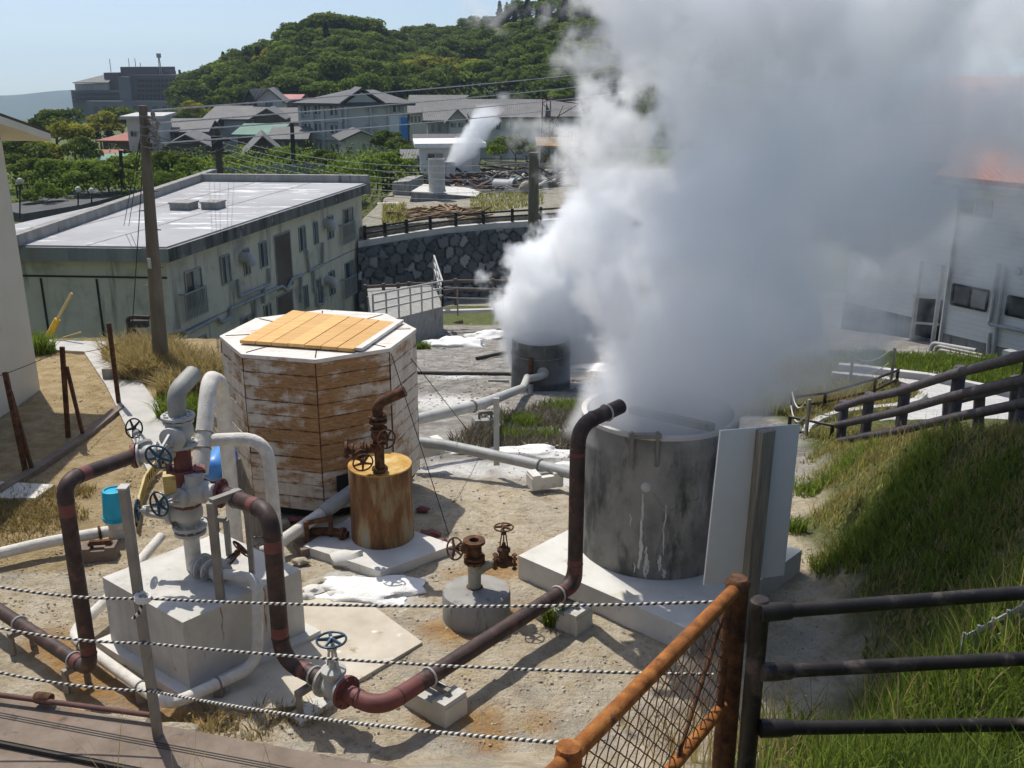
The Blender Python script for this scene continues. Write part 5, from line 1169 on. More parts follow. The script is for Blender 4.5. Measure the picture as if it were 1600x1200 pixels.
b=MB(); b.prism([C0+na*.012-Z*.53,C1+na*.012-Z*.53,C1+na*.012-Z*.06,C0+na*.012-Z*.06],-na*.01); b.build('stained_fascia','eave',AP)
b=MB(); b.prism([C0+ua*.12+ub*.12-Z*.05,C1-ua*.3+ub*.12-Z*.05,C1-ua*.3+ub*(LB-.3)-Z*.05,C0+ua*.12+ub*(LB-.3)-Z*.05],(0,0,.06)); b.build('roof_deck','roofdeck',AP)
b=MB(); h_=.42
b.prism([C1-ua*.35,C1,C1+ub*LB,C1-ua*.35+ub*LB],(0,0,h_)); ul=(C2-C3).normalized(); n3=ub
q0,q1=C3+ul*-2,C2+ul*1.2; b.prism([q0,q1,q1+ub*.4,q0+ub*.4],(0,0,h_)); b.build('parapet','eavel',AP,.02)
p0=I0
def aw(x0,y0,x1,y1,**k): return wwin(x0/2.6667,270+y0/2.6667,x1/2.6667,270+y1/2.6667,AP,p0,na,'alu','glass',True,.03,.06)
def balc(x0,y0,x1,y1):
    a=hit(x0/2.6667,270+y0/2.6667,p0+na*.25,na); c=hit(x1/2.6667,270+y1/2.6667,p0+na*.25,na); b=MB(); zt,zb=max(a.z,c.z),min(a.z,c.z); zt=min(zt,zb+1.05); n_=14
    for z in(zt,zb+.06): b.bar(zz(a,z),zz(c,z),.06)
    for i in range(n_+1): q_=a.lerp(c,i/n_); b.bar(zz(q_,zb),zz(q_,zt),.035)
    for q_ in(a,c): b.bar(zz(q_,zt),zz(q_,zt)-na*.25,.05)
    b.build('window_rail','alu',AP)
for k_ in(.33,.66): b=MB(); b.bar(C0.lerp(C0+ub*LB,k_)+ua*.2+Z*.014,C1.lerp(C1+ub*LB,k_)-ua*.4+Z*.014,.09,.012); b.build('roof_seam','eavel',AP)
aw(766,418,848,545); balc(764,470,868,580)
for r in((915,352,962,452),(1010,322,1042,418),(1077,294,1114,385),(1242,230,1274,318),(1303,208,1325,292),(1361,184,1389,268),(1264,474,1285,558),(1316,447,1340,545),(1369,416,1396,500)): aw(*r)
aw(1428,156,1473,250); balc(1427,205,1484,278)
aw(787,708,868,800); balc(800,750,892,830); aw(1435,380,1478,470); balc(1436,430,1490,498); aw(1002,610,1062,690); aw(1097,556,1130,600)
for x0,y0,x1,y1 in((1139,262,1222,438),(1150,515,1226,590)):
    a=hit(x0/2.6667,270+y0/2.6667,p0+na*.01,na); c=hit(x1/2.6667,270+y1/2.6667,p0+na*.01,na); b=MB(); zb,zt=min(a.z,c.z)-.3,max(a.z,c.z)
    b.prism([zz(a,zb),zz(c,zb),zz(c,zt),zz(a,zt)],na*.012); b.build('stair_opening','concd',AP)
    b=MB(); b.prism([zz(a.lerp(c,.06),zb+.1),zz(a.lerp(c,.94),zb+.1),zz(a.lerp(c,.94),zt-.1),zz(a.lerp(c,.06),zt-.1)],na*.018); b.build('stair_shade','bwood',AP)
for x,y in((1005,352),(1352,210),(1357,448)):
    p=hit(x/2.6667,270+y/2.6667,p0,na); b=MB(); b.path([p,p+na*.4,p+na*.5-Z*.35],.24,.2,12); b.build('vent_hood','gpaint',AP)
for pts in([(480,760),(690,672),(755,655),(772,672),(905,603),(925,625),(960,605),(962,566),(1065,522),(1110,500),(1175,472),(1195,490),(1215,445),(1262,425)],[(990,445),(1000,516),(1125,465),(1120,398)],[(1278,322),(1290,411),(1345,383),(1345,290)],[(1100,470),(1100,545)],[(1255,430),(1258,540)],[(1320,480),(1322,552),(1348,545),(1348,470)],[(700,690),(700,740)],[(1065,520),(1065,600)],[(1308,405),(1312,500)]):
    b=MB(); b.path([hit(x/2.6667,270+y/2.6667,p0+na*.12,na) for x,y in pts],.075,.1,8); b.build('wall_pipe','gpipe',AP)
a=hit(262+4,500,p0+na*.02,na)
b=MB(); zj=hit(1100/2.6667,270+470/2.6667,p0,na).z-.35; b.prism([zz(I0,zj)+na*.02,zz(I0,zj)+na*.02+ua*(LA-.8),zz(I0,zj+.06)+na*.02+ua*(LA-.8),zz(I0,zj+.06)+na*.02],-na*.015); b.build('joint_line','eavel',AP)
nB=ub.cross(Z); nB=nB if nB.y<0 else -nB
for x in(170,402): p=hit(x/2.6667,270+440/2.6667,zz(I0,0)+nB*.01,nB); b=MB(); b.bar(zz(p,ZR-1.3),zz(p,ZR-6),.07); b.build('downpipe','soot',AP)
b=MB(); b.prism([zz(I0,ZR-1.25)+nB*.03,zz(I0,ZR-1.25)+nB*.03+ub*(LB-.4),zz(I0,ZR-1.18)+nB*.03+ub*(LB-.4),zz(I0,ZR-1.18)+nB*.03],-nB*.025); b.build('joint_line','soot',AP)
for x0,x1,y,lab in((265,300,329,'square grey vent box on the flat roof, left one of two'),(315,343,328,'square grey vent box with a rimmed lid on the flat roof, right one of two')):
    p=P(x0,y,ZR+.01); q_=P(x1,y,ZR+.01); w_=(q_-p).length; t=T('roof_vent',lab,'roof vent',(p+q_)/2,'vent boxes on the flat roof'); c_=(p+q_)/2+Vector((0,.5,0))
    b=MB(); b.box(c_+Z*.14,(w_*.92,.9,.28),math.atan2(ua.y,ua.x)-R(90)); b.build('box','eavel',t,.02); b=MB(); b.box(c_+Z*.31,(w_,1.0,.07),math.atan2(ua.y,ua.x)-R(90)); b.build('lid','eavel',t,.02)
# ================================================================ TERRACE with handrail beside it
TZ0=-3.05
tw=[D(612,499,33.5),D(692,479,37.5)]
tzt=tw[1].z
t=T('ramp_terrace','grey concrete ramp terrace with a white handrail beside the flat roofed building','terrace',zz(tw[1],tzt-2))
b=MB(); a,c=tw[0],tw[1]; b.prism([a,c,c+Vector((-.6,3.2,.2)),zz(D(574,462,40.5),c.z+.1),zz(D(580,500,34.5),a.z)],(0,0,-2.6)); b.build('retaining_wall','concd',t,.02)
b=MB(); 
def hr(p,q_,n_,h=1.0,name='handrail'):
    b=MB()
    for i in range(n_+1): r_=p.lerp(q_,i/n_); b.bar(r_,r_+Z*h,.06)
    for k in(1,.72,.45): b.bar(p+Z*h*k,q_+Z*h*k,.06)
    b.build(name,'gpaint',t)
hr(a.lerp(c,-.3),c,6); hr(c,c+Vector((-.5,2.6,.5)),3)
# brown rail at the wall foot
t=T('brown_rail_fence','brown timber rail fence at the foot of the stone wall behind the terrace','fence',D(600,465,42))
pp=[D(572,472,39.5),D(600,470,39.7),D(623,469,39.9),D(640,467,40),D(676,466,40.2),D(712,462,40.4),D(770,462,40.6),D(815,462,40.8)]
for p in pp: b=MB(); b.bar(p-Z*.4,p+Z*.72,.13); b.build('post','bwood',t)
for k in(.62,.25): b=MB(); b.tube([p+Z*k for p in pp],.07,8); b.build('rail','bwood',t)
a,c=D(575,470,39),D(665,476,38.5); b=MB(); b.bar(a,c,.3,.4); b.build('kerb_wall','concd',None,.02,label='low dark concrete kerb behind the terrace at the foot of the stone wall',cat='kerb')
a,c=G(645,533),G(720,506); b=MB(); b.bar(a+Z*.05,c+Z*.05,.25,.2); b.build('slope_kerb','bwall',None,.02,label='thin brownish kerb edging the white powder heaps',cat='kerb')
a,c=D(690,487,38.5),D(790,484,39.5); b=MB(); b.bar(a,c,.25,.12); b.build('pale_kerb','kerb',None,.02,label='narrow pale kerb on the grass below the stone wall',cat='kerb')
t=T('thin_rail_fence','thin grey post and rail fence on the grass below the stone wall','fence',D(715,490,37.5))
pp=[D(690,472,37.5),D(715,474,37.6),D(772,475,37.8),D(812,474,38)]
for p in pp: b=MB(); b.bar(p-Z*.5,p+Z*.65,.06); b.build('post','steel',t)
for k in(.6,.2): b=MB(); b.tube([p+Z*k for p in pp],.03,8); b.build('rail','steel',t)
# ================================================================ POLES AND WIRES
def upole(name,label,bx,by,tx,ty,Y,r0,r1,mat='pole',z=None):
    bt=D(bx,by,Y) if z is None else P(bx,by,z); tp_=D(tx,ty,bt.y); t=T(name,label,'utility pole',bt); b=MB(); b.tube([bt-Z*.5,bt.lerp(tp_,.5),tp_],[r0,(r0+r1)/2,r1],16); b.build('shaft',mat,t); return t,bt,tp_
pt1,pb1,pp1=upole('utility_pole','tall weathered utility pole with climbing pegs rising in front of the flat roofed building','252',0,0,0,18,.16,.09) if False else upole('utility_pole','tall weathered utility pole with climbing pegs in front of the flat roofed building',252,585,223,165,18,.165,.075,z=0)
d=(pp1-pb1)
for k in range(9):
    p=pb1+d*(.35+.07*k); b=MB(); b.bar(p,p+Vector((.2*(1 if k%2 else -1),-.05,0)),.02); b.build('climbing_peg','steel',pt1)
b=MB()
for k,l in((.965,.22),(.93,.3),(.90,.25),(.86,.3)):
    p=pb1+d*k; b.bar(p+Vector((-.05,-.08,0)),p+Vector((l,-.12,-.04)),.03); b.lathe([(.03,0),(.045,.05),(.03,.1)],p+Vector((l,-.12,-.02)),Z,10)
for k in range(7): p=pb1+d*(.88+.012*k); b.torus(p+Vector((.18+.02*(k%3),-.1,0)),(.2*k%1,.5,.6),.11,.012,14,5)
b.build('insulator','steel',pt1)
b=MB(); p=pb1+d*.44; b.box(p+Vector((-.02,-.17,0)),(.06,.04,.2)); b.build('number_plate','gpaint',pt1)
ends=[(1010,103),(1010,122),(1000,141),(930,163)]; st_=[.975,.93,.90,.86]
for (x,y),k,lab in zip(ends,st_,('highest','second','third','fourth')):
    wire('overhead_wire',pb1+d*k+Vector((.2,-.1,.05)),D(x,y,62),.016,f'{lab} overhead wire from the utility pole top across the view to the hill','wire',.12,'upper overhead wires')
p2t,p2b,p2p=upole('far_utility_pole','dark utility pole with a transformer beyond the flat roof',344,276,338,198,72,.28,.2,'trunk')
b=MB(); b.lathe([(.4,0),(.4,1.0)],p2p-Z*1.6+Vector((.1,-.5,0)),Z,12); b.bar(p2p-Z*.9+Vector((-1,0,0)),p2p-Z*.9+Vector((1,0,0)),.14); b.bar(p2p-Z*1.8+Vector((-.8,0,0)),p2p-Z*1.8+Vector((.8,0,0)),.14); b.build('transformer','soot',p2t)
p3t,p3b,p3p=upole('slim_utility_pole','slim utility pole between the trees left of the three storey hotel',459,262,456,191,80,.2,.15,'soot')
p4t,p4b,p4p=upole('bare_utility_pole','brown bare utility pole standing in front of the stone wall beside the small steam cloud',833,425,834,238,51,.30,.25,'pole')
p5t,p5b,p5p=upole('left_utility_pole','thin dark utility pole among the trees behind the flat roof',192,300,188,235,75,.16,.12,'soot')
for i in range(5):
    wire('service_wire',pb1+d*(.90-.012*i)+Vector((.2,-.1,0)),p2p+Vector((-1+.5*i,-.1,-.4-.5*(i%3))),.008,'one of the slack lower wires from the utility pole to the transformer pole','bwire',.4,'slack service wires')
for i in range(6):
    wire('service_wire',p2p-Z*(.6+.4*i),p4p-Z*(.5+.35*i),.014,'one of the sagging grey wires from the transformer pole to the bare pole','wire',.9,'sagging grey wires over the trees')
wire('guy_wire',pb1+d*.95,C0+ub*3.4+ua*3+Z*.3,.012,'dark guy wire from the utility pole down to the flat roof, left one','bwire')
wire('guy_wire',pb1+d*.93,C0+ub*3.2+ua*3+Z*.3,.012,'dark guy wire from the utility pole down to the flat roof, right one','bwire')
wire('guy_wire',pb1+d*.9,P(206,520,.2),.01,'dark wire hanging down beside the utility pole','bwire')
t=T('lattice_mast','thin rusty lattice mast at the left edge of the big steam cloud','mast',D(850,252,90))
b=MB(); A1,A2=D(845,255,90),D(848,150,90); 
for o in(0,.7): b.bar(A1+Vector((o,0,0)),A2+Vector((o,0,0)),.09)
for k in range(9): q0=A1.lerp(A2,k/9); q1=A1.lerp(A2,(k+1)/9); b.bar(q0+Vector((.7*(k%2),0,0)),q1+Vector((.7*((k+1)%2),0,0)),.05)
b.bar(A2+Vector((-.2,0,-.2)),D(905,162,90),.1); b.bar(D(858,190,90),D(905,162,90),.07); b.bar(D(880,165,90),D(858,215,90),.06); b.build('lattice','rust',t)
# yellow stay and dark valve near the flat roofed building
q=P(74,528,.05); t=T('yellow_stay','yellow painted stay pipe with a guard leaning by the grass at left','stay',q)
q2=D(112,458,q.y); b=MB(); b.tube([q,q2],.03,10); b.tube([q+Vector((.35,0,0)),Vector((q2.x+.1,q2.y,q2.z-.9))],.02,8); b.build('stay','yel' ,t)
mats['yellow']=flat('yellow_guard',(.62,.38,.03),.5)
b=MB(); b.tube([q,q.lerp(q2,.42)],.07,12); b.build('guard','yellow',t)
q=P(203,528,0); t=T('dark_standpipe','dark pipe fittings on the wall corner of the flat roofed building beside the pole','standpipe',q)
b=MB(); b.path([q,q+Z*.45,q+Vector((.1,0,.5)),q+Vector((.5,0,.48))],.05,.1,10); b.box(q+Vector((.25,0,.33)),(.4,.15,.14)); b.path([q+Vector((.1,0,.2)),q+Vector((.3,-.1,0)),q+Vector((.32,-.1,-.2))],.04,.1,8); b.build('fitting','soot',t)
# ================================================================ YARD ABOVE THE ROAD
def base(px,py,y0=57,y1=900):
    d=ray(px,py); y=y0
    while y<y1:
        p=Vector((0,0,H))+d*(y/d.y)
        if p.z<=ground_z(p.x,p.y): return p
        y*=1.004
    return Vector((0,0,H))+d*(y1/d.y)
def yd(px,py): return base(px,py)
KY=1.33
def DY(px,py,Y): return D(px,py,Y*KY)
q=DY(716,335,50); t=T('yard_block_wall','low stained white concrete block wall below the grey cylinder in the scrap yard','wall',q)
a,c=DY(632,340,50.5),DY(742,332,52.5); az_=DY(648,302,50.5).z
b=MB(); b.prism([a,c,zz(c,DY(748,309,52.5).z),zz(a+(c-a)*.12,az_)],(.5,4.2,.0)); b.build('wall','concd',t,.03)
b=MB(); b.prism([zz(a+(c-a)*.10,az_+.02),zz(c+Vector((.1,0,0)),DY(748,309,52.5).z+.02),zz(c,DY(748,309,52.5).z+.02)+Vector((.5,4.2,0)),zz(a+(c-a)*.10,az_+.02)+Vector((.5,4.2,0))],(0,-.05,.08)); b.build('cap','conc',t)
q=DY(683,299,51.8); cyr=.56
t=T('grey_cylinder','tall pale grey cylinder standing on the stained block wall in the scrap yard','cylinder',q); hq=DY(683,248,51.8).z-q.z
b=MB(); b.lathe([(cyr*1.12,0),(cyr*1.02,.14),(cyr,.3),(cyr,hq),(cyr*.9,hq),(cyr*.9,hq-.3),(0,hq-.3)],q,Z,30); b.build('shell','gpipe' if False else 'gpaint',t)
a,c=DY(614,322,54),DY(640,318,53.5); t=T('yard_retaining_wall','dark grey concrete retaining wall left of the stained block wall','wall',a)
b=MB(); b.prism([a,c,zz(c,DY(640,283,53.5).z),zz(a,DY(614,285,54).z)],(.7,4,0)); b.build('wall','concd',t,.02)
q=DY(603,352,48); t=T('yard_steps','short flight of concrete steps with a bent handrail at the left of the scrap yard','steps',q)
for k in range(6):
    b=MB(); p=DY(600+1.2*k,350-5.4*k,47.5+.55*k); b.box(p,(1.35,.7,.5)); b.build('step','conc',t,.01)
b=MB(); b.path([DY(586,352,47.4),DY(592,325,49.5),DY(598,312,51)],.04,.2,8); b.path([DY(598,320,51.5),DY(598,308,51.5),DY(616,306,52)],.05,.15,8); b.build('handrail','soot',t)
q=DY(826,339,50.5); t=T('traffic_cone','red and white traffic cone beside the road near the bare pole','traffic cone',q)
b=MB(); b.box(q+Z*.02,(.5,.5,.06)); b.lathe([(.2,.04),(.04,.92),(0,.93)],q,Z,16); b.build('cone','orange',t); b=MB(); b.lathe([(.15,.32),(.105,.57)],q,Z,16); b.build('band','kerb',t)
q=DY(789,304,56); t=T('concrete_pipe_section','large grey concrete pipe section with a collar lying on its side in the yard','pipe section',q)
ax_=Vector((1,-.45,.02)).normalized(); c_=q+Z*.56
b=MB(); b.lathe([(.44,-.82),(.56,-.82),(.56,.47),(.66,.48),(.66,.82),(.5,.82),(.44,.4)],c_,ax_,30,True); b.build('shell','gpipe',t); b=MB(); b.lathe([(0,.16),(.44,.16)],c_,ax_,24); b.build('dark_bore','dark',t)
q=DY(823,305,54.5); b=MB(); b.blob(q+Z*.45,.56,3,.12,(1,.7,1),3); centred(b.build('round_boulder','bstone',None,0,60,label='rounded brown boulder beside the concrete pipe section and the bare pole',cat='boulder'))
# scrap
def pile(name,label,px0,px1,y0,y1,n,mat,lo,hi,th,flat_=.15):
    lo*=1.2; hi*=1.25; th*=1.25
    b=MB()
    for i in range(n):
        p=yd(random.uniform(px0,px1),random.uniform(y0,y1)); a=random.gauss(.2,.7) ; l=random.uniform(lo,hi); dv=Vector((math.cos(a)*l/2,math.sin(a)*l/2,random.gauss(0,flat_)*l/2)); p.z+=random.uniform(.05,.5)*max(.3,flat_*4)*.6
        b.t=random.random(); b.bar(p-dv,p+dv,th*random.uniform(.6,1.6),th*random.uniform(.5,1.5))
    return b.build(name,mat,None,0,0,label=label,cat='scrap',kind='stuff')
pile('scrap_timber','heap of scrap timber below the stained block wall',628,745,330,342,90,'timber',.5,2.4,.10)
pile('dark_scrap','dark tangled scrap metal in the yard behind the cylinder',610,880,268,297,150,'soot',.5,3.4,.08,.3)
pile('pale_scrap','pale planks and broken pieces in the yard',700,850,280,303,90,'gpaint',.4,2.6,.08,.2)
pile('rust_scrap','brown scrap heap in the yard',640,800,280,302,150,'rust',.3,1.6,.11,.3)
b=MB()
for i in range(130):
    p=yd(random.uniform(640,775),random.uniform(284,302)); b.blob(p+Z*.1,random.uniform(.08,.24),1,.5,(1,1,.8),i)
b.build('rubble_heap','bstone',None,0,0,kind='stuff')
# pipe rack: many thin grey pipes on frames
t=T('pipe_rack','rack of many thin grey pipes on spindly frames at the back of the scrap yard','pipe rack',DY(800,290,66))
b=MB()
for k in range(16): y=255+random.uniform(0,26); x0=random.uniform(755,790); x1=random.uniform(850,905); b.bar(DY(x0,y-6,64+k*.2),DY(x1,y+random.uniform(-4,9),66+k*.2),.07)
for k in range(8): y=250+random.uniform(0,10); b.bar(DY(748,y,64),DY(830,y+random.uniform(8,18),64),.06)
b.build('pipe_bundle','steel',t)
b=MB()
for x in(770,795,815,840,865): p=DY(x,286,65.5); q_=DY(x,258,65.5); b.bar(p,q_,.09); b.bar(p+Vector((.8,.6,0)),q_,.07)
b.build('frame','steel',t)
g=[]
for _ in range(2600):
    p=yd(random.uniform(735,850),random.uniform(303,336)); 
    if random.random()<.85 and (pr(p)[1]<338-.16*(pr(p)[0]-735)): g.append((p.x,p.y,p.z))
for _ in range(900): p=yd(random.uniform(598,636),random.uniform(322,352)); g.append((p.x,p.y,p.z))
for _ in range(600): p=yd(random.uniform(640,700),random.uniform(296,308)); g.append((p.x,p.y,p.z))
blades('yard_grass',g,[random.uniform(.15,.45) for _ in g],'grass',.03,.8,2,kind='stuff')
# ================================================================ TOWN
def house(name,label,cat,px0,px1,yb,ye,yr,wall,roof,style='side',depth=8,rot=0,wins=(),Y=None,ov=.6,extra=None,group=None,frames='alu'):
    p0=base((px0+px1)/2,yb) if Y is None else D((px0+px1)/2,yb,Y)
    n=Vector((math.sin(rot),-math.cos(rot),0)); u=Vector((math.cos(rot),math.sin(rot),0))
    a=hit(px0,ye,p0,n); c=hit(px1,ye,p0,n); m_=hit((px0+px1)/2,ye,p0,n); zb=hit((px0+px1)/2,yb,p0,n).z; z1=m_.z
    a=zz(a,z1); c=zz(c,z1); w_=(c-a).length; bk=-n*depth
    rd=hit((px0+px1)/2,yr,p0-n*(depth*.5 if style!='front' else 0),n).z
    t=T(name,label,cat,zz(a.lerp(c,.5),zb-2),group)
    b=MB(); b.prism([zz(a,zb-3),zz(c,zb-3),zz(c+bk,zb-3),zz(a+bk,zb-3)],(0,0,z1-zb+3)); 
    if style=='front': b.prism([a,c,zz(a.lerp(c,.5),rd)],bk)
    b.build('wall',wall,t)
    b=MB(); th=.18; o=n*ov; uo=u*ov
    if style=='side':
        f0,f1=a-uo+o,c+uo+o; r0,r1=zz(a-uo+bk*.5,rd),zz(c+uo+bk*.5,rd); k0,k1=a-uo+bk-o,c+uo+bk-o; dz=Z*(-.25*ov)
        b.prism([f0+dz,f1+dz,r1,r0],(0,0,th)); b.prism([r0,r1,k1+dz,k0+dz],(0,0,th))
    elif style=='front':
        mm=a.lerp(c,.5); r0,r1=zz(mm+o,rd),zz(mm+bk-o,rd); sl_=(rd-z1)/(w_/2)*ov
        l0,l1=zz(a-uo+o,z1-sl_),zz(a-uo+bk-o,z1-sl_); g0,g1=zz(c+uo+o,z1-sl_),zz(c+uo+bk-o,z1-sl_)
        b.prism([l0,r0,r1,l1],(0,0,th)); b.prism([r0,g0,g1,r1],(0,0,th))
    elif style=='hip':
        f0,f1,k1,k0=a-uo+o,c+uo+o,c+uo+bk-o,a-uo+bk-o; ins=min(depth/2,w_*.45); r0,r1=zz(a+u*ins+bk*.5,rd),zz(c-u*ins+bk*.5,rd)
        vs=[b.bm.verts.new(p) for p in(f0,f1,k1,k0,r0,r1)]; vb=[b.bm.verts.new(Vector(p)-Z*th) for p in(f0,f1,k1,k0)]
        for ii in((0,1,5,4),(1,2,5),(2,3,4,5),(3,0,4)): b.face([vs[i] for i in ii])
        b.face(vb[::-1])
        for i in range(4): b.face([vs[i],vs[(i+1)%4],vb[(i+1)%4],vb[i]])
    else:
        b.prism([a-uo+o,c+uo+o,c+uo+bk-o,a-uo+bk-o],(0,0,.35))
    b.build('roof',roof,t)
    for r in wins: wwin(*r,t,p0,n,frames,'glass',True,.04,.08)
    return t,p0,n,u,a,c,zb,z1,bk
def xwin(t,p0,n,u,a,c,n_,z0,z1,wf=.7,name='window'):
    b=MB(); L=(c-a).length
    for i in range(n_): x=L*(i+.5)/n_; h=L/n_*wf/2; q=a+u*x; b.prism([zz(q-u*h,z0)+n*.03,zz(q+u*h,z0)+n*.03,zz(q+u*h,z1)+n*.03,zz(q-u*h,z1)+n*.03],-n*.02)
    return b.build(name,'glass',t)
# three storey hotel: left wing (windows), gable centre, right wing
hr_=base(545,262); HY=128.
t=T('three_storey_hotel','grey beige three storey hotel with columns of windows and dark hipped roofs','hotel',D(545,246,HY)-Z*2)
def wing(px0,px1,ye,yr,Y,dep,stl,uz=None):
    pass
n=Vector((.30,-1,0)).normalized(); u=Vector((-n.y,n.x,0)); hp0=D(538,160,HY)
nl=Vector((-.42,-1,0)).normalized(); ulf=Vector((-nl.y,nl.x,0))
cz=D(538,160,HY); cR=hit(636,160,cz,n); cL_=hit(472,157,cz,nl); ze=cz.z; zb=D(538,262,HY).z-3
cR=zz(cR,ze); cL_=zz(cL_,ze); dep=14
b=MB(); b.prism([zz(cL_,zb),zz(cz,zb),zz(cR,zb),zz(cR-n*dep,zb),zz(cL_-nl*dep,zb)],(0,0,ze-zb)); b.build('wall','hwall',t)
b=MB(); rz_=D(560,141,HY+4).z; o=.9
el=[zz(cL_+nl*o-ulf*o,ze-.1),zz(cz+nl*o+u*0,ze-.1),zz(cR+n*o+u*o,ze-.1),zz(cR-n*(dep+o)+u*o,ze-.1),zz(cL_-nl*(dep+o)-ulf*o,ze-.1)]
r0=zz(cL_-nl*6+ulf*3.2,rz_); rm=zz(cz.lerp(cR,.35)-n*5,rz_); r1=zz(cR-n*6-u*3.2,rz_)
vs=[b.bm.verts.new(p) for p in el+[r0,rm,r1]]
for ii in((0,1,6,5),(1,2,7,6),(2,3,7),(3,4,5,6,7),(4,0,5)): b.face([vs[i] for i in ii])
vb_=[b.bm.verts.new(p-Z*.35) for p in el]; b.face(vb_[::-1])
for i in range(5): b.face([vs[i],vs[(i+1)%5],vb_[(i+1)%5],vb_[i]])
b.build('roof','tdark',t)
g0,g1=cz.lerp(cR,.02),cz.lerp(cR,.52); gm=g0.lerp(g1,.5)
b=MB(); b.prism([g0+n*.5,g1+n*.5,zz(gm+n*.5,rz_-.1)],-n*6); b.build('gable','hwall2',t)
b=MB(); 
for e_,f_ in((g0-u*.8,1),(g1+u*.8,-1)): b.prism([zz(e_+n*.9,ze-.25),zz(gm+n*.9,rz_+.2),zz(gm-n*5,rz_+.2),zz(e_-n*5,ze-.25)],(0,0,.25))
b.build('gable_roof','tdark',t)
for r in((474,163,489,180),(491,163,504,180),(515,163,530,182),(475,192,489,208),(491,192,505,208),(516,194,531,210),(476,220,490,238),(492,221,505,240),(517,223,532,241)): wwin(*r,t,cz,nl,'hwall2','glass',True,.05,.25)
for r in((571,167,577,174),(583,167,589,175),(571,195,577,202),(583,194,589,203),(612,162,627,176),(612,192,627,206)): wwin(*r,t,cz,n,'hwall2','glass',True,.05,.2)
for x in(471,489.5,506,533): p=hit(x,200,cz+nl*.2,nl); b=MB(); b.bar(zz(p,zb+2),zz(p,ze-.2),.45,.4,nl); b.build('pilaster','hwall2',t)
for x in(541,580,608,633): p=hit(x,200,cz+n*.2,n); b=MB(); b.bar(zz(p,zb+2),zz(p,ze-.2),.3,.3,n); b.build('pilaster','hwall2',t)
for y in(187,215): p,q_=hit(472,y,cz+nl*.12,nl),hit(537,y+1,cz+nl*.12,nl); b=MB(); b.bar(zz(p,p.z),zz(q_,p.z),.5,.3); b.build('floor_band','hwall2',t)
house('annex','small pale annex with a dark gable roof in front of the three storey hotel','house',540,586,248,216,206,'hwall','tdark','front',7,.28,((567,224,571,233),(577,224,581,233),(541,230,550,238)),Y=119,ov=.8)
# other houses: (name,label,px0,px1,ybase,yeave,yridge,wall,roof,style,depth,rot,wins,Y)
HS=[
('gable_house','grey house with twin dark gables high on the left of the hotel',401,441,188,157,140,'hwall','tgrey','front',9,.15,((415,160,420,165),(421,160,426,165)),150),
('gable_house','narrow dark sided house end with a steep roof joined left of the grey gable house',383,402,186,158,141,'bwood','tgrey','front',9,-.2,((386,160,390,176),(394,160,398,176)),152),
('pink_roof_house','small house with a pink roof between the gable house and the hotel',440,465,188,155,149,'bwood','tpink','side',6,0,((447,158,457,165),),165),
('pale_house','pale house with a grey roof below the grey gable house',324,402,212,186,167,'white','tgrey','side',9,-.15,((329,190,336,200),(343,190,350,200),(385,190,392,195)),145),
('wide_roof_house','grey house with a wide low roof in front of the gable house',404,470,205,192,170,'hwall2','tgrey','side',9,.1,((420,194,440,200),),143),
('brown_low_house','brown low house with a small gable left of the hotel',396,440,200,184,171,'bwood','tgrey','front',7,.1,(),139),
('green_roof_house','house with a pale green sheet roof among grey roofs',371,430,222,210,195,'bwood','tgreen','side',8,-.12,(),128),
('long_dark_house','long dark wooden house with grey roof left of the hotel',425,475,240,217,200,'bwood','tgrey','side',8,.05,((435,222,445,230),(455,222,465,230)),126),
('steep_roof_house','brown house with a swept grey gable roof right of the transformer pole',386,438,268,238,214,'bwood','tgrey','front',9,.25,((392,246,402,251),(406,246,416,251),(420,246,430,251)),108),
('big_gable_house','large dark house with a broad grey gable roof left of the transformer pole',252,332,262,232,212,'bwood','tgrey','front',9,.2,((308,236,316,245),(320,236,328,245),(270,236,282,246)),112),
('long_roof_house','long grey tiled roof house behind the utility pole top',238,320,228,206,190,'bwood','tgrey','side',8,.1,((246,210,256,218),(262,210,272,218),(280,210,290,218)),125),
('grey_roof_house','house with a rusty grey roof behind the long grey house',256,330,210,196,187,'hwall2','tgrey','side',7,.1,(),138),
('white_block','pale boxy two storey house just left of the utility pole',197,248,246,186,186,'hwall','kerb','flat',8,.15,((216,224,228,236),(234,224,244,236),(204,205,214,213)),118),
('red_roof_house','brown house with a red hipped roof at left among the trees',160,204,244,219,206,'bwood','tred','hip',8,-.1,((170,224,180,234),),132),
('low_red_shed','low shed with a dull red roof below the red hipped house',152,176,252,243,236,'bwood','tred','side',4,0,(),112),
('green_shed','low green roofed shed at left below the boxy house',158,222,258,250,242,'hwall2','tgreen','side',5,-.1,(),105),
('long_yard_house','long grey roofed house with a row of little windows right of the hotel',640,725,192,176,150,'hwall2','tgrey','side',12,0,(),175),
('grey_yard_house','grey house with a broad roof behind the small white shed',668,724,216,188,167,'hwall2','tgrey','side',9,.1,((674,194,679,206),(684,194,689,206),(701,193,712,200)),132),
('side_gable_house','small grey gable house joined to the broad roofed house',702,728,214,186,172,'hwall2','tgrey','front',6,.1,((704,192,712,199),(716,192,724,199)),128),
('big_roof_house','big house with a long grey roof and balconies behind the small steam cloud',722,845,222,183,157,'hwall','tgrey','side',12,-.05,((760,188,768,200),(775,190,782,202),(797,190,803,200),(805,206,812,214)),136),
('dim_roof_house','grey roofed house half hidden at the left edge of the big steam cloud',826,905,210,182,160,'hwall2','tgrey','side',10,.05,((868,192,873,199),),140),
('hill_villa','white two storey villa on the wooded hill above the town','' and '',0,0,0,0,0,'','','',0,0,(),0),
]
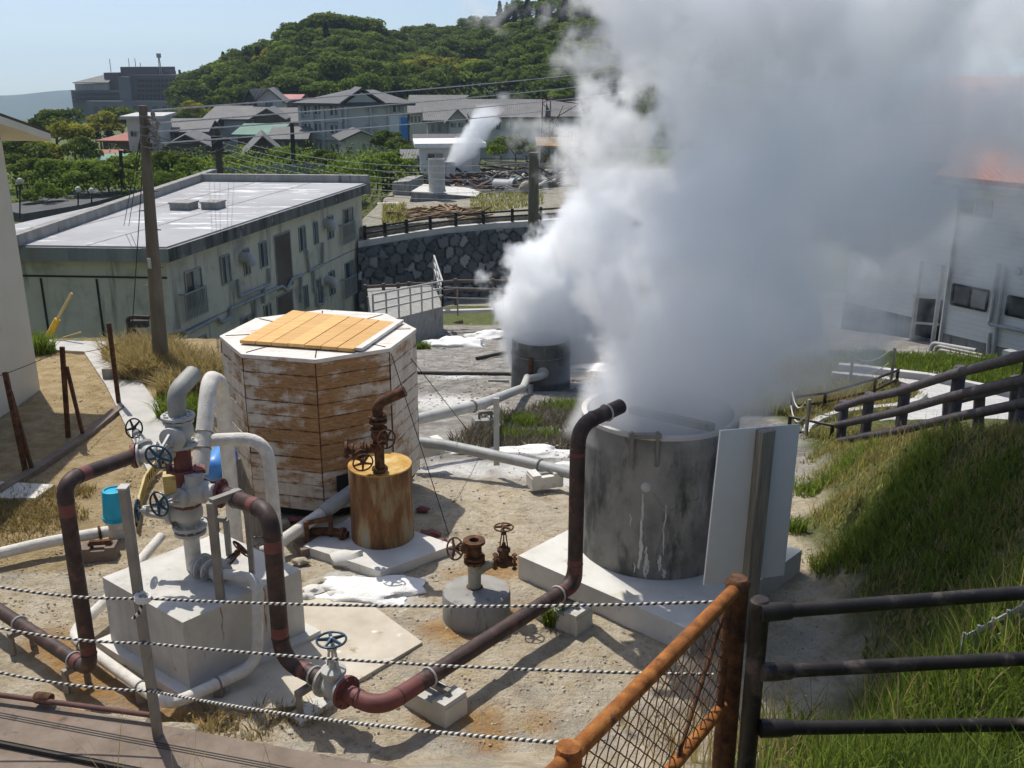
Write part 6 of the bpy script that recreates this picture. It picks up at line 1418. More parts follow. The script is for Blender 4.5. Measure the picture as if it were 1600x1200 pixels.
for h_ in HS:
    if h_[0]=='hill_villa': continue
    nm,lab,px0,px1,yb,ye,yr,wa,ro,st2,dp,rt,wi,Y=h_
    r=house(nm,lab,'house',px0,px1,yb,ye,yr,wa,ro,st2,dp,rt,wi,Y=Y)
    if nm=='long_yard_house': xwin(r[0],r[1],r[2],r[3],r[4],r[5],14,r[7]-1.6,r[7]-.6,.6)
b=MB(); 
# small white shed with the far steam
SHY=86.
r=house('white_shed','small white shed with a bright white flat roof beside the little steam cloud','shed',657,750,272,230,230,'white','twhite','flat',5,.12,((668,240,692,249),),Y=SHY,ov=.5)
b=MB(); p=hit(737,250,r[1],r[2]); b.prism([zz(p,p.z-.9)+r[2]*.03,zz(p+r[3]*.7,p.z-.9)+r[2]*.03,zz(p+r[3]*.7,p.z+.5)+r[2]*.03,zz(p,p.z+.5)+r[2]*.03],-r[2]*.02); b.build('door','hwall2',r[0])
house('tin_roof_shed','low shed with a grey striped roof left of the white shed','shed',630,662,258,249,236,'hwall2','tgrey','side',5,.1,(),Y=90,ov=.3)
house('dark_roof_shed','dark gable roof just behind the white shed','shed',652,735,240,226,212,'hwall2','tdark','side',7,.1,(),Y=97,ov=.4)
t=T('carport','open timber carport with a brown patchy roof at the edge of the big steam cloud','carport',D(865,275,88))
b=MB(); a,c=D(838,232,86),D(905,234,86); b.prism([a,c,c+Vector((0,4.5,.4)),a+Vector((0,4.5,.4))],(0,0,.25)); b.build('roof','timber',t)
for x in(842,868,895): b=MB(); b.bar(D(x,280,86.2),D(x,233,86.2),.22); b.build('post','gpaint',t)
q=D(702,271,82); t=T('steam_vent_pipe','short concrete pipe in front of the white shed releasing the small steam cloud','vent pipe',q); b=MB(); b.lathe([(.5,-.8),(.5,.95),(.4,.95),(.4,0),(0,0)],q,Z,24); b.build('shell','conc',t)
# hill villas
house('hill_villa','white two storey villa with a pale roof on the wooded hill above the town','house',757,795,130,114,106,'white','kerb','hip',9,.1,((762,117,768,122),(780,117,786,122)),Y=235)
house('villa_annex','low white wing with a pale roof in front of the hill villa','house',747,776,136,126,121,'white','kerb','hip',7,.1,(),Y=228)
house('hill_cottage','small grey cottage left of the hill villa among trees','house',716,738,140,126,116,'hwall2','tgrey','hip',7,0,((720,128,726,133),),Y=230)
# far big hotel
FY=390.
fh=T('far_hotel','large dark purple grey hotel block with roof antennas far off at the left','hotel',D(205,185,FY))
def fbox(name,px0,px1,y0,y1,Y,dep,mat,par=fh):
    a,c=D(px0,y1,Y),D(px1,y1,Y); zt=D(px0,y0,Y).z; zb=min(a.z,c.z); b=MB(); b.prism([zz(a,zb),zz(c,zb),zz(c,zb)+Vector((0,dep,0)),zz(a,zb)+Vector((0,dep,0))],(0,0,zt-zb)); return b.build(name,mat,par)
fbox('main_block',210,284,117,190,FY,30,'pink'); fbox('upper_block',194,250,104.5,160,FY+6,22,'pink'); fbox('stair_tower',192,210,120,190,FY-2,26,'pinkl'); fbox('middle_block',171,194,113.5,190,FY+5,24,'pink')
fbox('left_wing',117,192,141,190,FY+2,26,'pinkl'); fbox('podium',140,285,158,200,FY-6,18,'pinkl'); fbox('lift_head',256,265,111,119,FY+8,8,'pink')
for y in(142.5,150,157): fbox('balcony_band',114,190,y,y+2.6,FY-.5,4,'pink')
a,c=D(117,130,FY+2),D(171,130,FY+2); rz_=D(140,116.5,FY+10).z; b=MB(); b.prism([a-Vector((.5,1,0)),c+Vector((0,-1,0)),zz(c+Vector((-1,10,0)),rz_),zz(a+Vector((9,10,0)),rz_)],(0,0,.3)); b.prism([zz(a+Vector((9,10,0)),rz_),zz(c+Vector((-1,10,0)),rz_),c+Vector((0,22,0)),a+Vector((0,22,0))],(0,0,.3)); b.build('pitched_roof','tgrey',fh)
fbox('roof_room',118,170,130.5,143,FY+3,16,'hwall2')
for y in(124,132,139.5,147,152.5):
    b=MB()
    for i in range(11):
        x=215+i*6.2; a=D(x,y+4.6,FY-.15); c=D(x+4.2,y,FY-.15); b.prism([zz(a,a.z),zz(c,a.z),zz(c,c.z),zz(a,c.z)],(0,.1,0))
    b.build('window_row','dark',fh)
b=MB()
for i in range(9): x=146+i*15.5; a=D(x,176,FY-6.15); c=D(x+6.5,166,FY-6.15); b.prism([zz(a,a.z),zz(c,a.z),zz(c,c.z),zz(a,c.z)],(0,.1,0))
b.build('window_row','glass',fh)
b=MB()
for i in range(4): x=120+i*7; a=D(x,141,FY+2.9); c=D(x+5.5,133,FY+2.9); b.prism([zz(a,a.z),zz(c,a.z),zz(c,c.z),zz(a,c.z)],(0,.05,0))
b.build('window_row','gpaint',fh)
for x,y0,y1,w_ in((173.5,113,92,.18),(202,104,91,.18),(212,104,91,.18),(219.5,104,98,.18),(281,117,109,.7)): b=MB(); a=D(x,y0,FY+8); b.bar(a,zz(a,D(x,y1,FY+8).z),w_); b.build('antenna','soot',fh)
b=MB(); a=D(251,117,FY+8); zt=D(249,86,FY+8).z
for o in(-.4,.4): b.bar(a+Vector((o,0,0)),zz(a,zt)+Vector((o*.3,0,0)),.28)
b.lathe([(.9,0),(.9,1.6)],zz(a,zt-1),Z,8); b.build('mast','gpipe',fh)
# corrugated fence behind the flat roof
t=T('corrugated_fence','long grey corrugated sheet fence behind the flat roofed building','fence',D(400,285,76)); b=MB(); a,c=D(312,286,76),D(508,282,80); zt=D(312,263,76).z; n_=90
for i in range(n_):
    p,q_=a.lerp(c,i/n_),a.lerp(c,(i+1)/n_); o=Vector((0,.12*(i%2),0)); o2=Vector((0,.12*((i+1)%2),0)); b.prism([zz(p,a.z-1)+o,zz(q_,a.z-1)+o2,zz(q_,zt)+o2,zz(p,zt)+o],(0,.05,0))
b.build('sheet','gpipe',t)
q=base(660,287); t=T('dark_water_tank','small black box tank at the edge of the scrap yard','tank',D(610,296,77)); b=MB(); b.box(D(608,285,77),(1.0,1.2,1.3)); b.build('body','nfence',t,.08); b=MB(); b.box(D(608,285,77)+Z*.68,(1.06,1.26,.1)); b.build('lid','soot',t)
# blue banner by the hotel
q=D(638,207,120); t=T('blue_banner','tall blue and white banner beside the hotel','banner',q-Z*2); b=MB(); b.box(q+Vector((-.4,0,0)),(.9,.06,3.4)); b.build('blue_cloth','bdrum',t); b=MB(); b.box(q+Vector((-1.6,.1,.3)),(1.1,.06,3.0),0); b.build('white_cloth','white',t); b=MB(); b.bar(q-Z*3,q+Z*2,.1); b.build('pole','soot',t)
# left lower road, rail, globe lamps, walker
b=MB(); a=[D(20,345,64),D(140,330,68),D(300,300,80)]
lr=[D(10,330,66),D(90,318,69),D(160,302,75),D(260,290,84)]
strip('lower_road',lr,3,-2,'asph',.6,.0,kind='structure')
for (x,yb,yt,Y) in((31,342,283,63),(122,322,296,66),(143,318,298,67)):
    p=D(x,yb,Y); q_=D(x,yt,Y); t=T('globe_lamp',{31:'tallest globe street lamp, at the left edge by the cream house',122:'globe street lamp on the lower road, middle one of three',143:'shorter globe street lamp nearest the utility pole'}[x],'street lamp',p,'globe lamps on the lower road'); b=MB(); b.tube([p,q_-Z*.1],.05,8); b.build('post','soot',t); b=MB(); b.lathe([(.02,-.2),(.14,-.14),(.2,0),(.14,.14),(.02,.2)],q_,Z,16); b.build('globe','kerb',t)
t=T('lower_road_rail','low dark guard rail along the lower road at left','guard rail',D(60,312,70)); b=MB(); pp=[D(28,310,70),D(60,307,72),D(95,303,74)]
for k in(.9,.5): b.tube([p+Z*k for p in pp],.05,6)
for i in range(9): p=pp[0].lerp(pp[2],i/8); b.bar(p,p+Z*.95,.08)
b.build('rail','soot',t)
# ================================================================ HILLS, TREES
def sheet(name,rows,mat,**k):
    ny_,nx_=len(rows),len(rows[0]); idx=np.arange(ny_*nx_).reshape(ny_,nx_); q=np.stack([idx[:-1,:-1],idx[:-1,1:],idx[1:,1:],idx[1:,:-1]],-1).reshape(-1,4)
    return link_mesh(name,np_mesh(name,np.array([tuple(v) for r in rows for v in r]),q),mat,None,60,**k)
mats['forest']=M('forest_floor',[(.3,(.022,.034,.012)),(.7,(.05,.07,.022))],.2,.95,.3,2,.3)
RX=[255,285,300,350,400,430,470,500,530,560,590,620,650,700,760,800,830,880,940,1000,1150,1400]
RY=[178,172,148,122,96,84,68,60,57,62,72,73,64,58,44,32,20,4,-14,-30,-70,-90]
RD=[300,285,275,262,258,256,255,255,256,262,268,300,330,335,325,315,310,300,290,285,280,280]
BY_=[196,196,194,190,186,184,182,182,182,182,182,180,176,166,168,172,176,180,182,184,190,190]; BD=[230,225,220,205,195,190,186,184,182,182,184,188,190,195,195,190,185,180,176,172,160,150]
def hill_pt(px,t):     # t 0 foot .. 1 ridge .. 1.5 behind
    yr=float(np.interp(px,RX,RY))+14; dr_=float(np.interp(px,RX,RD)); yb=float(np.interp(px,RX,BY_)); db=float(np.interp(px,RX,BD))
    tt=min(t,1); Y=lerp(db,dr_,t); a=D(px,lerp(yb,yr,tt**.85),lerp(db,dr_,tt))
    if t>1: x=a.x*Y/a.y; return Vector((x,Y,a.z-(t-1)*26))
    return a
rows=[]
for t_ in [-.25]+list(np.linspace(0,1,14))+[1.2,1.6,2.2,3]:
    r=[]
    for px in np.linspace(245,1400,60):
        p=hill_pt(px,max(t_,0)); 
        if t_<0: p=Vector((p.x,p.y-8,p.z-8))
        p.z+=1.2*noise.noise(p*.05); r.append(p)
    rows.append(r)
sheet('wooded_hill',rows,'forest',kind='structure')
rows=[]
MX=[-900,-400,-100,0,40,80,118,200,320,600,1200,2200]; MY=[110,125,146,150,147,142,140,146,170,185,185,185]
for k,(Y,f_) in enumerate(((1500,0),(1900,.35),(2300,.75),(2600,1),(3000,.8),(3500,.2))):
    r=[]
    for px in np.linspace(-900,2200,120):
        yt=float(np.interp(px,MX,MY)); zt=D(px,yt,2600).z; x=D(px,150,2600).x*Y/2600; zb=zfar(Y)-6; n_=noise.noise(Vector((x*.004,Y*.004,0)))
        r.append(Vector((x,Y,lerp(zb,zt,f_)+n_*10*(1 if f_<1 else .15)*(f_>0))))
    rows.append(r)
sheet('mountains',rows,'mtn',kind='structure')
def crown(seed,n=1500,lobes=11,rx=.5,rz=.36,leaf=.05,zc=.62,conif=False,up=.0):
    rg=np.random.default_rng(seed); V=[];Tn=[]
    if conif:
        h=rg.random(n)**.8; r=(1-h)*.22*(0.75+.35*np.sin(h*60))+.01; a=rg.uniform(0,6.283,n); C=np.stack([np.cos(a)*r,np.sin(a)*r,.12+h*.88],-1); N=np.stack([np.cos(a),np.sin(a),np.full(n,.3)],-1); tone=rg.random(n)*.7
    else:
        th=rg.uniform(0,6.283,lobes); ph=rg.uniform(-.35,1,lobes); rr=rg.uniform(.45,.8,lobes); s=np.sqrt(1-np.clip(ph,-1,1)**2)
        lc=np.stack([np.cos(th)*s*rx*rr,np.sin(th)*s*rx*rr,zc+ph*rz*rr],-1); lr_=rg.uniform(.13,.25,lobes)*rx/.5; lt_=rg.uniform(.1,.75,lobes)
        k=rg.integers(0,lobes,n); d=rg.normal(size=(n,3)); d/=np.linalg.norm(d,axis=1,keepdims=True); d[:,2]=np.where(d[:,2]<-.3,-d[:,2],d[:,2])
        rad=lr_[k]*(.62+.42*rg.random(n))*.92; C=lc[k]+d*rad[:,None]*np.array([1,1,.82]); N=d
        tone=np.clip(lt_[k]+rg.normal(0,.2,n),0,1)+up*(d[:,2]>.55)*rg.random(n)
    N=N+rg.normal(0,.5,(n,3)); N/=np.linalg.norm(N,axis=1,keepdims=True)
    ref=np.where(np.abs(N[:,2:3])<.9,np.array([[0,0,1.]]),np.array([[1.,0,0]])); X=np.cross(N,ref); X/=np.linalg.norm(X,axis=1,keepdims=True); Yv=np.cross(N,X)
    ro=rg.uniform(0,6.283,n)[:,None]; X2=X*np.cos(ro)+Yv*np.sin(ro); Y2=-X*np.sin(ro)+Yv*np.cos(ro); s=(leaf*rg.uniform(.55,1.35,n))[:,None]
    pts=np.stack([C-X2*s-Y2*s*.45,C+X2*s*.1-Y2*s*.75,C+X2*s*1.05+Y2*s*.1,C+Y2*s*.8],1).reshape(-1,3); q=np.arange(4*n).reshape(-1,4)
    return np_mesh('crown',pts,q,tone)
def trunk_mesh(h=.5,r=.028,limbs=4,seed=0):
    rd=random.Random(seed); b=MB(); b.tube([(0,0,-.06),(.01,.0,h*.5),(rd.uniform(-.03,.03),rd.uniform(-.03,.03),h)],[r,r*.7,r*.35],8)
    for i in range(limbs): a=i*6.28/max(1,limbs)+rd.random(); b.tube([(0,0,h*(.55+.1*i%.4)),(math.cos(a)*.14,math.sin(a)*.14,h*.95),(math.cos(a)*.26,math.sin(a)*.26,h*1.25)],[r*.5,r*.35,r*.12],6)
    bmesh.ops.recalc_face_normals(b.bm,faces=b.bm.faces); me=bpy.data.meshes.new('trunk'); b.bm.to_mesh(me); b.bm.free(); me.materials.append(mats['trunk']); return me
def with_mat(me,m): me.materials.append(mats[m]); return me
KIND={}
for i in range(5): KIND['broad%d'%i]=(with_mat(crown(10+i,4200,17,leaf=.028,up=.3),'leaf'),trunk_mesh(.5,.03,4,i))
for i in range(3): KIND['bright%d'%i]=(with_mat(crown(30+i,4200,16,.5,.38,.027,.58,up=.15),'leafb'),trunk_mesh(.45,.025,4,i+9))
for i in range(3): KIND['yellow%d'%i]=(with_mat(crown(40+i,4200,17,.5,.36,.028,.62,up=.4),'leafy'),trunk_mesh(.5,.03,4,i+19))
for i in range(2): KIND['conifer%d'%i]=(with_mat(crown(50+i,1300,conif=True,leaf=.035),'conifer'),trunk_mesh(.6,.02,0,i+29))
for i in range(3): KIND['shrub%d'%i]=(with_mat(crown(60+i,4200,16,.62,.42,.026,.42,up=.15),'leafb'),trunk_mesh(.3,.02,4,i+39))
def tree(kind,p,h,label,group=None,w=1.,name=None):
    cm,tm=KIND[kind]; t=T(name or {'b':'broadleaf_tree','y':'broadleaf_tree','c':'conifer_tree','s':'leafy_shrub'}[kind[0]],label,'shrub' if kind[0]=='s' else 'tree',p,group)
    t.scale=(h*w,h*w,h); t.rotation_euler=(0,0,random.uniform(0,6.28))
    for nm,me in(('crown',cm),('trunk',tm)): o=bpy.data.objects.new(nm,me); COL.objects.link(o); o.parent=t
    return t
HG='trees covering the hillside'; HL_={'b':'dark green broadleaf tree on the wooded hill','r':'fresh green broadleaf tree on the wooded hill','y':'yellow green broadleaf tree on the wooded hill','c':'dark pointed conifer on the wooded hill'}
cand=[]
for i in range(4000):
    px=random.uniform(275,955); t_=random.random()**.8*1.0; cand.append((px,t_))
cand+= [(px,1.0) for px in np.linspace(285,950,60)]
placed=[]
cand.sort(key=lambda c:-c[1])
for px,t_ in cand:
    p=hill_pt(px,t_); s=pr(p)
    sc=(p.y/240); mind=20/sc if t_<.995 else 12
    if any((s[0]-q[0])**2+((s[1]-q[1])*1.35)**2<mind**2 for q in placed): continue
    if 712<s[0]<800 and 112<s[1]<150: continue
    placed.append(s)
    if len(placed)>272: break
    n_=noise.noise(p*.035)+random.uniform(-.3,.3)
    k='conifer%d'%random.randrange(2) if (s[0]>770 and s[1]<70 and random.random()<.55) or random.random()<.03 else 'yellow%d'%random.randrange(3) if n_>.42 else 'bright%d'%random.randrange(3) if n_>.2 else 'broad%d'%random.randrange(5)
    h_=random.uniform(6.5,9.5)*(1.15 if k[0]=='c' else 1); lab=HL_['r' if k[:2]=='br' and k[2]=='i' else k[0]]
    tree(k,p-Z*h_*.18,h_,lab,HG+' '+lab.split(' tree')[0].split(' conifer')[0],w=1 if k[0]=='c' else random.uniform(1.15,1.5))
mats['under']=mats['leaf']
# undergrowth mass on the hill
pts=[];
for i in range(5200): p=hill_pt(random.uniform(270,1150),random.uniform(0,1)); pts.append(p)
rg=np.random.default_rng(3); C=np.array([tuple(p) for p in pts]); n_=len(C); k=5
C=np.repeat(C,k,0)+rg.normal(0,1,(n_*k,3))*np.array([1.6,1.6,.9])+np.array([0,0,.8]); V=[]
d=rg.normal(size=(n_*k,3)); d/=np.linalg.norm(d,axis=1,keepdims=True); e=np.cross(d,rg.normal(size=(n_*k,3))); e/=np.linalg.norm(e,axis=1,keepdims=True); s=.38
q=np.stack([C-d*s,C-e*s*.7,C+d*s,C+e*s*.7],1).reshape(-1,3)
link_mesh('hill_undergrowth',np_mesh('hill_undergrowth',q,np.arange(len(q)).reshape(-1,4),rg.random(n_*k)*.8),'leaf',None,0,kind='stuff')
# single trees and shrubs of the town: px, top, base, Y, kind, width, label
TT=[(120,182,262,105,'yellow0',.95,'big dark tree with yellow green tips at far left'),(92,170,250,125,'broad1',1.3,'dull green tree in front of the far hotel left wing'),(160,176,238,140,'yellow1',1.1,'yellow tipped tree left of the red roofed house'),(195,168,225,150,'broad2',1.3,'green tree in front of the far hotel podium'),(240,176,215,170,'bright0',1.6,'green tree right below the far hotel'),
(45,215,300,90,'broad0',1.2,'dark broad tree beside the cream house edge'),(75,222,300,98,'yellow2',1.1,'mid green tree between the dark trees at left'),(135,215,280,96,'broad3',1.0,'dark tree under the yellow tipped tree at left'),(60,250,318,78,'broad4',1.2,'dark shrubby tree above the lower road'),(100,246,315,76,'bright1',1.2,'fresh green tree beside the lower road lamps'),(140,250,312,74,'bright2',1.3,'pale green tree behind the middle globe lamp'),(172,246,308,76,'bright0',1.2,'soft green tree right of the globe lamps'),(70,280,325,70,'shrub0',1.3,'round bright shrub at the lower road'),
(30,240,300,84,'broad1',1.2,'shadowed tree touching the cream house eave'),(205,240,302,78,'bright1',1.1,'bright green tree left of the utility pole'),(245,238,300,78,'bright2',1.2,'bright green tree just right of the utility pole'),(275,236,296,76,'broad2',1.2,'leafy tree behind the flat roof, left of the transformer pole'),(300,244,290,74,'bright0',1.2,'small leafy tree next to the transformer pole'),(260,262,302,70,'shrub1',1.2,'low shrub behind the flat roof near the pole'),
(370,236,268,92,'shrub2',1.4,'light green bush right of the transformer pole'),(445,228,270,92,'bright1',1.5,'light green tree left of the slim pole'),(432,246,282,84,'shrub0',1.3,'low bush in front of the corrugated fence'),(478,240,286,84,'bright2',1.3,'green tree right of the slim pole, before the hotel'),(508,236,290,84,'broad3',1.2,'dark green tree in front of the hotel left wing'),(535,248,292,80,'bright0',1.3,'leafy bush in front of the hotel corner'),(560,252,296,76,'shrub1',1.3,'bright bush below the hotel annex'),(590,246,296,76,'bright1',1.2,'bright green bush right of the hotel annex'),(615,236,288,80,'bright2',1.2,'green bush left of the white shed'),(575,270,302,68,'shrub2',1.1,'small bush above the flat roof corner'),
(606,205,250,112,'broad4',1.2,'dark garden tree at the right end of the hotel'),(625,216,255,104,'broad0',1.2,'dark bushy tree between hotel and white shed'),(597,212,246,116,'yellow0',1.0,'yellow green shrub against the hotel wall'),(640,226,266,100,'bright0',1.2,'green shrub beside the striped roof shed'),
(783,208,256,97,'shrub0',1.1,'round bright green bush right of the white shed'),(806,212,258,98,'broad1',1.1,'dark pointed bush beside the round bright bush'),(822,222,258,99,'bright1',1.1,'small tree behind the bare pole'),(872,204,252,105,'broad2',1.2,'dark tree above the carport'),(890,228,275,93,'broad3',1.2,'shadowed tree behind the carport'),(850,240,275,92,'broad4',1.0,'shadowed bush under the carport roof'),
(945,100,140,150,'yellow1',1.2,'yellow flowering tree at the left edge of the big steam cloud'),(925,120,160,150,'bright2',1.3,'green tree below the yellow flowering tree'),(330,262,288,79,'shrub1',1.2,'small palm like shrub under the transformer pole'),(690,148,165,182,'broad0',1.4,'low dark tree behind the long grey roof'),(815,146,172,165,'broad1',1.4,'dark tree behind the big grey roof'),(875,138,165,165,'bright0',1.5,'green tree behind the dim roof by the steam'),(735,150,165,180,'broad3',1.3,'tree right of the small cottage below the villa'),
(60,180,215,180,'conifer0',1,'pointed dark conifer left below the far hotel'),(72,176,215,185,'conifer1',1,'taller pointed conifer beside the first one'),(150,186,222,160,'conifer0',1.2,'dark conifer behind the yellow tipped trees'),(172,186,222,162,'conifer1',1.2,'dark conifer left of the boxy house roof'),(385,226,250,118,'bright1',1.4,'small green tree behind the swept roof house'),(340,150,186,185,'broad2',1.3,'large hillside tree behind the pale house'),(308,158,200,180,'yellow1',1.1,'yellow tipped tree at the foot of the hill'),(290,176,206,175,'broad4',1.4,'dark tree at the foot of the hill by the far hotel')]
for px,yt,yb,Y,k,w_,lab in TT:
    p=D(px,yb,Y); p2=D(px,yt,Y); h_=p2.z-p.z; tree(k,p,h_/.98,lab,None,w_)
# low scrub mass in the valley behind the flat roof
pts=[]
for i in range(1500): px=random.uniform(30,640); Y=random.uniform(72,120); pts.append(D(px,float(np.interp(px,[30,200,330,500,640],[300,292,284,288,282]))+random.uniform(-14,8)-(Y-72)*.75,Y))
C=np.array([tuple(p) for p in pts]); n_=len(C); k=22; C=np.repeat(C,k,0)+rg.normal(0,1,(n_*k,3))*np.array([.9,.9,.6])
d=rg.normal(size=(n_*k,3)); d/=np.linalg.norm(d,axis=1,keepdims=True); e=np.cross(d,rg.normal(size=(n_*k,3))); e/=np.linalg.norm(e,axis=1,keepdims=True); s=.13
q=np.stack([C-d*s,C-e*s*.7,C+d*s,C+e*s*.7],1).reshape(-1,3)
link_mesh('valley_scrub',np_mesh('valley_scrub',q,np.arange(len(q)).reshape(-1,4),rg.random(n_*k)),'leafb',None,0,kind='stuff')
# ================================================================ STEAM
def steam_mat(name,aniso=.0,col=(.987,.993,.999)):
    m=bpy.data.materials.new(name); m.use_nodes=True; nt=m.node_tree; nt.nodes.remove(nt.nodes['Principled BSDF']); o=nt.nodes['Material Output']
    v=NN(nt,'ShaderNodeVolumePrincipled'); v.inputs['Color'].default_value=c4(col); v.inputs['Anisotropy'].default_value=aniso; v.inputs['Density'].default_value=1.; v.inputs['Density Attribute'].default_value='density'
    nt.links.new(v.outputs[0],o.inputs['Volume']); return m
mats['steam']=steam_mat('steam')
def fcurve(nt,fac,pts):
    n=NN(nt,'ShaderNodeFloatCurve'); c=n.mapping.curves[0]
    c.points[0].location=pts[0]; c.points[1].location=pts[-1]
    for p in pts[1:-1]: c.points.new(*p)
    n.mapping.update(); nt.links.new(fac,n.inputs['Value']); return n.outputs[0]
def plume(name,label,z0,z1,cx,cy_,rx,ry,dens,res,nscale=.8,namp=1.5,edge=2.2,right=.35,hole=(.42,.6),warp=.5,pad=1.2,shear=0,thin=()):
    """real steam: a density grid; cx, cy_, rx, ry = [(height, metres)] profiles of the column"""
    me=bpy.data.meshes.new(name); o=bpy.data.objects.new(name,me); COL.objects.link(o); o['kind']='stuff'
    g=bpy.data.node_groups.new(name,'GeometryNodeTree'); g.interface.new_socket('Geometry',in_out='OUTPUT',socket_type='NodeSocketGeometry')
    nt=g; out=NN(nt,'NodeGroupOutput'); vc=NN(nt,'GeometryNodeVolumeCube'); sm=NN(nt,'GeometryNodeSetMaterial'); sm.inputs['Material'].default_value=mats['steam']
    pos=NN(nt,'GeometryNodeInputPosition').outputs[0]
    def noise_(scale,detail,rough,off,vec=pos,colr=False,lac=2.1):
        ad=NN(nt,'ShaderNodeVectorMath',operation='ADD'); nt.links.new(vec,ad.inputs[0]); ad.inputs[1].default_value=off
        n=NN(nt,'ShaderNodeTexNoise'); n.inputs['Scale'].default_value=scale; n.inputs['Detail'].default_value=detail; n.inputs['Roughness'].default_value=rough; n.inputs['Lacunarity'].default_value=lac
        nt.links.new(ad.outputs[0],n.inputs['Vector']); return n.outputs['Color' if colr else 'Fac']
    w_=noise_(nscale*1.1,2,.5,(3,7,1),pos,True); s1=NN(nt,'ShaderNodeVectorMath',operation='SUBTRACT'); nt.links.new(w_,s1.inputs[0]); s1.inputs[1].default_value=(.5,.5,.5)
    s2=NN(nt,'ShaderNodeVectorMath',operation='SCALE'); nt.links.new(s1.outputs[0],s2.inputs[0])
    sx0=NN(nt,'ShaderNodeSeparateXYZ'); nt.links.new(pos,sx0.inputs[0])
    nt.links.new(maprange(nt,sx0.outputs[2],z0,z0+(z1-z0)*.25,0,warp*2),s2.inputs['Scale'])
    wp_=NN(nt,'ShaderNodeVectorMath',operation='ADD'); nt.links.new(pos,wp_.inputs[0]); nt.links.new(s2.outputs[0],wp_.inputs[1])
    sx=NN(nt,'ShaderNodeSeparateXYZ'); nt.links.new(wp_.outputs[0],sx.inputs[0])
    t=NN(nt,'ShaderNodeMapRange'); nt.links.new(sx.outputs[2],t.inputs[0]); t.inputs[1].default_value=z0; t.inputs[2].default_value=z1; t=t.outputs[0]
    def prof(lst):
        lo=min(v for _,v in lst); hi=max(v for _,v in lst); s=max(hi-lo,1e-3)
        return math_(nt,'MULTIPLY_ADD',fcurve(nt,t,[((z-z0)/(z1-z0),(v-lo)/s) for z,v in lst]),s,lo)
    X,Yc,RX_,RY_=prof(cx),prof(cy_),prof(rx),prof(ry)
    if shear: Yc=math_(nt,'ADD',Yc,math_(nt,'MULTIPLY',math_(nt,'MAXIMUM',math_(nt,'SUBTRACT',sx.outputs[0],2.4),0.),shear))
    dx=math_(nt,'DIVIDE',math_(nt,'SUBTRACT',sx.outputs[0],X),RX_); dy=math_(nt,'DIVIDE',math_(nt,'SUBTRACT',sx.outputs[1],Yc),RY_)
    d=math_(nt,'SQRT',math_(nt,'ADD',math_(nt,'MULTIPLY',dx,dx),math_(nt,'MULTIPLY',dy,dy)))
    n1=noise_(nscale,9,.66,(11,2,5)); n2=noise_(nscale*.75,6,.58,(1,9,4))
    amp=maprange(nt,sx0.outputs[2],z0,z0+(z1-z0)*.22,.35,namp)
    v=math_(nt,'ADD',math_(nt,'SUBTRACT',1.,d),math_(nt,'MULTIPLY',math_(nt,'SUBTRACT',n1,.5),amp))
    e_=math_(nt,'MULTIPLY',v,edge); e_=maprange(nt,e_,0,1,0,1)
    rt=maprange(nt,dx,-.55,.75,1,right)
    ho=maprange(nt,n2,hole[0],hole[1],0,1); hw=maprange(nt,dx,-.45,.1,0,1); hmix=math_(nt,'SUBTRACT',1.,math_(nt,'MULTIPLY',hw,math_(nt,'SUBTRACT',1.,ho)))
    den=math_(nt,'MULTIPLY',math_(nt,'MULTIPLY',e_,rt),math_(nt,'MULTIPLY',hmix,dens))
    for (tx,ty,tz,tr_) in thin:
        sb=NN(nt,'ShaderNodeVectorMath',operation='SUBTRACT'); nt.links.new(wp_.outputs[0],sb.inputs[0]); sb.inputs[1].default_value=(tx,ty,tz)
        ml=NN(nt,'ShaderNodeVectorMath',operation='MULTIPLY'); nt.links.new(sb.outputs[0],ml.inputs[0]); ml.inputs[1].default_value=(1,.4,1)
        ln=NN(nt,'ShaderNodeVectorMath',operation='LENGTH'); nt.links.new(ml.outputs[0],ln.inputs[0])
        den=math_(nt,'MULTIPLY',den,maprange(nt,math_(nt,'ADD',ln.outputs['Value'],math_(nt,'MULTIPLY',math_(nt,'SUBTRACT',n1,.5),tr_*1.6)),tr_*.45,tr_*1.15,.03,1))
    top=maprange(nt,sx0.outputs[2],z1-.25*(z1-z0),z1,1,0); den=math_(nt,'MULTIPLY',den,top)
    xs=[c+s*r for (z,c) in cx for (zz_,r) in rx if abs(z-zz_)<1e-6 for s in(-1,1)]; ys=[c+s*r for (z,c) in cy_ for (zz_,r) in ry if abs(z-zz_)<1e-6 for s in(-1,1)]
    mn=(min(xs)-pad,min(ys)-pad,z0); mx=(max(xs)+pad,max(ys)+pad+shear*max(0,max(xs)-2.4),z1)
    vc.inputs['Min'].default_value=mn; vc.inputs['Max'].default_value=mx
    for i,k in enumerate(('Resolution X','Resolution Y','Resolution Z')): vc.inputs[k].default_value=max(8,int((mx[i]-mn[i])/res))
    nt.links.new(den,vc.inputs['Density']); nt.links.new(vc.outputs[0],sm.inputs[0]); nt.links.new(sm.outputs[0],out.inputs[0])
    md=o.modifiers.new('steam','NODES'); md.node_group=g; me.materials.append(mats['steam']); return o
def zx(px,py,Y): p=D(px,py,Y); return p.z,p.x
TY=11.15
def edges(rows_,Yf):
    cx_,rx_=[],[]
    for py,xl,xr in rows_:
        Y=Yf(py); a,c=D(xl,py,Y),D(xr,py,Y); cx_.append((a.z,(a.x+c.x)/2)); rx_.append((a.z,(c.x-a.x)/2))
    return cx_,rx_
EOF_PLUME=None
ed=[(655,875,1200),(625,895,1235),(600,912,1310),(540,945,1405),(470,955,1500),(360,945,1640),(250,925,1800),(120,935,1960),(0,890,2080),(-160,820,2150),(-330,800,2200)]
cx_,rx_=edges(ed,lambda y:TY)
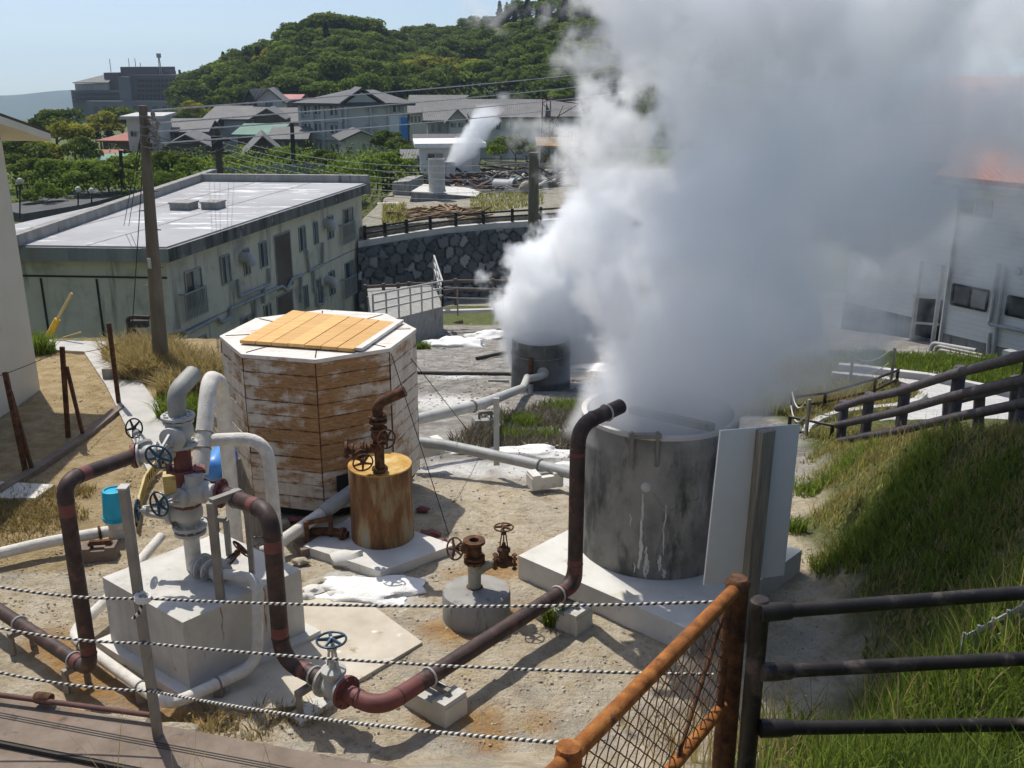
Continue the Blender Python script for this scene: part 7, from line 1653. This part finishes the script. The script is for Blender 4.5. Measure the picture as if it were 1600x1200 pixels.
zs_=[z for z,_ in cx_]; cyp=[(z,float(np.interp(z,[1.5,3,6,12],[TY,TY+.1,TY+.4,TY+.9]))) for z in zs_]; ryp=[(z,float(np.interp(z,[1.5,2.2,3,4.5,6,12],[.95,1.0,1.15,1.4,1.6,2.0]))) for z in zs_]
plume('steam','',zs_[0]-.15,zs_[-1],[(zs_[0]-.15,cx_[0][1])]+cx_[1:],[(zs_[0]-.15,TY)]+cyp[1:],[(zs_[0]-.15,rx_[0][1])]+rx_[1:],[(zs_[0]-.15,.95)]+ryp[1:],2.7,.038,.85,2.8,7.5,.5,(.43,.51),.75,shear=.12,thin=[(*D(1500,262,11.8),.7),(*D(1560,480,11.8),1.0),(*D(1440,500,11.8),.55)])
Y2=w2c.y
ed=[(570,797,918),(530,775,960),(470,772,990),(400,805,1000),(340,880,1020),(250,920,1060)]
cx_,rx_=edges(ed,lambda y:Y2); zs_=[z for z,_ in cx_]
plume('steam','',zs_[0]-.25,zs_[-1],[(zs_[0]-.25,cx_[0][1])]+cx_[1:],[(z,Y2+.3*i) for i,z in enumerate([zs_[0]-.25]+zs_[1:])],[(zs_[0]-.25,rx_[0][1])]+rx_[1:],[(z,r) for (z,_),r in zip([(zs_[0]-.25,0)]+cx_[1:],(.8,1.0,1.3,1.5,1.4,1.2))],3.0,.06,1.1,2.2,6.0,.8,(.25,.38))
Y3=82.
ed=[(262,694,714),(240,702,745),(215,715,768),(190,730,780),(160,745,790)]
cx_,rx_=edges(ed,lambda y:Y3); zs_=[z for z,_ in cx_]
plume('steam','',zs_[0],zs_[-1],cx_,[(z,Y3+.2*i) for i,z in enumerate(zs_)],rx_,[(z,r*.9) for z,r in rx_],1.9,.09,1.0,2.0,4.0,.7,(.28,.42))
Y4=150.
ed=[(178,790,812),(160,775,820),(142,770,830)]
cx_,rx_=edges(ed,lambda y:Y4); zs_=[z for z,_ in cx_]
plume('steam','',zs_[0],zs_[-1],cx_,[(z,Y4) for z in zs_],rx_,[(z,r) for z,r in rx_],.35,.3,.35,1.5,1.8,.6)
# ================================================================ HAZE
b=MB(); b.prism([(-4300,-80,-420),(4300,-80,-420),(4300,4700,-420),(-4300,4700,-420)],(0,0,480)); hz_=b.build('haze','soot',None,0,0,kind='stuff')
m=bpy.data.materials.new('air'); m.use_nodes=True; nt=m.node_tree; nt.nodes.remove(nt.nodes['Principled BSDF']); v=NN(nt,'ShaderNodeVolumePrincipled'); v.inputs['Color'].default_value=(.66,.83,1,1); v.inputs['Density'].default_value=.00017; v.inputs['Anisotropy'].default_value=.3
nt.links.new(v.outputs[0],nt.nodes['Material Output'].inputs['Volume']); hz_.data.materials.clear(); hz_.data.materials.append(m)
